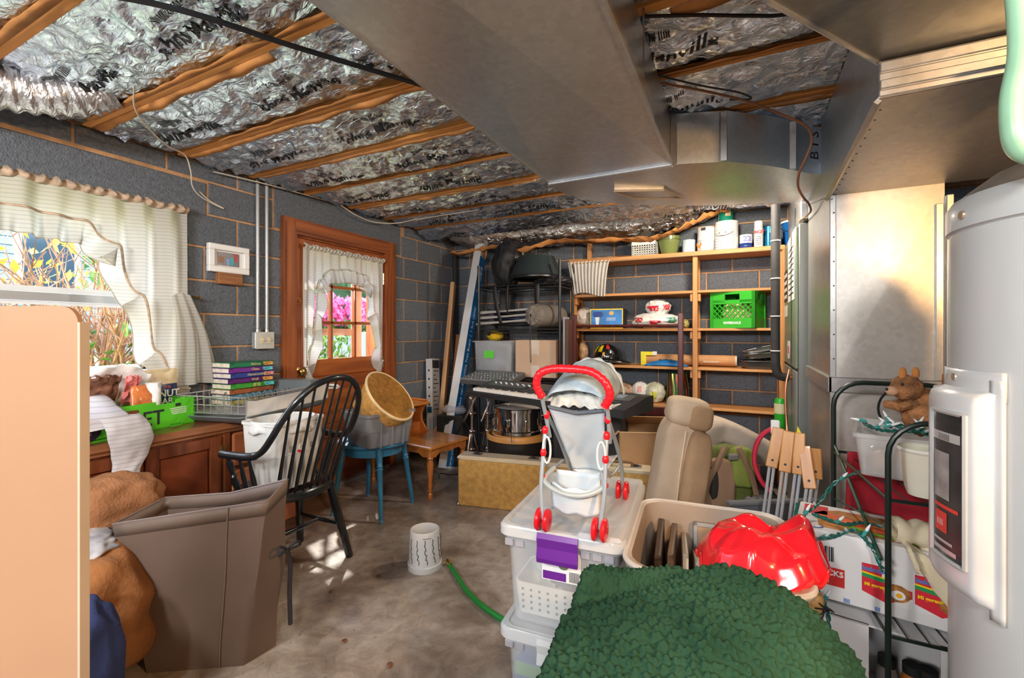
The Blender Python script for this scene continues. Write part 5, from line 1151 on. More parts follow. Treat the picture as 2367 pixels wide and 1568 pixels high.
# ---- helmet level
ZC = SZ[3]+.004
hl = T('fire_helmet', 'glossy black fire helmet with yellow decals on the shelf', 'helmet', (-1.10,4.06,ZC), R(-8))
mHEL = M('helmet_black',(.010,.010,.011),.12,var=.1,coat=.6)
def dome(u, v, k=1.):
    a = 2*PI*u; b_ = PI/2*v; rr = math.cos(b_); z = math.sin(b_)
    rib = 1+.018*max(0,math.cos(a*4)) ** 8
    return (.115*rr*math.cos(a)*rib*k*1.05, .105*rr*math.sin(a)*rib*k, .055+.125*z*k)
g = G(); g.grid(64,14,dome,cu=True); obj('shell', g, mHEL, hl, smooth=True, ang=70)
def brim(u, v):
    a = 2*PI*u; ex = .028+.075*max(0,math.cos(a))**3+.02*max(0,-math.cos(a))
    return ((.112+ex*v)*math.cos(a)*1.05, (.104+(.028)*v)*math.sin(a), .055-.022*v-.02*max(0,math.cos(a))**3*v)
g = G(); g.grid(64,5,brim,cu=True); obj('brim', g, mHEL, hl, smooth=True, ang=70, solid=.006)
mYEL = M('decal_yellow',(.92,.68,.01),.35); mRED = M('decal_red',(.65,.03,.02),.35)
for (a0,a1,b0,b1,m_) in ((.585,.635,.25,.60,mYEL),(.68,.745,.28,.68,mYEL),(.80,.86,.45,.75,mRED),(.755,.785,.10,.28,M('decal_orange',(.85,.45,.08),.4))):
    g = G(); g.grid(8,8, lambda u,v: dome(a0+(a1-a0)*u, b0+(b1-b0)*v, 1.012)); obj('decal', g, m_, hl, smooth=True, solid=.001)
g = G(); g.tube(spline([(-.12,-.09,.03),(-.06,-.118,.006),(.03,-.12,.006),(.10,-.09,.03)],6), .010, 6); obj('chin_strap', g, mBLKPL, hl, smooth=True)
g = G(); g.tube([( .0+.035*math.cos(a),-.115,.026+.018*math.sin(a)) for a in [2*PI*k/14 for k in range(14)]], .005, 5, closed=True); obj('buckle', g, mBLKPL, hl, smooth=True)
crumple('paper_bundle', 'crumpled tan paper bundle behind the fire helmet', 'paper', (-1.335,4.11,ZC), (.04,.06,.10), M('paper_tan',(.55,.34,.20),.8,var=.5,vs=25),.14,3,13)
t = T('poster_tube', 'long tan cardboard mailing tube lying on the shelf', 'tube', (-.40,4.13,ZC+.05))
for x0, x1 in ((-.36,.345),):
    g = G(); g.tube([(x0,0,0),(x1,0,0)], .045, 24); obj('tube_body', g, M('tube_tan',(.58,.30,.13),.7,var=.12,vs=6), t, smooth=True)
g = G(); g.tube([(x1,0,0),(x1+.012,0,0)], .043, 24); obj('end_cap', g, M('cap_white',(.7,.62,.52),.5), t, smooth=True)
g = G(); g.grid(6,4, lambda u,v: (.10+.13*u, -.0458*math.cos(-.5+.45*v), .0458*math.sin(-.5+.45*v))); obj('label', g, M('label_buff',(.66,.50,.34),.7), t, smooth=True, solid=.001)
t = T('yellow_bracket', 'bright yellow L-shaped plastic piece on the tube end', 'bracket', (-.80,4.09,ZC))
g = G(); g.prism([(0,0),(.045,0),(.045,.085),(.10,.085),(.10,.115),(0,.115)], -.012,.012,1); obj('piece', g, M('yellow_plastic',(.92,.80,.02),.4), t)
g = G(); g.box(.10,-.008,.085,.135,.008,.118); obj('white_tag', g, mWHITE, t)
t = T('blue_packet', 'flat blue and white packet on the shelf before the tube', 'packet', (-.575,3.995,ZC))
g = G(); g.grid(30,10, lambda u,v: (-.175+.35*u, -.04+.08*v, .004+.045*math.sin(PI*u)**.8*math.sin(PI*v)**.6+.006*nz(u*9,v*5))); obj('packet_film', g, M('packet_blue',(.02,.18,.48),.25,var=.25,vs=14), t, smooth=True, solid=.006)
g = G(); g.grid(20,6, lambda u,v: (-.06+.16*u, -.01+.05*v, .014+.045*math.sin(PI*(.33+.45*u))**.8*math.sin(PI*(.4+.5*v))**.6+.006*nz(u*9,v*5))); obj('print_patch', g, mWHITE, t, smooth=True)
for k, (z0, x, rr, lab, rx_) in enumerate(((ZC+.002,.12,.135,'dark roasting pan lowest of the pans by the pipe',0),(ZC+.085,.125,.125,'bare metal pan in the middle of the pans by the pipe',6),(ZC+.13,.12,.125,'shiny baking tray tilted on top of the pans',14))):
    t = T('baking_pan', lab, 'pan', (x,4.08,z0), e=(0,R(-rx_),0)); g = G()
    tub([(rr*1.6,.19,.04,0),(rr*1.9,.22,.045,.035+.02*(k==0)),(rr*2.0,.235,.05,.037+.02*(k==0)),(rr*2.0,.235,.05,.041+.02*(k==0)),(rr*1.85,.215,.045,.040+.02*(k==0)),(rr*1.55,.185,.04,.006)], None, g)
    obj('pan', g, M('pan_%d'%k,[(.16,.15,.15),(.30,.27,.24),(.45,.47,.50)][k],.3,.8,var=.15), t, smooth=True)
    g = G(); g.tube([(rr*math.cos(a)*1.0,.1175*math.sin(a),.039+.02*(k==0)) for a in [2*PI*q/30 for q in range(30)]], .003, 5, closed=True); obj('rim', g, mSTEEL, t, smooth=True)
# ---- low shelf
ZD = SZ[4]+.004
crumple('brown_bag', 'brown and clear crumpled bag at the left of the low shelf', 'bag', (-1.0,4.10,ZD), (.15,.10,.075), M('bag_brown',(.40,.25,.16),.35,var=.5,vs=14),.18,2.6,15)
crumple('white_bag', 'round white plastic bag on the low shelf', 'bag', (-.80,4.08,ZD), (.075,.085,.085), mBAGW,.07,2.2,17,[(.72,.80,.5,.7,M('bag_pink',(.75,.35,.32),.4),'print_patch')])
crumple('fruit_bag', 'knotted white bag showing yellow and green on the low shelf', 'bag', (-.675,4.06,ZD), (.082,.085,.085), M('bag_yellowish',(.80,.78,.55),.3,var=.5,vs=9),.10,2.8,19,[(.70,.80,.3,.55,M('bag_lime',(.70,.72,.10),.4),'print_patch')])
t = T('gift_bag', 'shiny red, gold and green striped holiday bag on low shelf', 'bag', (-.50,4.12,ZD), R(4))
g = G(); g.grid(40,20, lambda u,v: ((.10-.02*v)*math.cos(2*PI*u)*1.0, .075*math.sin(2*PI*u)*(1-.3*v), .25*v+.008*nz(u*14,v*5)),cu=True); obj('bag_body', g, M('holiday_green',(.03,.10,.03),.2,.4,var=.5,vs=20), t, smooth=True)
for k in range(8):
    u0 = .50+.06*k; g = G(); g.grid(3,20, lambda u,v: ((.103-.02*v)*math.cos(2*PI*(u0+.022*u+.02*math.sin(v*4))), .0775*math.sin(2*PI*(u0+.022*u+.02*math.sin(v*4)))*(1-.3*v), .005+.243*v)); obj('stripe', g, [M('holiday_red',(.55,.02,.03),.2,.3),M('holiday_gold',(.75,.52,.12),.2,.6)][k%2], t, smooth=True)
t = T('green_bottle', 'bright green bottle hanging beside the furnace end', 'bottle', (.232,3.70,.53)); g = G(); g.lathe([(.02,0),(.034,.02),(.036,.05),(.036,.20),(.030,.225),(.0,.228)],20); obj('body', g, M('bottle_green',(.03,.40,.03),.3), t, smooth=True)
g = G(); g.lathe([(.0365,.12),(.0365,.19)],20,cap=False); obj('label', g, M('label_cream',(.70,.66,.40),.5), t, smooth=True)
# ================================================================ dark red frame standing before the shelves
t = T('wooden_bed_rail', 'dark mahogany frame with thin crossbar before the shelves', 'frame', (-.9,3.78,0))
mMAH = WOOD('mahogany',(.035,.006,.006),(.11,.018,.014),2,12,.35,coat=.3)
g = G(); g.cb(-.455,3.76,.0,-.415,3.80,1.37,.004, None); obj('post', g, mMAH, t, world=True)
g = G(); g.cb(-1.335,3.76,.0,-1.29,3.80,1.37,.004); obj('post', g, mMAH, t, world=True)
g = G(); g.tube([(-1.42,3.78,1.27),(-.435,3.78,1.27)], .013, 8); obj('crossbar', g, mMAH, t, smooth=True, world=True)
g = G(); g.cb(-1.29,3.765,.55,-.455,3.795,.62,.004); obj('lower_rail', g, mMAH, t, world=True)
# ================================================================ black rack with its load
rk = T('wire_rack', 'black metal wire shelving rack in the back corner', 'rack', (-1.77,3.77,0))
RX = (-2.17,-1.375); RYY = (3.60,3.93)
for x in RX:
    for y in RYY:
        g = G(); g.tube([(x,y,0),(x,y,1.83)], .013, 10); p = obj('post', g, mBLACK, rk, smooth=True, world=True)
for z in (1.635,1.245,.815,.42):
    g = G(); zz = z
    for dz in (0,-.028):
        g.tube([(RX[0],RYY[0],zz+dz),(RX[1],RYY[0],zz+dz),(RX[1],RYY[1],zz+dz),(RX[0],RYY[1],zz+dz)], .005, 6, closed=True)
    s_ = obj('shelf_frame', g, mBLACK, rk, smooth=True, world=True)
    wg = G(); wg.tube([(0,RYY[0]-3.77,z),(0,RYY[1]-3.77,z)], .0028, 4); wo = obj('shelf_wire', wg, mBLACK, s_); wo.location = (RX[0]+1.77+.03,0,0)
    for k in range(1,25): rep('shelf_wire', wo.data, s_, Matrix.Translation((RX[0]+1.77+.03+.031*k,0,0)))
t = T('lamp_shade', 'dark green metal cone shade on top of the black rack', 'shade', (-1.66,3.76,1.645))
g = G(); g.lathe([(.236,.07),(.240,.075),(.236,.08),(.160,.250),(.158,.250),(.228,.085)],40,cap=False); obj('cone', g, M('shade_green',(.035,.050,.055),.3,.3,var=.08), t, smooth=True)
for a in (200,255,330,60):
    g = G(); c_, s2 = math.cos(R(a)), math.sin(R(a)); g.tube(spline([(.06*c_,.06*s2,.275),(.12*c_,.12*s2,.28),(.16*c_,.16*s2,.265),(.185*c_,.185*s2,.25),(.19*c_,.19*s2,.265),(.175*c_,.175*s2,.275)],4), .004, 5); obj('wire_clip', g, mCHROME, t, smooth=True)
g = G(); g.tube([(.225*math.cos(a),.225*math.sin(a),.06) for a in [2*PI*k/30 for k in range(30)]], .012, 6, closed=True); obj('base_ring', g, mBLACK, t, smooth=True)
crumple('black_bag', 'slumped black nylon bag at the top of the black rack', 'bag', (-1.985,3.80,1.645), (.13,.12,.20), M('nylon_black',(.012,.012,.015),.55,var=.3,vs=9),.16,2.2,21)
for k, (x0, z0, x1, z1, lab) in enumerate(((-2.0,1.64,-1.93,1.30,'long black strap hanging beside the black bag'),(-1.58,1.64,-1.56,1.34,'black strap hanging below the cone shade'),(-1.86,1.64,-1.86,1.38,'thin black strap between the hanging straps'))):
    t = T('hanging_strap', lab, 'strap', (x0,3.585,z1)); g = G(); w_ = (.022,.024,.010)[k]
    g.grid(3,14, lambda u,v: (x0+(x1-x0)*v+w_*(u-.5)*2*(1-.3*v), 3.585-.02*math.sin(v*3), z0+(z1-z0)*v)); obj('webbing', g, _M['nylon_black'], t, smooth=True, world=True, solid=.003)
crumple('harness_heap', 'tangle of black straps under the cone shade', 'straps', (-1.50,3.76,1.62), (.14,.13,.045), _M['nylon_black'],.3,3.5,23)
# folded camp chairs
mTUBE = M('tube_silver',(.70,.71,.73),.2,.35); mCAMP = M('camp_black',(.015,.016,.02),.6,var=.3)
for k in range(3):
    t = T('camp_chair', ['folded camp chair lowest on the middle rack shelf','folded camp chair in the middle of the rack pile','folded camp chair on top of the rack pile'][k], 'chair', (-1.88,3.70+.045*k,1.262+.052*k), R(4*k-3), 'folded camp chairs on the rack', e=None)
    for q in range(5):
        g = G(); y = -.085+.022*q; g.tube([(-.33,y,.03+.012*(q%2)),(.30,y+.01,.06+.012*((q+1)%2))], .009, 8); obj('frame_tube', g, mTUBE, t, smooth=True)
    g = G(); g.ell((.02,.03,.033),(.27,.05,.022),30,10,.25,4.,1.,k*3.); obj('seat_cloth', g, mCAMP if k != 1 else M('camp_blue',(.03,.05,.10),.6,var=.5,vs=20), t, smooth=True)
    for q in (-1,1):
        g = G(); g.ell((.28*q+.02,-.03,.05+.02*(q>0)),(.03,.022,.022),12,8); obj('plastic_joint', g, mBLKPL, t, smooth=True)
t = T('rolled_sack', 'grey brown drawstring sack with gathered round end on the rack', 'sack', (-1.54,3.66,1.262), R(-22))
mSACK = M('sack_grey',(.16,.14,.125),.65,var=.2,vs=10)
def sack(u, v):
    a = 2*PI*u; y = -.16+.36*v; r_ = .103*(min(1,v*9+.1)**.35)*(1-.3*max(0,v-.8)*3)
    r_ *= 1+.05*math.cos(a*14)*max(0,1-v*8)
    return (r_*math.cos(a), y, .10+r_*math.sin(a)*.96)
g = G(); g.grid(84,20,sack,cu=True); obj('sack_body', g, mSACK, t, smooth=True, ang=180)
g = G()
for k in range(28):
    a = 2*PI*k/28; g.tube([(.012*math.cos(a),-.166,.10+.012*math.sin(a)),(.085*math.cos(a),-.146,.10+.082*math.sin(a))], [.003,.007], 4)
obj('gather_pleats', g, M('sack_pale',(.30,.27,.24),.6), t, smooth=True)
g = G(); g.tube(spline([(.0,-.168,.10),(.004,-.175,.02),(.002,-.178,-.10),(.006,-.178,-.22),(.014,-.178,-.30),(.02,-.178,-.25),(.012,-.176,-.1),(.004,-.172,.05)],6), .0022, 5); obj('drawstring', g, mINK, t, smooth=True)
# clear tote + contents
mCLR = glass_mat('clear_plastic',(.86,.88,.90),.16,.12)
def frost_mat(name, tint, tr=.5, rough=.35):
    m, n, l, b = _new(name); b.inputs['Base Color'].default_value = (*tint,1); b.inputs['Roughness'].default_value = rough
    t_ = n.new('ShaderNodeBsdfTransparent'); mx = n.new('ShaderNodeMixShader'); mx.inputs[0].default_value = tr
    l.new(b.outputs[0], mx.inputs[1]); l.new(t_.outputs[0], mx.inputs[2]); l.new(mx.outputs[0], n['Material Output'].inputs[0]); _M[name] = m; return m
mFRO = frost_mat('frosted_plastic',(.72,.76,.80),.62,.25)
t = T('clear_tote', 'clear plastic tote with green sticker on the rack', 'tote', (-2.035,3.74,.825), R(4))
g = G(); tub([(.33,.26,.05,0),(.37,.29,.05,.02),(.39,.31,.05,.30),(.42,.335,.05,.302),(.42,.335,.05,.315),(.38,.30,.05,.315),(.36,.28,.05,.02),(.32,.25,.05,.008)], None, g); obj('body', g, frost_mat('tote_clear',(.66,.70,.76),.66,.2), t, smooth=True)
g = G(); g.box(-.075,-.158,.16,.02,-.154,.225); obj('sticker', g, M('sticker_green',(.12,.72,.05),.5), t)
crumple('bundled_clothes', 'grey and white clothes packed in the clear tote', 'clothes', (-2.035,3.745,.845), (.14,.11,.11), M('clothes_mix',(.40,.42,.46),.85,var=.7,vs=9),.14,2.8,25,[(.55,.66,.55,.8,M('cloth_peach',(.75,.45,.28),.8),'peach_cloth'),(.80,.9,.15,.35,M('cloth_red',(.45,.05,.04),.8),'red_cloth')])
crumple('toy_helmet', 'yellow and black toy on top of the clear tote', 'toy', (-2.07,3.73,1.142), (.075,.06,.045), M('toy_yellow',(.80,.52,.02),.4,var=.2),.12,2.5,27,[(.6,.72,.5,.85,mBLKPL,'black_patch')])
t = T('taped_carton', 'plain tan cardboard carton with clear tape on the rack', 'box', (-1.615,3.77,.825), R(2))
mCARD = M('cardboard',(.66,.46,.32),.75,var=.08,vs=4); mCARDD = M('cardboard_dark',(.30,.13,.05),.8,var=.2)
g = G(); g.cb(-.19,-.15,0,.19,.15,.325,.003); obj('carton', g, mCARD, t)
for z0, z1 in ((.20,.325),(0,.105)):
    g = G(); g.box(-.04,-.1515,z0,.035,-.1500,z1); obj('tape_strip', g, M('tape_clear',(.76,.66,.56),.2), t)
g = G(); g.box(.1905,-.15,0,.192,.15,.325); obj('side_flap', g, mCARDD, t)
t = T('grey_binder', 'tall grey and brown board standing beside the rack post', 'board', (-1.345,3.66,.83)); g = G(); g.cb(-.02,-.02,0,.0,.10,.52,.003); obj('grey_face', g, M('binder_grey',(.30,.33,.40),.6), t); g = G(); g.cb(.001,-.02,0,.028,.10,.50,.003); obj('brown_face', g, M('binder_brown',(.10,.045,.03),.5), t)
t = T('black_board', 'dark grey padded board standing behind the rack', 'board', (-2.27,4.08,0), e=(0,R(5),0)); g = G(); g.cb(-.07,-.03,0,.06,.03,1.92,.012); obj('pad', g, M('pad_dark',(.055,.055,.06),.7,var=.3,vs=12,bump=.3,bs=60), t); g = G(); g.cb(-.055,-.036,1.05,.02,-.03,1.5,.004); obj('vent_panel', g, M('pad_vent',(.09,.09,.095),.6,bump=.6,bs=140), t)
# ================================================================ leaning lumber and long boxes in the corner
def lean(name, label, cat, a, b_, w_, d_, mat, rz=0., part='board', col2=None):
    L = (Vector(b_)-Vector(a)).length; t = T(name, label, cat, a)
    zz = (Vector(b_)-Vector(a)).normalized(); xx = (Vector((1,0,0))-zz*zz.x).normalized(); yy = zz.cross(xx)
    X_ = Matrix((xx,yy,zz)).transposed().to_4x4() @ Matrix.Rotation(rz,4,'Z')
    t.rotation_euler = X_.to_euler(); g = G(); g.cb(-w_/2,-d_/2,0,w_/2,d_/2,L,.003); obj(part, g, mat, t); return t, L
mPINE = WOOD('pine',(.55,.28,.12),(.78,.48,.24),2,10,.6); mPINED = WOOD('pine_dark',(.26,.085,.025),(.45,.17,.05),2,10,.6)
lean('pine_stud', 'pale pine stud leaning in the wall corner', 'lumber', (-2.60,3.56,.0), (-2.79,4.10,1.745), .045,.09, mPINE, R(20))
lean('stained_stud', 'dark orange stud leaning behind the pale stud', 'lumber', (-2.56,3.66,.0), (-2.735,4.12,1.18), .04,.08, mPINED, R(20))
lean('wood_lath', 'thin reddish lath leaning behind the blue white box', 'lumber', (-2.52,3.72,0), (-2.585,4.19,2.05), .045,.02, mPINED)
lean('short_lath', 'short pale lath leaning across the corner', 'lumber', (-2.56,3.42,.24), (-2.46,3.92,.90), .02,.045, mPINE)
o = obj('drain_pipe', G().tube([(-2.81,4.17,0),(-2.815,4.17,2.07)], .028, 12), mFOAM, smooth=True); tag(o, 'black vertical pipe in the wall corner', 'pipe')
t, L = lean('trim_carton', 'long white carton with blue printed side leaning in the corner', 'box', (-2.375,3.36,.0), (-2.41,4.06,2.14), .085,.115, M('carton_white',(.74,.76,.79),.5,var=.04))
g = G(); g.box(.0425,-.056,.02,.0445,.056,L-.17); s_ = obj('blue_side', g, M('carton_printblue',(.01,.15,.42),.45,var=.15), t)
g = G(); g.box(.0443,-.02,L-.165,.0448,.04,L-.10); obj('orange_mark', g, M('mark_orange',(.75,.25,.05),.5), s_)
Xc = Matrix.Translation((.0450,0,0)) @ Matrix.Rotation(PI/2,4,'Z') @ Matrix.Rotation(PI/2,4,'X') @ Matrix.Rotation(PI/2,4,'Z')
for z, s in ((.40,'Reversible Trim Board  |  1 face corner'),(1.15,'Reversible Trim Board  |  1 face corner'),(L-.42,'Trim Board')):
    lettering(s, .05 if len(s)>20 else .06, mWHITE, s_, Xc @ Matrix.Translation((z,0,0)))
t, L = lean('instruction_carton', 'tall white and grey carton with small print by the block wall', 'box', (-2.72,3.66,0), (-2.80,3.74,.95), .09,.10, mWHITE, R(-10))
g = G(); g.box(.045,-.05,0,.0462,.05,L); gf = obj('grey_face', g, M('carton_grey',(.42,.42,.43),.6,var=.04), t)
for k in range(5):
    g = G(); g.lathe([(.011,0),(.011,.001)],12, Matrix.Translation((0,-.050,.50+k*.085)) @ Matrix.Rotation(PI/2,4,'X')); obj('print_dot', g, mINK, t)
for k in range(10):
    g = G(); g.box(.0462,-.035,.45+k*.042,.0468,.035-.02*(k%3),.458+k*.042); obj('print_line', g, mINK, gf)
g = G(); g.box(.0462,-.045,.86,.0468,.045,.94); obj('print_block', g, mINK, gf)
g = G(); g.box(-.03,-.0512,.42,.03,-.0500,.48); obj('blue_logo', g, mCANB, t)
# ================================================================ drums, case, keyboards
t = T('black_amplifier', 'black speaker box behind the step table', 'speaker', (-2.40,3.55,0), R(10))
g = G(); g.cb(-.13,-.12,0,.13,.12,.46,.01); obj('cabinet', g, mBLKPL, t); g = G(); g.cb(-.11,-.124,.05,.11,-.12,.40,.004); obj('grille', g, M('grille_black',(.03,.03,.032),.8,bump=.8,bs=200), t)
g = G(); g.ell((.0,-.02,.50),(.12,.09,.05),24,10,.15); obj('plastic_wrap', g, mFRO, t, smooth=True)
for k, pts in enumerate(([(-2.25,3.45,.01),(-2.12,3.35,.008),(-2.2,3.22,.008),(-2.32,3.2,.008),(-2.25,3.1,.008)],[(-2.3,3.42,.3),(-2.2,3.40,.42),(-2.14,3.42,.30),(-2.16,3.40,.12),(-2.1,3.3,.008),(-1.95,3.22,.008)])):
    wire('speaker_cord', ['black cord curled on the floor under the step table','black cord looping down from the speaker box'][k], pts, .004, mBLACK, cat='cord')
mGOLDC = M('case_tweed',(.52,.31,.09),.75,var=.22,vs=30,bump=.3,bs=200)
cs = T('keyboard_case', 'long tan tweed instrument case on the concrete floor', 'case', (-1.163,2.87,0), R(11))
g = G(); g.cb(-.65,-.062,.002,.65,.062,.322,.006); obj('shell', g, mGOLDC, cs)
g = G(); g.cb(-.652,-.064,.322,.652,.064,.352,.006); obj('lid_band', g, M('case_cream',(.62,.53,.36),.5,var=.08), cs)
for x in (-.53,-.12,.26,.56):
    g = G(); g.cb(x-.035,-.030,.352,.035+x,.030,.358,.003); l_ = obj('latch', g, mSTEEL, cs); g = G(); g.ell((x,-.0,.362),(.020,.012,.006),12,6); obj('latch_button', g, mINK, l_, smooth=True)
g = G(); g.tube(spline([(.40,-.02,.352),(.41,-.02,.38),(.47,-.02,.385),(.53,-.02,.38),(.54,-.02,.352)],5), .008, 8); obj('handle', g, M('leather_brown',(.18,.08,.03),.5), cs, smooth=True)
for sx_ in (-1,1):
    for z in (.01,.335):
        g = G(); g.ell((.648*sx_,-.060,z),(.012,.012,.014),10,6); obj('corner_cap', g, mSTEEL, cs, smooth=True)
dm = T('floor_tom', 'dark floor drum with wooden hoop rim behind the case', 'drum', (-1.55,3.15,.0))
g = G(); g.lathe([(.20,.14),(.225,.16),(.228,.43),(.222,.43),(.215,.16),(0,.15)],40); obj('shell', g, M('tom_black',(.02,.018,.018),.25,var=.2), dm, smooth=True)
g = G(); g.lathe([(.231,.41),(.238,.412),(.240,.44),(.234,.452),(.222,.45),(.220,.41)],40,cap=False); obj('hoop', g, M('hoop_wood',(.55,.27,.08),.4,var=.2), dm, smooth=True)
for k in range(6):
    a = R(200+k*30); g = G(); g.cb(-.012,-.02,.24,.012,.0,.30,.004, RZ(a+PI/2,(.236*math.cos(a),.236*math.sin(a),0))); obj('lug', g, mCHROME, dm)
for k in range(3):
    a = R(90+k*120); g = G(); g.tube([(.235*math.cos(a),.235*math.sin(a),.30),(.25*math.cos(a),.25*math.sin(a),0)], .008, 8); obj('leg', g, mCHROME, dm, smooth=True)
sn = T('snare_drum', 'chrome snare drum resting in the dark floor drum', 'drum', (-1.53,3.12,.452))
g = G(); g.lathe([(.178,.02),(.178,.18)],48,cap=False); obj('shell', g, mCHROME, sn, smooth=True)
g = G(); g.lathe([(0,.186),(.165,.188),(.178,.182)],48); obj('drum_head', g, M('head_white',(.62,.60,.58),.5,var=.1), sn, smooth=True)
for z in (.012,.178):
    g = G(); g.lathe([(.180,z),(.190,z+.002),(.191,z+.022),(.184,z+.026),(.178,z+.022)],48,cap=False); obj('rim_hoop', g, mCHROME, sn, smooth=True)
g = G(); g.lathe([(.188,-.002),(.200,0),(.200,.008),(.186,.010)],48,cap=False); obj('wood_hoop', g, _M['hoop_wood'], sn, smooth=True)
for k in range(8):
    a = 2*PI*k/8; c_, s2 = math.cos(a), math.sin(a)
    g = G(); g.cb(-.010,-.016,.07,.010,.006,.125,.004, RZ(a+PI/2,(.19*c_,.19*s2,0))); lu = obj('lug', g, mCHROME, sn)
    g = G(); g.tube([(.19*c_,.19*s2,.02),(.19*c_,.19*s2,.195)], .003, 6); obj('tension_rod', g, mCHROME, lu, smooth=True)
g = G(); g.tube(spline([(.02,-.20,.13),(.03,-.22,.09),(.045,-.225,.05),(.06,-.235,.02),(.065,-.235,-.02)],5), .004, 6); obj('strainer_lever', g, mCHROME, sn, smooth=True)
for k, (x, y, lab) in enumerate(((-1.90,3.04,'chrome cymbal stand folded behind the step table'),(-1.80,3.12,'second folded chrome drum stand next to the floor drum'))):
    t = T('drum_stand', lab, 'stand', (x,y,0), R(30*k))
    g = G(); g.tube([(0,0,.12),(0,.01,.72+.05*k)], .011, 10); obj('tube', g, mCHROME, t, smooth=True)
    for q in range(3):
        a = 2*PI*q/3+.6; g = G(); g.tube([(.02*math.cos(a),.02*math.sin(a),.42),(.12*math.cos(a),.12*math.sin(a),.02)], .007, 8); lg = obj('leg', g, mCHROME, t, smooth=True)
        g = G(); g.tube([(.113*math.cos(a),.113*math.sin(a),.055),(.124*math.cos(a),.124*math.sin(a),.0)], .012, 8); obj('rubber_foot', g, mINK, lg, smooth=True)
    for z in (.30,.44,.58,.70):
        g = G(); g.ell((0,0,z),(.018,.018,.016),12,8); g.tube([(0,0,z),(.04,-.01,z+.01)], .006, 6); obj('clamp', g, mCHROME, t, smooth=True)
    g = G(); g.tube([(-.05,-.03,.52),(.05,.02,.75)], .007, 8); obj('boom_arm', g, mCHROME, t, smooth=True)
kb = T('digital_piano', 'long black digital keyboard lying on an amplifier behind the stroller', 'keyboard', (-1.19,2.93,.735), R(-17.5))
mKB = M('keyboard_black',(.02,.021,.023),.4,var=.15)
g = G(); g.prism([(-.19,0),(.17,0),(.17,.095),(.09,.095),(-.02,.070),(-.17,.045),(-.19,.03)], -.68,.68,0); obj('case', g, mKB, kb)
g = G(); g.cb(-.60,-.178,.046,.60,-.035,.058,.002); 
wk = G(); wk.cb(0,-.178,.040,.0215,-.035,.062,.002); ko = obj('white_key', wk, M('key_white',(.80,.78,.74),.3,var=.03), kb); ko.location = (-.61,0,0)
for k in range(1,52): rep('white_key', ko.data, kb, Matrix.Translation((-.61+k*.0233,0,0)))
bkk = G(); bkk.cb(-.006,-.125,.060,.006,-.035,.074,.002); bo = obj('black_key', bkk, mINK, kb); bo.location = (-.61+.0233,0,0)
for k in range(2,52):
    if k % 7 not in (3,0): rep('black_key', bo.data, kb, Matrix.Translation((-.61+k*.0233,0,0)))
for x0, x1 in ((-.64,-.25),(-.2,.2),(.30,.62)):
    g = G(); g.prism([(-.015,.0725),(.085,.0955),(.085,.0965),(-.015,.0735)], x0,x1,0); obj('control_panel', g, M('panel_grey',(.07,.075,.08),.35), kb)
for k in range(14):
    g = G(); g.lathe([(.009,0),(.008,.010),(0,.011)],10, Matrix.Translation((-.58+.03*k,.035+.02*(k%2),.085))); obj('dial', g, mSTEEL, kb, smooth=True)
for k in range(4):
    g = G(); g.cb(.50,.02+.016*k,.080+.003*k,.56,.028+.016*k,.088+.003*k,.001); obj('button_row', g, mSTEEL, kb)
t = T('mixer_panel', 'grey audio mixer with knobs behind the long keyboard', 'mixer', (-1.92,3.42,.80), e=(R(14),0,R(-8)))
g = G(); g.cb(-.26,-.13,0,.26,.13,.05,.006); obj('chassis', g, M('mixer_grey',(.12,.125,.13),.35,.2), t)
kn = G(); kn.lathe([(.008,.05),(.007,.064),(0,.065)],8); k0 = obj('knob', kn, mSTEEL, t, smooth=True); k0.location = (-.22,-.10,0)
for i in range(14):
    for j in range(4):
        if i or j: rep('knob', k0.data, t, Matrix.Translation((-.22+.034*i,-.10+.05*j,0)))
t = T('bass_amplifier', 'black amplifier cabinet under the right end of the keyboard', 'amplifier', (-.97,3.16,0), R(4)); g = G(); g.cb(-.24,-.14,0,.24,.14,.733,.01); obj('cabinet', g, mBLKPL, t); g = G(); g.cb(-.21,-.145,.05,.21,-.139,.50,.004); obj('grille', g, _M['grille_black'], t)
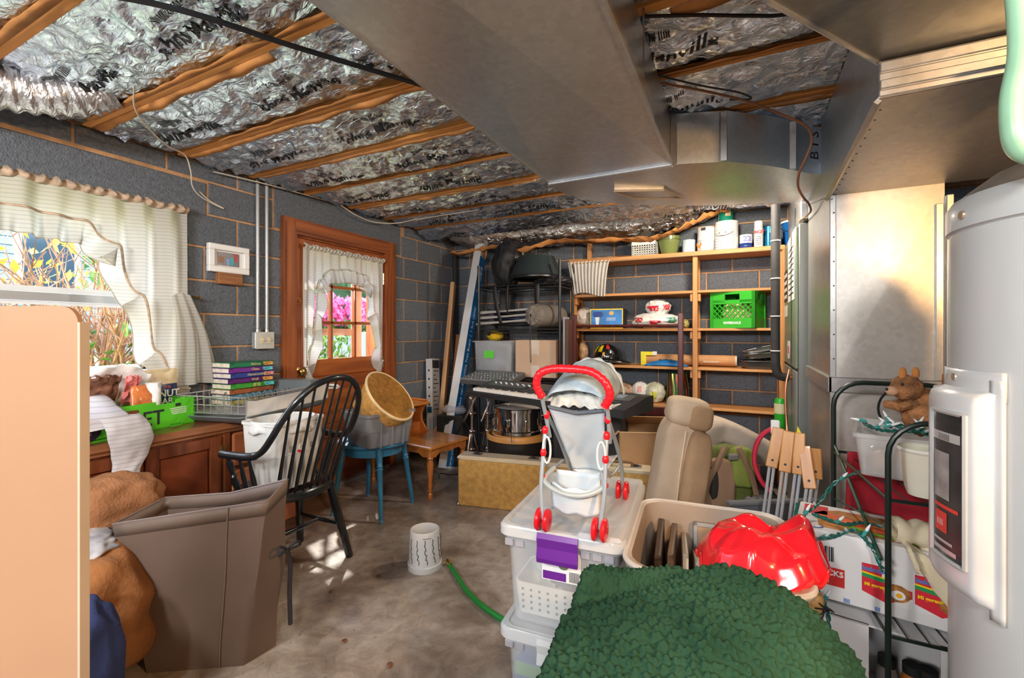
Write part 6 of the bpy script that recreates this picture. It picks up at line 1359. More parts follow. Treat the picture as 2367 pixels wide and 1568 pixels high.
# ================================================================ right side: bins, stroller, tote, blanket
BR_ = R(5)
def big_bin(label, z0, latch, top):
    t = T('storage_bin', label, 'storage bin', (-.512,1.545,z0), BR_, 'stacked clear storage bins')
    g = G(); tub([(.315,.50,.03,0),(.325,.51,.03,.01),(.345,.535,.03,.262),(.372,.560,.035,.264),(.372,.560,.035,.278),(.338,.528,.03,.278),(.32,.505,.03,.012),(.31,.495,.03,.004)], None, g)
    obj('tub', g, frost_mat('bin_clear',(.80,.84,.88),.74,.15), t, smooth=True)
    ml = frost_mat('bin_lid',(.82,.85,.88),.45,.2)
    g = G(); tub([(.375,.565,.035,.268),(.392,.582,.04,.276),(.392,.582,.04,.300),(.380,.570,.04,.308),(.35,.54,.035,.308),(.345,.535,.035,.300)], None, g); li = obj('lid', g, ml, t, smooth=True)
    g = G(); g.cb(.055,-.287,.300,.185,.287,.318,.010); obj('lid_flap', g, ml, li)
    for x in (-.165,-.13,.075,.11,.145):
        g = G(); g.cb(x-.012,-.2705,.236,x+.016,-.262,.258,.002); obj('vent_slot', g, M('slot_grey',(.35,.35,.40),.5), t)
    if latch:
        mP = M('latch_purple',(.12,.015,.26),.3,var=.08)
        g = G(); g.prism([(-.284,.300),(-.296,.305),(-.302,.290),(-.297,.262),(-.304,.232),(-.300,.218),(-.292,.222),(-.290,.262)], -.062,.062,0); obj('latch', g, mP, t)
        g = G(); g.cb(-.05,.285,.22,.05,.302,.30,.004); obj('latch', g, mP, t)
        g = G(); g.box(-.055,-.2685,.155,.065,-.2655,.245); lb = obj('paper_label', g, mWHITE, t)
        g = G(); g.box(-.052,-.2695,.158,.02,-.2686,.182); obj('label_purple', g, mP, lb)
        g = G(); g.prism(rpoly(.03,.035,.012), -.2697,-.2686,1, Matrix.Translation((.012,0,.21))); obj('label_leaf', g, M('label_olive',(.18,.20,.12),.5), lb)
        for k in range(9):
            g = G(); g.box(.03+k*.0035,-.2696,.16,.0315+k*.0035,-.2686,.19); obj('barcode_bar', g, mINK, lb)
    else:
        g = G(); g.prism([(-.284,.300),(-.296,.305),(-.302,.290),(-.297,.262),(-.304,.232),(-.292,.222),(-.290,.262)], -.062,.062,0); obj('latch', g, frost_mat('latch_clear',(.8,.84,.86),.3), t)
    return t
big_bin('clear storage bin with purple latch on top of the stack', .318, True, True)
big_bin('clear storage bin at the bottom under the purple latch bin', .0, False, False)
# contents of the upper bin
t = T('perforated_basket', 'cream perforated basket inside the upper clear bin', 'basket', (-.52,1.40,.328), BR_)
g = G(); tub([(.26,.16,.02,0),(.28,.18,.02,.10),(.27,.17,.02,.10),(.25,.15,.02,.006)], None, g); obj('body', g, mPLW, t, smooth=True)
for i in range(9):
    for j in range(4):
        if not i and not j:
            g = G(); g.lathe([(.0045,0),(.0045,.0015)],6); ho_ = obj('hole', g, M('hole_dark',(.12,.11,.10),.9), t); ho_.matrix_basis = Matrix.Translation((-.11,-.084,.02)) @ Matrix.Rotation(PI/2,4,'X'); hm_ = ho_.data
        else: rep('hole', hm_, t, Matrix.Translation((-.11+i*.0275,-.0835-.0018*j,.02+j*.02)) @ Matrix.Rotation(PI/2,4,'X'))
crumple('blue_padding', 'grey blue padded fabric packed in the upper clear bin', 'fabric', (-.51,1.58,.330), (.125,.20,.105), M('pad_blue',(.17,.20,.27),.7,var=.3,vs=6),.10,2.,31)
t = T('extension_wire', 'coiled white cord on the basket in the upper bin', 'cord', (-.56,1.40,.43)); g = G()
for k in range(4): g.tube([( .05*math.cos(a)*(1+.1*k), .035*math.sin(a)+.004*k, .03+.022*math.sin(a+k)) for a in [2*PI*q/20 for q in range(20)]], .0025, 5, closed=True)
obj('coil', g, mWHITE, t, smooth=True)
t = T('folded_pack', 'blue green and white printed pack inside the lower bin', 'pack', (-.52,1.38,.012), BR_); g = G(); g.cb(-.13,-.08,0,.13,.08,.17,.004); obj('box', g, M('pack_blue',(.03,.13,.40),.4,var=.1), t)
g = G(); g.box(-.13,-.082,.13,.13,-.0805,.17); obj('green_band', g, M('pack_green',(.12,.40,.10),.5), t); g = G(); g.box(-.04,-.083,.10,.13,-.0815,.16); obj('white_band', g, mWHITE, t)
lettering('CURLING IRON', .03, M('pack_red',(.8,.15,.12),.5), t, Matrix.Translation((0,-.083,.06)) @ Matrix.Rotation(PI/2,4,'X'), bold=.0008)
# ---------------------------------------------------------------- doll stroller
ds = T('doll_stroller', 'toy doll stroller with red handle and wheels on the bins', 'stroller', (-.455,1.43,.628), R(3))
mSR = M('stroller_red',(.70,.012,.022),.28,var=.05); mST = M('stroller_tube',(.40,.47,.53),.35,.3,var=.05); mSF = M('stroller_fabric',(.62,.69,.74),.8,var=.06,bump=.15,bs=200)
def twin(x, y):
    for s in (-1,1):
        g = G(); X_ = Matrix.Translation((x+s*.013,y,.033)) @ Matrix.Rotation(PI/2,4,'Y')
        g.lathe([(.0,-.008),(.022,-.008),(.031,-.005),(.033,0),(.031,.005),(.022,.008),(0,.008)],22,X_); w_ = obj('wheel', g, mSR, ds, smooth=True)
        g = G(); g.lathe([(.008,-.010),(.008,.010)],10,X_); obj('hub', g, M('hub_red',(.45,.01,.02),.4), w_, smooth=True)
for x in (-.085,.085):
    twin(x,-.175); twin(x,.175)
def tb_(nm, pts, r=.0065, m=mST, n=5): 
    g = G(); g.tube(spline(pts,n), r, 8); return obj(nm, g, m, ds, smooth=True)
for s in (-1,1):
    x = s*.095
    tb_('rear_leg', [(s*.085,-.175,.035),(x,-.165,.12),(x,-.145,.22),(x,-.125,.30)])
    tb_('front_leg', [(s*.085,.175,.035),(x,.10,.14),(x,-.0,.245),(x,-.105,.33)])
    tb_('push_tube', [(x,-.085,.26),(x*1.03,-.12,.34),(x*1.02,-.15,.39),(x*.98,-.16,.408)])
    for y, z in ((-.130,.29),(-.115,.335),(-.145,.225)):
        g = G(); g.ell((x,y,z),(.010,.011,.014),12,8); obj('joint', g, mSR, ds, smooth=True)
    g = G(); g.tube([(x-s*.012+.012*math.cos(a)*1.0,-.148,.235+.040*math.sin(a)) for a in [2*PI*k/16 for k in range(16)]], .0035, 6, closed=True); obj('latch_loop', g, M('stroller_white',(.70,.74,.76),.4), ds, smooth=True)
    tb_('side_brace', [(x,-.145,.20),(x,-.06,.155),(x,.05,.15)], .005)
    g = G(); g.ell((x,-.145,.15),(.009,.012,.009),10,6); obj('joint', g, mSR, ds, smooth=True)
hp = spline([(-.094,-.158,.395),(-.108,-.168,.43),(-.098,-.172,.465),(-.060,-.170,.482),(.0,-.168,.484),(.060,-.170,.478),(.098,-.172,.452),(.112,-.168,.415),(.096,-.158,.380)],8)
g = G(); g.tube(hp, [.0120+(.0015 if k%3 == 1 else -.0003) for k in range(len(hp))], 10); obj('handle_grip', g, mSR, ds, smooth=True)
g = G(); g.grid(14,22, lambda u,v: ((-.088+.176*u)*(1-.42*v), -.125+.155*v+.03*math.sin(PI*u)*(.4+.6*v), .365-.235*v-.012*math.sin(PI*u)*(1-v))); obj('seat_back', g, mSF, ds, smooth=True, ang=180, solid=.003)
g = G(); g.grid(14,12, lambda u,v: ((-.052+.104*u)*(1+.4*v), .03+.13*v, .130+.03*v-.012*math.sin(PI*u))); obj('seat_base', g, mSF, ds, smooth=True, ang=180, solid=.003)
g = G(); g.tube([(-.085,-.125,.362),(0,-.118,.348),(.085,-.125,.362)], .006, 6); obj('back_piping', g, M('stroller_dark',(.10,.12,.15),.6), ds, smooth=True)
mCAN = M('canopy_check',(.50,.62,.70),.7,var=.35,vs=22,tl=.3)
def canopy(u, v):
    a = PI*u; b_ = R(5+95*v); rx_, rz_ = .098, .105
    k = 1+.03*math.sin(u*30)*abs(v-.5)
    return (rx_*math.cos(a)*-1*k, -.04+.16*math.cos(b_)*-.6+.10*v, .375+rz_*math.sin(a)*(.35+.65*math.sin(b_))*k+.02*v)
g = G(); g.grid(30,16,canopy); cn = obj('canopy', g, mCAN, ds, smooth=True, ang=180, solid=.002)
g = G(); g.grid(60,4, lambda u,v: (-.105*math.cos(PI*u)*(1+.04*v), .075+.012*v+.008*math.sin(u*47)*v, .385+.105*math.sin(PI*u)*(1+.14*v)+.003*math.sin(u*47)*v)); obj('canopy_ruffle', g, M('ruffle_pale',(.66,.75,.80),.7,tl=.3), cn, smooth=True, ang=180, solid=.001)
g = G(); g.grid(24,8, lambda u,v: (-.085+.17*u, -.115+.03*v+.012*math.sin(u*25)*.3, .355+.040*v+.012*math.sin(PI*u)+.005*math.sin(u*31+v*5))); obj('canopy_bunch', g, M('bunch_grey',(.55,.55,.52),.7,var=.25,vs=30), ds, smooth=True, ang=180, solid=.002)
bp = spline([(-.075,-.10,.17),(-.09,-.15,.145),(-.05,-.17,.125),(0,-.175,.118),(.05,-.17,.125),(.09,-.15,.148),(.075,-.10,.175)],5)
g = G(); g.tube(bp, .0075, 8); obj('basket_rim', g, M('rim_greygreen',(.40,.45,.45),.5,var=.1), ds, smooth=True)
g = G(); g.grid(20,10, lambda u,v: (-.075+.15*u, -.10-.068*math.sin(PI*(.15+.7*u))*1.0*(1-.3*v), .135-.085*v+.004*math.sin(u*14))); obj('basket_cloth', g, mSF, ds, smooth=True, ang=180, solid=.002)
g = G(); g.grid(14,8, lambda u,v: (-.068+.136*u, -.10+.02*v, .165-.11*v)); obj('basket_cloth', g, mSF, ds, smooth=True, ang=180, solid=.002)
# ---------------------------------------------------------------- taupe tote with frames and red basket
mTP = M('tote_taupe',(.36,.29,.235),.4,var=.06,vs=3)
tt_ = T('taupe_tote', 'open taupe plastic tote full of frames beside the bins', 'tote', (-.085,1.475,0), R(5))
g = G(); tub([(.34,.40,.05,0),(.35,.41,.06,.02),(.42,.50,.07,.585),(.445,.525,.075,.587),(.452,.532,.075,.600),(.44,.52,.075,.612),(.415,.495,.07,.608),(.34,.40,.05,.03)], None, g); obj('body', g, mTP, tt_, smooth=True)
g = G(); p = [(x,y,.606) for x,y in rpoly(.445,.525,.075,6)]; g.tube(p, .008, 8, closed=True); obj('rim', g, M('tote_rim',(.52,.48,.44),.35), tt_, smooth=True)
def flat(name, label, cat, loc, e, w_, h_, th, mat, edge, part='panel'):
    t = T(name, label, cat, loc, e=tuple(R(q) for q in e)); g = G(); g.cb(-w_/2,-th/2,0,w_/2,th/2,h_,.002); obj(part, g, mat, t)
    g = G(); f = .014; g.cb(-w_/2,-th/2-.004,0,-w_/2+f,th/2,h_,.002); g.cb(w_/2-f,-th/2-.004,0,w_/2,th/2,h_,.002); g.cb(-w_/2,-th/2-.004,h_-f,w_/2,th/2,h_,.002); obj('moulding', g, edge, t); return t
flat('framed_print', 'tan framed board against the far wall of the taupe tote', 'picture', (-.02,1.665,.20),(-7,0,5),.26,.365,.012,M('board_tan',(.42,.26,.15),.6,var=.1),M('board_silver',(.45,.45,.44),.35,.4))
flat('framed_print', 'dark wooden picture frame leaning at the side of the tote', 'picture', (-.245,1.56,.185),(0,-6,96),.24,.38,.016,M('frame_back',(.16,.09,.05),.7),M('frame_dark',(.05,.028,.018),.35))
flat('framed_print', 'brown wooden frame second from the side of the tote', 'picture', (-.205,1.555,.18),(0,-3,94),.22,.38,.014,M('frame_tan',(.40,.25,.13),.7),M('frame_brown',(.09,.055,.04),.35))
flat('framed_print', 'pale cream frame leaning beside the brown frame', 'picture', (-.165,1.53,.17),(0,6,98),.22,.37,.012,M('frame_cream',(.60,.50,.38),.6),M('frame_pale',(.62,.50,.36),.5))
t = T('paperback', 'thick paperback book standing beside the frames in tote', 'book', (-.115,1.51,.175), e=(0,R(12),R(98))); g = G(); g.box(-.07,-.014,0,.07,.014,.33); obj('pages', g, M('pages',(.78,.72,.60),.8), t); g = G(); g.box(-.073,-.017,0,.073,-.0142,.335); g.box(-.073,.0142,0,.073,.017,.335); obj('cover', g, M('cover_buff',(.50,.44,.36),.6), t)
rb = T('red_basin', 'crumpled glossy red plastic basin lying in the taupe tote', 'basin', (.04,1.42,.455))
def redf(u, v):
    a = 2*PI*u; r_ = v; fl = .5+.5*math.cos(a*7+1.)
    x = .158*r_*math.cos(a)*(1+.10*nz(math.cos(a)*2,math.sin(a)*2,1)); y = .16*r_*math.sin(a)*(1+.08*nz(math.cos(a)*2,math.sin(a)*2,4))
    z = .205-.055*r_**3+.020*fl*r_+.045*nz(x*8,y*8,2.)+.045*(1-abs(nz(x*10+3,y*10,5.)))**2*r_
    z += .05*(-x)*2*r_*0+.12*max(0,r_-.82)*-2.2
    return (x, y, z+.16*x)
g = G(); g.grid(84,26,redf,cu=True); obj('dish', g, M('red_plastic',(.72,.010,.022),.16,var=.06,coat=.4), rb, smooth=True, ang=180, solid=.004)
g = G(); g.tube([Vector(redf(k/84,1.)) for k in range(84)], .006, 6, closed=True); obj('rim', g, M('red_rim',(.60,.02,.02),.25), rb, smooth=True)
# ---------------------------------------------------------------- green fleece blanket over a box
def bl_base(x, y):
    # soft mound: ridge across at y=1.12, peak near x=-.07, falling toward the viewer and the sides
    px = (x+.06); rdg = .735-.10*abs(px)**1.25*3.2*(1.12 if px < 0 else 1.45)-.9*max(0,px-.12)**1.5
    fy = y-1.06; z = rdg-(1.5*max(0,fy)**1.4 if fy > 0 else .30*(-fy)+.10*fy*fy)
    ex = max(0,-(x+.335)); z -= 3.6*ex**1.05+9*ex*ex
    ey = max(0,y-1.135); z -= 5.*ey
    er = max(0,x-.20); z -= 2.6*er+5*er*er
    z += .030*math.sin(x*7+y*5.5)*math.exp(-((x+.2)/.25)**2)+.022*nz(x*3.5,y*3.5,2)+.014*nz(x*8,y*8,5)
    z -= .085*math.exp(-((y-(.985+.55*(x+.30)))/.032)**2)*max(0,min(1,(.0-x)*4))
    return z
def blanket(u, v):
    x = -.47+.83*u; y = .42+.78*v
    z = bl_base(x,y); q = Vector((x*76,y*76,z*76))
    cell = noise.voronoi(q)[0][0]
    n_ = Vector((-(bl_base(x+.004,y)-z)/.004, -(bl_base(x,y+.004)-z)/.004, 1.)).normalized()
    h = .0110*(1-min(cell/.62,1.)**2)-.005+.0022*noise.noise(q*1.9)
    p = Vector((x,y,max(z,.03)))+n_*h
    return (p.x,p.y,p.z)
fb = T('fleece_blanket', 'dark green nubby fleece blanket heaped in the foreground', 'blanket', (-.05,.85,0))
g = G(); g.grid(330,310,blanket)
def fleece_mat():
    m, n, l, b = _new('fleece_green'); tc = n.new('ShaderNodeTexCoord'); v = n.new('ShaderNodeTexVoronoi'); v.inputs['Scale'].default_value = 58; v.inputs['Randomness'].default_value = 1
    l.new(tc.outputs['Object'], v.inputs['Vector']); no = n.new('ShaderNodeTexNoise'); no.inputs['Scale'].default_value = 190; no.inputs['Detail'].default_value = 3; l.new(tc.outputs['Object'], no.inputs['Vector'])
    n2 = n.new('ShaderNodeTexNoise'); n2.inputs['Scale'].default_value = 4; l.new(tc.outputs['Object'], n2.inputs['Vector'])
    ra = n.new('ShaderNodeValToRGB'); ra.color_ramp.elements[0].color = (.012,.040,.023,1); ra.color_ramp.elements[1].color = (.038,.100,.056,1); ra.color_ramp.elements[0].position = .3; ra.color_ramp.elements[1].position = .7
    l.new(n2.outputs[0], ra.inputs[0]); l.new(ra.outputs[0], b.inputs['Base Color']); b.inputs['Roughness'].default_value = .95; b.inputs['Sheen Weight'].default_value = .0; b.inputs['Sheen Roughness'].default_value = .4; b.inputs['Specular IOR Level'].default_value = .1
    bu = n.new('ShaderNodeBump'); bu.inputs['Strength'].default_value = .6; bu.inputs['Distance'].default_value = .004; l.new(no.outputs[0], bu.inputs['Height']); l.new(bu.outputs[0], b.inputs['Normal']); return m
obj('pile', g, fleece_mat(), fb, smooth=True, ang=180, world=True)
# ---------------------------------------------------------------- car seat, foam pad, backpack, cartons
mSEAT = M('seat_cream',(.62,.47,.33),.85,var=.08,vs=10,bump=.3,bs=160); mSEATD = M('seat_tan',(.40,.25,.14),.85,var=.12,vs=10,bump=.4,bs=160)
cs2 = T('car_seat', 'cream car seat back with headrest standing behind the tote', 'car seat', (-.36,2.30,0), e=(0,R(9),R(26)))
def pillow(c, r, p=.55, am=.03, seed=0, nu=40, nv=24):
    g = G(); g.ell(c, r, nu, nv, am, 2., p, seed); return g
obj('backrest', pillow((0,.03,.50),(.105,.10,.31),.45), mSEAT, cs2, smooth=True, ang=180)
obj('bolster', pillow((.055,-.035,.47),(.062,.085,.30),.5), mSEATD, cs2, smooth=True, ang=180)
obj('headrest', pillow((.0,.0,.845),(.098,.075,.070),.55), mSEAT, cs2, smooth=True, ang=180)
obj('headrest_face', pillow((.045,-.045,.830),(.058,.045,.062),.6), mSEATD, cs2, smooth=True, ang=180)
obj('seat_cushion', pillow((.02,-.02,.14),(.20,.22,.14),.5), mSEATD, cs2, smooth=True, ang=180)
obj('armrest', pillow((.0,-.10,.34),(.075,.075,.05),.6), mSEAT, cs2, smooth=True, ang=180)
g = G(); g.tube(spline([(-.02,-.075,.76),(-.02,-.08,.55),(-.01,-.085,.35),(.0,-.09,.22)],6), .004, 5); obj('piping', g, M('seat_seam',(.75,.62,.46),.8), cs2, smooth=True)
fp = T('foam_pad', 'folded beige upholstered pad arched over the green backpack', 'pad', CW(1.05,2.62), TH)
mPAD = M('pad_beige',(.60,.50,.42),.9,var=.12,vs=8,bump=.3,bs=140)
pth = spline([(-.05,0,.0),(-.04,0,.20),(-.013,0,.45),(.03,0,.60),(.10,0,.668),(.236,0,.622),(.41,0,.523)],6)
g = G(); N_ = len(pth)
def pad(u, v):
    i = u*(N_-1); k = min(int(i),N_-2); p = pth[k].lerp(pth[k+1],i-k); t_ = (pth[k+1]-pth[k]).normalized(); n_ = Vector((-t_.z,0,t_.x))
    a = 2*PI*v; yy = .14*math.copysign(abs(math.cos(a))**.4,math.cos(a)); hh = .068*math.copysign(abs(math.sin(a))**.6,math.sin(a)); wv = .008*nz(u*6,v*4)
    return tuple(p+Vector((0,yy,0))+n_*(hh+wv))
g.grid(50,28,pad,cv=True); obj('upholstery', g, mPAD, fp, smooth=True, ang=180)
g = G(); g.add([tuple(pad(0,k/28)) for k in range(28)], [tuple(range(28))]); g.add([tuple(pad(1,k/28)) for k in range(28)], [tuple(range(28))]); obj('end_cloth', g, mSEATD, fp)
bp_ = T('backpack', 'olive and tan hiking backpack under the beige pad', 'backpack', CW(1.06,2.30,.0), TH)
mOLV = M('pack_olive',(.13,.16,.035),.8,var=.25,vs=10); mTAN = M('pack_tan',(.34,.21,.13),.85,var=.15,vs=10); mDK = M('pack_dark',(.035,.03,.026),.8)
obj('main_bag', pillow((.02,.04,.40),(.14,.085,.24),.6,.06,3), mOLV, bp_, smooth=True, ang=180)
obj('front_pocket', pillow((-.035,-.05,.45),(.075,.035,.145),.65,.05,5), mTAN, bp_, smooth=True, ang=180)
obj('mesh_pocket', pillow((-.075,-.065,.48),(.025,.03,.085),.8,.05,6), mDK, bp_, smooth=True, ang=180)
obj('lid', pillow((.075,-.045,.55),(.06,.045,.10),.6,.08,8), M('pack_lime',(.22,.27,.05),.75,var=.2), bp_, smooth=True, ang=180)
for pts in ([(-.02,-.08,.66),(-.07,-.10,.58),(-.12,-.10,.46),(-.10,-.11,.33),(-.03,-.12,.30)],[(.04,-.09,.66),(.10,-.10,.52),(.12,-.11,.40),(.10,-.12,.33)],[(-.05,-.11,.31),(.04,-.13,.33),(.08,-.13,.30),(.05,-.12,.27)]):
    g = G(); P = spline(pts,6); g.tube(P, .013, 6); obj('strap', g, mTAN, bp_, smooth=True)
g = G(); g.cb(-.015,-.11,.60,.035,-.085,.63,.006); obj('buckle', g, M('buckle_grey',(.20,.19,.18),.5), bp_)
g = G(); g.tube([(-.16,-.06,.62),(-.19,-.10,.30)], .006, 6); obj('frame_stay', g, mPINE, bp_)
crumple('black_duffel', 'dark duffel lying to the side of the backpack', 'bag', CW(1.32,2.50,.0), (.16,.14,.19), mDK,.10,2.2,41, rz=TH)
crumple('grey_strap_bag', 'grey webbing and mesh heap in front of the backpack', 'bag', CW(1.19,2.18,.0), (.13,.09,.20), M('mesh_grey',(.22,.20,.19),.8,var=.6,vs=14),.2,3.,43, rz=TH)
t = T('bin_cover', 'dark grey plastic bin lid leaning behind the taupe tote', 'lid', CW(1.16,2.02,.0), TH+R(4)); g = G(); g.cb(-.20,-.01,0,.20,.01,.47,.008); obj('panel', g, M('lid_grey',(.12,.125,.14),.5), t); g = G(); g.cb(-.21,-.018,.455,.21,.018,.475,.006); obj('lip', g, M('lid_grey2',(.16,.165,.18),.4), t)
t = T('red_leash', 'red webbing loop hanging by the wooden slats', 'strap', (.09,2.32,.55)); g = G(); g.tube(spline([(.05,0,.26),(-.02,.0,.20),(-.045,0,.10),(-.02,0,.01),(.02,0,-.04)],6), .010, 6); obj('webbing', g, M('strap_red',(.60,.02,.06),.6), t, smooth=True); g = G(); g.cb(.02,-.012,.22,.055,.012,.28,.004); obj('white_clip', g, mWHITE, t)
# open carton
oc = T('open_carton', 'open brown cardboard carton behind the instrument case', 'box', (-.62,3.20,0), R(20))
mKC = M('carton_brown',(.46,.26,.12),.8,var=.1,vs=5)
g = G(); th = .005; w_, d_, h_ = .17,.14,.56
g.box(-w_,-d_,0,w_,-d_+th,h_); g.box(-w_,d_-th,0,w_,d_,h_); g.box(-w_,-d_,0,-w_+th,d_,h_); g.box(w_-th,-d_,0,w_,d_,h_); g.box(-w_,-d_,0,w_,d_,.005); obj('walls', g, mKC, oc)
for (X_, L, fw) in ((XF((0,-d_,h_),(-118,0,0)),w_,.12),(XF((0,d_,h_),(55,0,0)),w_,.12)):
    g = G(); g.box(-L,0,0,L,th,fw, X_); obj('flap', g, M('carton_flap',(.56,.35,.18),.8,var=.08), oc)
for (X_, L, fw) in ((XF((w_,0,h_),(0,110,0)),d_,.13),(XF((-w_,0,h_),(0,-140,0)),d_,.13)):
    g = G(); g.box(0,-L,0,th,L,fw, X_); obj('flap', g, _M['carton_flap'], oc)
# wooden slats on steel rods
for k, (x, y, z, ex, ey) in enumerate(((.105,2.170,.66,-10,9),(.152,2.160,.65,-9,5),(.199,2.165,.645,-9,1),(.238,2.140,.60,-14,-8),(.268,2.225,.62,-4,-2))):
    t = T('slatted_tent_pole', ['honey wood slat on steel rods nearest the backpack','honey wood slat second from the backpack','honey wood slat third from the backpack','honey wood slat tilted toward the plenum','short honey wood slat behind the others'][k], 'slat', (x,y,0), R(-8), 'wood slats on steel rods')
    X_ = XF((0,0,z),(ex,ey,0)); g = G(); g.cb(-.0215,-.014,0,.0215,.014,.165 if k < 4 else .12,.003, X_); sl_ = obj('wood_slat', g, WOOD('slat_wood',(.50,.20,.05),(.72,.36,.11),2,10,.35,coat=.3), t)
    g = G(); g.lathe([(.005,0),(.005,.002)],8, X_ @ XF((0,-.014,.03),(90,0,0))); obj('bolt', g, mINK, sl_)
    for s in (-.008,.008):
        g = G(); g.tube([X_ @ Vector((s,0,.02)), Vector((s-.07,-.02,0))], .006, 8); obj('rod', g, M('rod_bright',(.62,.63,.66),.25,.45), t, smooth=True)
t = T('toy_shovel', 'yellow and blue toy blade poking up behind the slats', 'toy', (.225,2.45,.0)); g = G(); g.tube([(0,0,0),(0,0,.66)], .008, 8); obj('handle', g, mCANB, t, smooth=True); g = G(); g.prism([(-.016,.66),(.02,.66),(.012,.76),(-.002,.79)], -.004,.004,1); obj('blade', g, _M['yellow_plastic'], t)
# ================================================================ wire plant rack, cartons and clutter
pr_ = T('plant_rack', 'green black wire plant rack with arched ends beside the plenum', 'rack', (.5,1.80,0))
mRKW = M('rack_darkgreen',(.012,.022,.018),.35,.3)
def arch(x0, x1, y, zt, r=.09):
    p = [(x0,y,0),(x0,y,zt-r)]+[(x0+r-r*math.cos(R(a)),y,zt-r+r*math.sin(R(a))) for a in range(15,91,15)]+[(x1-r+r*math.sin(R(a)),y,zt-r+r*math.cos(R(a))) for a in range(0,91,15)]+[(x1,y,0)]
    return p
g = G(); g.tube(arch(.343,.74,1.525,.985), .0072, 8); obj('arch', g, mRKW, pr_, smooth=True, world=True)
g = G(); g.tube(arch(.302,.66,2.06,1.035), .0085, 8); obj('arch', g, mRKW, pr_, smooth=True, world=True)
for z in (.415,.775,.08):
    g = G(); g.tube([(.343,1.525,z),(.74,1.525,z),(.66,2.06,z),(.302,2.06,z)], .005, 6, closed=True)
    for k in range(1,9): f = k/9; g.tube([(.343+.397*f,1.525,z),(.302+.358*f,2.06,z)], .0025, 4)
    obj('shelf_grid', g, mRKW, pr_, smooth=True, world=True)
g = G(); g.tube([(.304,2.05,.80),(.335,1.56,.60)], .005, 6); g.tube([(.335,1.56,.70),(.304,2.05,.60)], .003, 6); obj('side_brace', g, M('brace_green',(.01,.06,.04),.4), pr_, smooth=True, world=True)
g = G(); g.tube([(.52+.085*math.cos(a),2.06,.945+.085*math.sin(a)) for a in [2*PI*k/28 for k in range(28)]], .004, 6, closed=True); obj('scroll_ring', g, mRKW, pr_, smooth=True, world=True)
# noodle carton
nc = T('noodle_carton', 'white printed noodle carton lying on the plant rack', 'box', (.36,1.745,.422), R(-9))
mNC = M('carton_offwhite',(.72,.72,.74),.5,var=.03)
g = G(); g.cb(-.20,-.125,0,.20,.125,.20,.003); obj('carton', g, mNC, nc)
g = G(); g.add([(-.14,-.09,.2012),(.20,-.10,.2012),(.20,.09,.2012),(-.09,.09,.2012),(-.15,.05,.2012)], [(0,1,2,3,4)]); tp = obj('top_print', g, M('print_foodbrown',(.45,.18,.05),.5,var=.7,vs=14), nc)
for (pts, m_) in ((((-.16,.02),(-.02,-.05),(.12,-.075),(.20,-.08),(.20,-.05),(.05,-.03),(-.08,.03),(-.13,.06)),M('print_redorange',(.72,.12,.04),.45,var=.3,vs=20)),(((-.15,-.02),(0,-.08),(.20,-.105),(.20,-.09),(0,-.06),(-.13,.0)),M('print_limegreen',(.22,.50,.03),.45)),(((.02,.0),(.20,-.03),(.20,0),(.04,.03)),mWHITE)):
    g = G(); g.add([(x,y,.2022) for x,y in pts],[tuple(range(len(pts)))]); obj('print_band', g, m_, tp)
g = G(); g.box(-.185,.02,.2012,-.12,.10,.2022); bc = obj('red_panel', g, mBAGR, tp)
g = G(); g.lathe([(.028,0),(.028,.001)],20, Matrix.Translation((-.155,-.095,.2012)), sy=.55); lo_ = obj('oval_logo', g, M('logo_blue',(.03,.06,.30),.4), tp); g = G(); g.lathe([(.024,.001),(.024,.0016)],20, Matrix.Translation((-.155,-.095,.2012)), sy=.5); obj('oval_inner', g, mWHITE, lo_)
XN = Matrix.Translation((0,-.1262,0)) @ Matrix.Rotation(PI/2,4,'X')
lettering('|||||', .012, mRED, lo_, Matrix.Translation((-.155,-.095,.2030)))
for k in range(13):
    g = G(); g.box(-.165+k*.0052,-.1268,.115,-.165+k*.0052+(.0016+.0012*(k%3)),-.1252,.158); obj('barcode_bar', g, mINK, nc)
g = G(); g.box(-.175,-.1268,.045,-.075,-.1252,.098); rp = obj('red_panel', g, M('panel_red',(.58,.03,.03),.45), nc)
lettering('40 PACKS', .022, mWHITE, rp, XN @ Matrix.Translation((-.125,.082,.0012)), bold=.0006); lettering('|| |||||', .012, mWHITE, rp, XN @ Matrix.Translation((-.125,.058,.0012)))
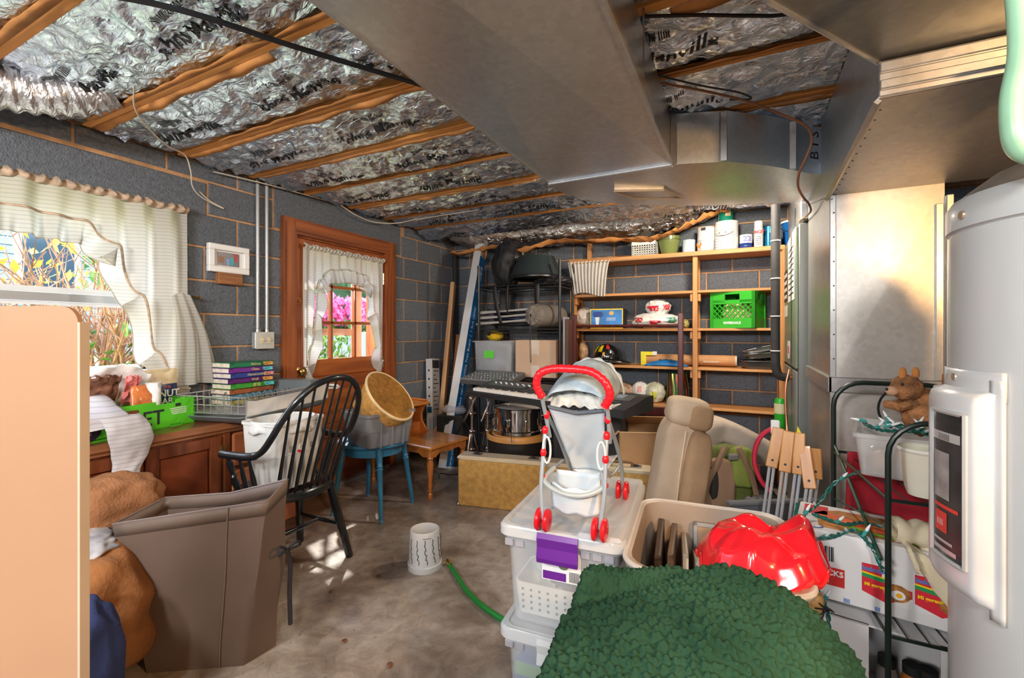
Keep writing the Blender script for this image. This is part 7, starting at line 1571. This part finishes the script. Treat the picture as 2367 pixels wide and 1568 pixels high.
for k, (x, z) in enumerate(((.02,.035),(.135,.035))):
    g = G(); g.box(x-.055,-.1268,z,x+.055,-.1252,z+.10); pk = obj('packet_print', g, M('packet_white',(.74,.74,.74),.4), nc)
    g = G(); g.prism([(x-.055,z+.02),(x-.0,z+.0),(x+.055,z+.03),(x+.055,z+.05),(x-.01,z+.06),(x-.01,z+.10),(x-.055,z+.10)], -.1274,-.1268,1); obj('packet_red', g, mBAGR, pk)
    g = G(); g.prism([(x-.055,z+.062),(x-.008,z+.056),(x+.0,z+.066),(x-.055,z+.072)], -.1279,-.1274,1); obj('packet_green', g, M('packet_green',(.02,.30,.10),.4), pk)
    g = G(); g.prism([(x-.055,z+.072),(x-.002,z+.066),(x+.0,z+.070),(x-.055,z+.077)], -.1279,-.1274,1); obj('packet_yellow', g, mYEL, pk)
    g = G(); g.lathe([(.030,0),(.030,.001)],20, XN @ Matrix.Translation((x+.022,z+.036,.0014)), sy=.8); dd = obj('bowl_print', g, M('food_brown',(.40,.17,.04),.5,var=.6,vs=60), pk)
    g = G(); g.lathe([(.016,0),(.016,.001)],16, XN @ Matrix.Translation((x+.025,z+.032,.0024)), sy=.8); obj('egg_white', g, mWHITE, dd)
    g = G(); g.lathe([(.007,0),(.007,.001)],12, XN @ Matrix.Translation((x+.027,z+.032,.0034))); obj('egg_yolk', g, M('yolk',(.85,.42,.02),.4), dd)
    lettering('Indomie', .017, M('logo_sky',(.08,.20,.55),.4), pk, XN @ Matrix.Translation((x-.026,z+.086,.0018)), bold=.0008); lettering('Mi goreng', .0125, mYEL, pk, XN @ Matrix.Translation((x-.024,z+.042,.0020)), bold=.0005)
for x, s in ((-.07,'|||||'),(.0,'||||')): lettering(s, .012, M('logo_sky',(.08,.20,.55),.4), nc, XN @ Matrix.Translation((x,.012,.0)), bold=.0005)
lc = T('lower_carton', 'white open-fronted carton on the lower level of plant rack', 'box', (.40,1.74,.088), R(-9))
g = G(); w_, d_, h_ = .19,.14,.30
g.box(-w_,-d_,0,w_,d_,.005); g.box(-w_,d_-.005,0,w_,d_,h_); g.box(-w_,-d_,0,-w_+.005,d_,h_); g.box(w_-.005,-d_,0,w_,d_,h_); g.box(-w_,-d_,0,-w_+.13,-d_+.005,h_); g.box(w_-.10,-d_,0,w_,-d_+.005,h_); g.box(-w_,-d_,0,w_,-d_+.005,.06); g.box(-w_,-d_,h_-.005,w_,d_,h_); obj('carton', g, mNC, lc)
for k, (x, m_) in enumerate(((-.02,M('jar_steel',(.40,.38,.37),.3,.5)),(.035,M('jar_orange',(.65,.22,.05),.4)),(.07,mWHITE))):
    t = T('food_jar', ['steel lidded jar inside the lower carton','orange jar inside the lower carton','white tub inside the lower carton'][k], 'jar', (.40+x,1.70-.157*x,.095)); g = G(); g.lathe([(.024,0),(.026,.02),(.026,.12),(.020,.14),(.020,.155),(0,.156)],18); obj('body', g, m_, t, smooth=True); g = G(); g.lathe([(.022,.14),(.022,.165),(0,.166)],18); obj('lid', g, mBLKPL, t, smooth=True)
# upper level clutter
t = T('clear_box', 'clear plastic box of ornaments on the upper rack shelf', 'box', (.475,1.845,.782), R(-12))
g = G(); w_, d_, h_ = .14,.155,.115; tub([(w_*1.8,d_*1.8,.02,0),(w_*2,d_*2,.02,h_),(w_*2.1,d_*2.1,.02,h_+.002),(w_*2.1,d_*2.1,.02,h_+.014),(w_*1.95,d_*1.95,.02,h_+.014),(w_*1.75,d_*1.75,.02,.005)], None, g); obj('tub', g, frost_mat('box_clear',(.70,.70,.70),.6,.12), t, smooth=True)
random.seed(5)
for k, (x, y, r_) in enumerate(((-.09,-.08,.034),(-.04,-.10,.030),(.02,-.09,.034),(-.09,.0,.032),(-.02,-.02,.030),(.06,-.02,.034))):
    o = T('glass_bauble', ['peach glass bauble by the near corner of the clear box','silver glass bauble second in the clear box','pearl bauble third in the clear box','clear bauble at the side of the clear box','silver bauble in the middle of the clear box','pale bauble at the far side of the clear box'][k], 'ornament', (.475+x,1.845+y,.79), 0, 'baubles in the clear box')
    g = G(); g.ell((0,0,r_),(r_,r_,r_),18,12); obj('ball', g, [M('bauble_peach',(.75,.52,.36),.3),M('bauble_silver',(.65,.65,.65),.15,.8)][k%2], o, smooth=True); g = G(); g.lathe([(.006,r_*2-.002),(.006,r_*2+.008)],8); obj('cap', g, mSTEEL, o)
t = T('cream_cup', 'large cream plastic cup standing on the rack by the heater', 'cup', (.435,1.592,.782)); g = G(); g.lathe([(.036,0),(.042,.02),(.053,.115),(.056,.117),(.056,.125),(.050,.125),(.036,.01),(0,.01)],26); obj('cup', g, M('cup_cream',(.76,.74,.62),.4), t, smooth=True); g = G(); g.lathe([(.0555,.117),(.058,.121),(.0555,.127)],26,cap=False); obj('lip', g, M('cup_lip',(.80,.79,.72),.35), t, smooth=True)
t = T('plush_squirrel', 'brown furry toy squirrel perched on the clear box', 'toy', (.480,1.84,.912), R(10)); mFUR2 = M('fur_brown',(.38,.17,.07),.95,var=.6,vs=30,bump=.9,bs=120)
g = G(); g.ell((.02,0,.06),(.055,.05,.075),26,18,.12,4.); obj('body', g, mFUR2, t, smooth=True, ang=180)
g = G(); g.ell((-.03,-.02,.135),(.042,.038,.040),24,16,.10,4.,1.,2.); obj('head', g, mFUR2, t, smooth=True, ang=180)
for (x,y) in ((-.045,-.03),(-.005,-.015)): g = G(); g.ell((x,y,.180),(.011,.008,.020),10,8); obj('ear', g, M('fur_orange',(.55,.22,.06),.9), t, smooth=True)
g = G(); g.ell((-.072,-.03,.125),(.018,.018,.015),12,8); obj('muzzle', g, M('fur_pale',(.60,.36,.22),.9), t, smooth=True)
g = G(); g.ell((-.088,-.035,.130),(.005,.005,.005),8,6); obj('nose', g, mINK, t, smooth=True)
for s in (-1,1): g = G(); g.ell((-.055,-.03+.02*s,.148),(.004,.004,.005),8,6); obj('eye', g, mINK, t, smooth=True)
for s in (-1,1): g = G(); g.tube([(-.01,.03*s,.09),(-.06,.02*s-.02,.075),(-.075,.0,.08)], .013, 8); obj('arm', g, mFUR2, t, smooth=True)
g = G(); g.tube(spline([(.05,0,.02),(.10,.01,.05),(.11,.01,.12),(.09,.0,.18)],6), [.02+.018*math.sin(PI*k/18) for k in range(19)], 10); obj('tail', g, mFUR2, t, smooth=True)
o = T('white_candle', 'white ribbed candle beside the toy squirrel', 'candle', (.565,1.88,.912)); g = G(); g.lathe([(.028+.003*(k%2),.01*k) for k in range(15)]+[(0,.14)],18); obj('wax', g, mWHITE, o, smooth=True); g = G(); g.tube([(0,0,.14),(0,0,.155)],.0015,5); obj('wick', g, mINK, o)
folds('cream_cloth', 'cream cloth draped over the noodle carton end', 'cloth', (.56,1.62,.50), lambda u,v: (.385+.14*u+.03*v, 1.585+.02*math.sin(u*9)-.012*v*2+.10*(1-v)*(1-u*.4)*(v<.35), .665-.02*u-(.17*v if v > .2 else .03*v)*(1-abs(u-.6)*.9)+.02*nz(u*5,v*5)), M('cloth_cream',(.74,.66,.48),.9,var=.08,bump=.2,bs=80), 26, 24)
folds('cream_roll', 'folded cream cloth lying on top of the noodle carton', 'cloth', (.52,1.75,.62), lambda u,v: (.385+.15*u, 1.66+.07*math.cos(2*PI*v)*.6, .655+.026*math.sin(2*PI*v)+.012*nz(u*6,v*3)), _M['cloth_cream'], 24, 18)
folds('red_fabric', 'deep red fabric behind the noodle carton under the rack', 'cloth', (.42,2.0,.5), lambda u,v: (.33+.30*u, 1.95+.03*math.sin(u*7)+.04*v, .80-.22*v-.10*u*(1-v)+.015*nz(u*5,v*5)), M('fabric_crimson',(.34,.012,.025),.85,var=.2), 26, 20)
# Christmas lights
mCLG = M('light_wire_green',(.01,.10,.085),.4); mCLT = M('light_socket_teal',(.05,.30,.28),.35); mBULB = M('mini_bulb',(.80,.84,.86),.1,var=0)
xl = T('string_lights', 'green wired mini light string draped over the carton and rack', 'lights', (.25,1.7,.62))
def twisted(pts, r=.0032):
    P = spline(pts,10); g = G()
    for s in (0,PI):
        g.tube([p+Vector((.0032*math.cos(k*.9+s),.0032*math.sin(k*.9+s),.0032*math.sin(k*1.3+s))) for k,p in enumerate(P)], r, 5)
    obj('cable', g, mCLG, xl, smooth=True, world=True); return P
runs = [[(.335,1.80,.775),(.27,1.80,.73),(.215,1.76,.66),(.18,1.72,.645),(.165,1.66,.635),(.16,1.60,.61)],
        [(.16,1.75,.66),(.14,1.66,.60),(.135,1.60,.53),(.15,1.565,.50),(.165,1.56,.48)],
        [(.20,1.73,.640),(.27,1.70,.632),(.33,1.74,.632),(.40,1.72,.634),(.46,1.70,.634)],
        [(.165,1.615,.60),(.22,1.612,.615),(.27,1.64,.63),(.30,1.66,.632),(.325,1.60,.61),(.34,1.565,.57)],
        [(.19,1.607,.60),(.18,1.60,.55),(.175,1.595,.50),(.20,1.585,.46),(.215,1.56,.42),(.22,1.54,.36),(.25,1.51,.30),(.32,1.50,.25),(.40,1.50,.23),(.47,1.50,.21)],
        [(.40,1.50,.23),(.44,1.495,.26),(.50,1.495,.24),(.46,1.495,.20),(.38,1.495,.21),(.28,1.50,.22)],
        [(.345,1.80,.93),(.37,1.74,.922),(.43,1.71,.93),(.48,1.73,.925),(.41,1.77,.94),(.40,1.72,.945),(.46,1.70,.93),(.50,1.69,.92)]]
bulbs = []
for r_ in runs:
    P = twisted(r_)
    for k in range(8, len(P)-2, 13): bulbs.append((P[k], Vector((math.cos(k*1.7), math.sin(k*2.3)-.5, .5+.6*math.sin(k))).normalized()))
bulbs += [(Vector((.345,1.775,.94)), Vector((-.9,-.25,.18)).normalized())]
for k in range(6): bulbs.append((Vector((.375+.02*k,1.72+.015*math.sin(k*3),.935)), Vector((math.cos(k*2.1),math.sin(k*1.3)-.4,.5)).normalized()))
for p, d in bulbs:
    g = G(); g.lathe([(.0045,0),(.005,.004),(.0052,.022)],8, AIM(p,p+d)); s_ = obj('lamp_socket', g, mCLT, xl, smooth=True, world=True)
    g = G(); g.lathe([(.0040,.021),(.0042,.030),(.0025,.040),(0,.047)],8, AIM(p,p+d)); obj('mini_bulb', g, mBULB, s_, smooth=True, world=True)
g = G(); g.cb(-.02,-.004,0,.03,.004,.028,.002, XF((.36,1.80,.77),(0,0,20))); obj('paper_tag', g, M('tag_paper',(.66,.64,.62),.6), xl, world=True)
t = T('ivy_sprig', 'artificial dark green ivy leaf on a stem low by the heater', 'leaf', (.43,1.48,.08)); 
g = G(); lp_ = []
for k in range(20):
    a = 2*PI*k/20; r_ = .05*(.62+.38*math.cos(5*a/1.0)); lp_.append((r_*math.cos(a),.004*math.sin(3*a),r_*math.sin(a)))
g.add([(0,0.003,0)]+lp_, [(0,1+k,1+(k+1)%20) for k in range(20)]); o = obj('leaf_blade', g, M('ivy_green',(.03,.07,.015),.6,var=.4), t, solid=.002); o.location = (.045,-.0,.22)
g = G(); g.tube(spline([(-.03,0,0),(.0,0,.08),(.03,0,.17),(.07,0,.26)],5), .004, 6); obj('stem', g, M('stem_brown',(.20,.12,.05),.7), t, smooth=True)
t = T('raffia_bow', 'tan raffia bundle tied with dark twine beside the carton', 'bundle', (.185,1.56,.30)); g = G(); g.lathe([(.020,0),(.018,.06),(.012,.10),(.024,.15),(.018,.17)],14); obj('raffia', g, M('raffia',(.60,.34,.12),.8,var=.4,vs=30,bump=.6,bs=90), t, smooth=True)
g = G()
for k in range(5): g.tube([(.022*math.cos(a)+.008*k-.01,.026*math.sin(a)-.004,.10+.014*math.sin(a+k)+.01*k) for a in [2*PI*q/14 for q in range(14)]], .002, 4, closed=True)
obj('twine', g, mINK, t, smooth=True)
# ================================================================ water heater
wh = T('water_heater', 'tall white cylindrical water heater at the right edge', 'water heater', (.625,1.263,0))
mWH = M('heater_white',(.47,.485,.50),.28,var=.03,vs=3,coat=.2); RH = .232
g = G(); g.lathe([(RH-.01,.06),(RH,.07),(RH,1.42),(RH-.003,1.423),(RH-.003,1.425),(RH,1.428)],64,cap=False); obj('jacket', g, mWH, wh, smooth=True)
g = G(); g.lathe([(RH+.001,1.428),(RH+.004,1.43),(RH+.004,1.478),(RH-.004,1.492),(RH-.02,1.497),(0,1.502)],64); obj('top_pan', g, mWH, wh, smooth=True)
g = G(); g.lathe([(RH-.02,0),(RH-.02,.06)],40); obj('base_ring', g, mBLKPL, wh, smooth=True)
def onh(a, r_, z): return (r_*math.cos(R(a)), r_*math.sin(R(a)), z)
A0, A1 = 166., 209.
def cover(u, v):
    a = A0+(A1-A0)*u; e = min(1,min(u,1-u)*9,min(v,1-v)*22)
    return onh(a, RH+.003+.030*e**.6, .70+.41*v+.012*(1-u)*0)
g = G(); g.grid(40,30,cover); cv_ = obj('access_cover', g, M('cover_white',(.55,.56,.575),.25,coat=.3), wh, smooth=True, ang=180)
g = G(); g.grid(30,4, lambda u,v: onh(A0-2+(A1-A0+5)*u, RH+.004, 1.09+.055*v)); obj('cover_tab', g, _M['cover_white'], cv_, smooth=True, solid=.004)
g = G(); g.grid(4,30, lambda u,v: onh(A1-3+6*u, RH+.006, .685+.445*v)); obj('cover_flange', g, _M['cover_white'], cv_, smooth=True, solid=.004)
def lab(u, v, k=0.): return onh(181+21*u, RH+.0345+k, .765+.295*v)
g = G(); g.grid(20,12, lambda u,v: lab(u,v)); lb = obj('rating_label', g, M('label_charcoal',(.035,.034,.036),.3,var=.5,vs=14), cv_, smooth=True, solid=.001)
g = G(); g.tube([lab(u,v,.001) for u,v in [(k/10,0) for k in range(11)]+[(1,k/6) for k in range(1,7)]+[(1-k/10,1) for k in range(1,11)]+[(0,1-k/6) for k in range(1,6)]], .005, 6, closed=True); obj('label_border', g, M('label_silver',(.55,.56,.57),.3,.4), lb, smooth=True)
def lquad(u0,u1,v0,v1,m_,nm): g = G(); g.grid(8,4, lambda u,v: lab(u0+(u1-u0)*u, v0+(v1-v0)*v, .0016)); obj(nm, g, m_, lb, smooth=True)
lquad(.12,.62,.40,.72,M('label_flag',(.30,.28,.28),.4,var=.3,vs=30),'label_art'); lquad(.15,.55,.17,.31,M('label_red2',(.62,.05,.04),.4),'red_badge'); lquad(.12,.85,.335,.36,M('label_red2',(.62,.05,.04),.4),'red_line')
lquad(.05,.9,.80,.86,M('label_silver',(.55,.56,.57),.3),'name_band'); lquad(.1,.8,.04,.07,M('label_silver',(.55,.56,.57),.3),'fine_print'); lquad(.1,.7,.10,.12,M('label_silver',(.55,.56,.57),.3),'fine_print')
def curved_text(body, size, uc, vc, m_, nm='lettering'):
    me = text_mesh(body, size, ext=.0)
    for v in me.vertices:
        uu = uc+v.co.x/(RH*R(21)); vv = vc+v.co.y/.295; v.co = Vector(lab(uu,vv,.0028))
    obj(nm, me, m_, lb)
curved_text('||||||||', .014, .47, .83, mINK); curved_text('|||||', .014, .35, .24, mWHITE)
for a, z in ((190,1.455),(222,1.455),(184,1.128)):
    X_ = Matrix.Translation(onh(a,RH+.004,z)) @ Matrix.Rotation(R(a),4,'Z') @ Matrix.Rotation(PI/2,4,'Y'); g = G(); g.lathe([(.009,0),(.008,.004),(.003,.005),(0,.004)],14,X_); obj('screw', g, M('screw_copper',(.60,.48,.38),.3,.7), wh, smooth=True)
# vent and the green looped hose above the heater
t = T('vent_hood', 'silver sheet metal vent collar behind the heater top', 'vent', (.62,1.38,1.50)); g = G(); g.lathe([(.19,0),(.17,.03),(.12,.07),(.075,.09),(.075,.34)],32,cap=False); obj('hood', g, mGALV2, t, smooth=True)
t = T('green_hose_loop', 'pale green flexible tube looping down beside the heater', 'hose', (.45,1.05,1.50)); g = G(); g.tube(spline([(.402,1.03,1.94),(.402,1.03,1.80),(.406,1.03,1.68),(.396,1.03,1.60),(.400,1.03,1.53),(.425,1.04,1.508),(.47,1.10,1.52),(.52,1.2,1.52)],8), .020, 14); obj('tube', g, M('tube_palegreen',(.30,.55,.38),.3,var=.2,vs=8), t, smooth=True, world=True)
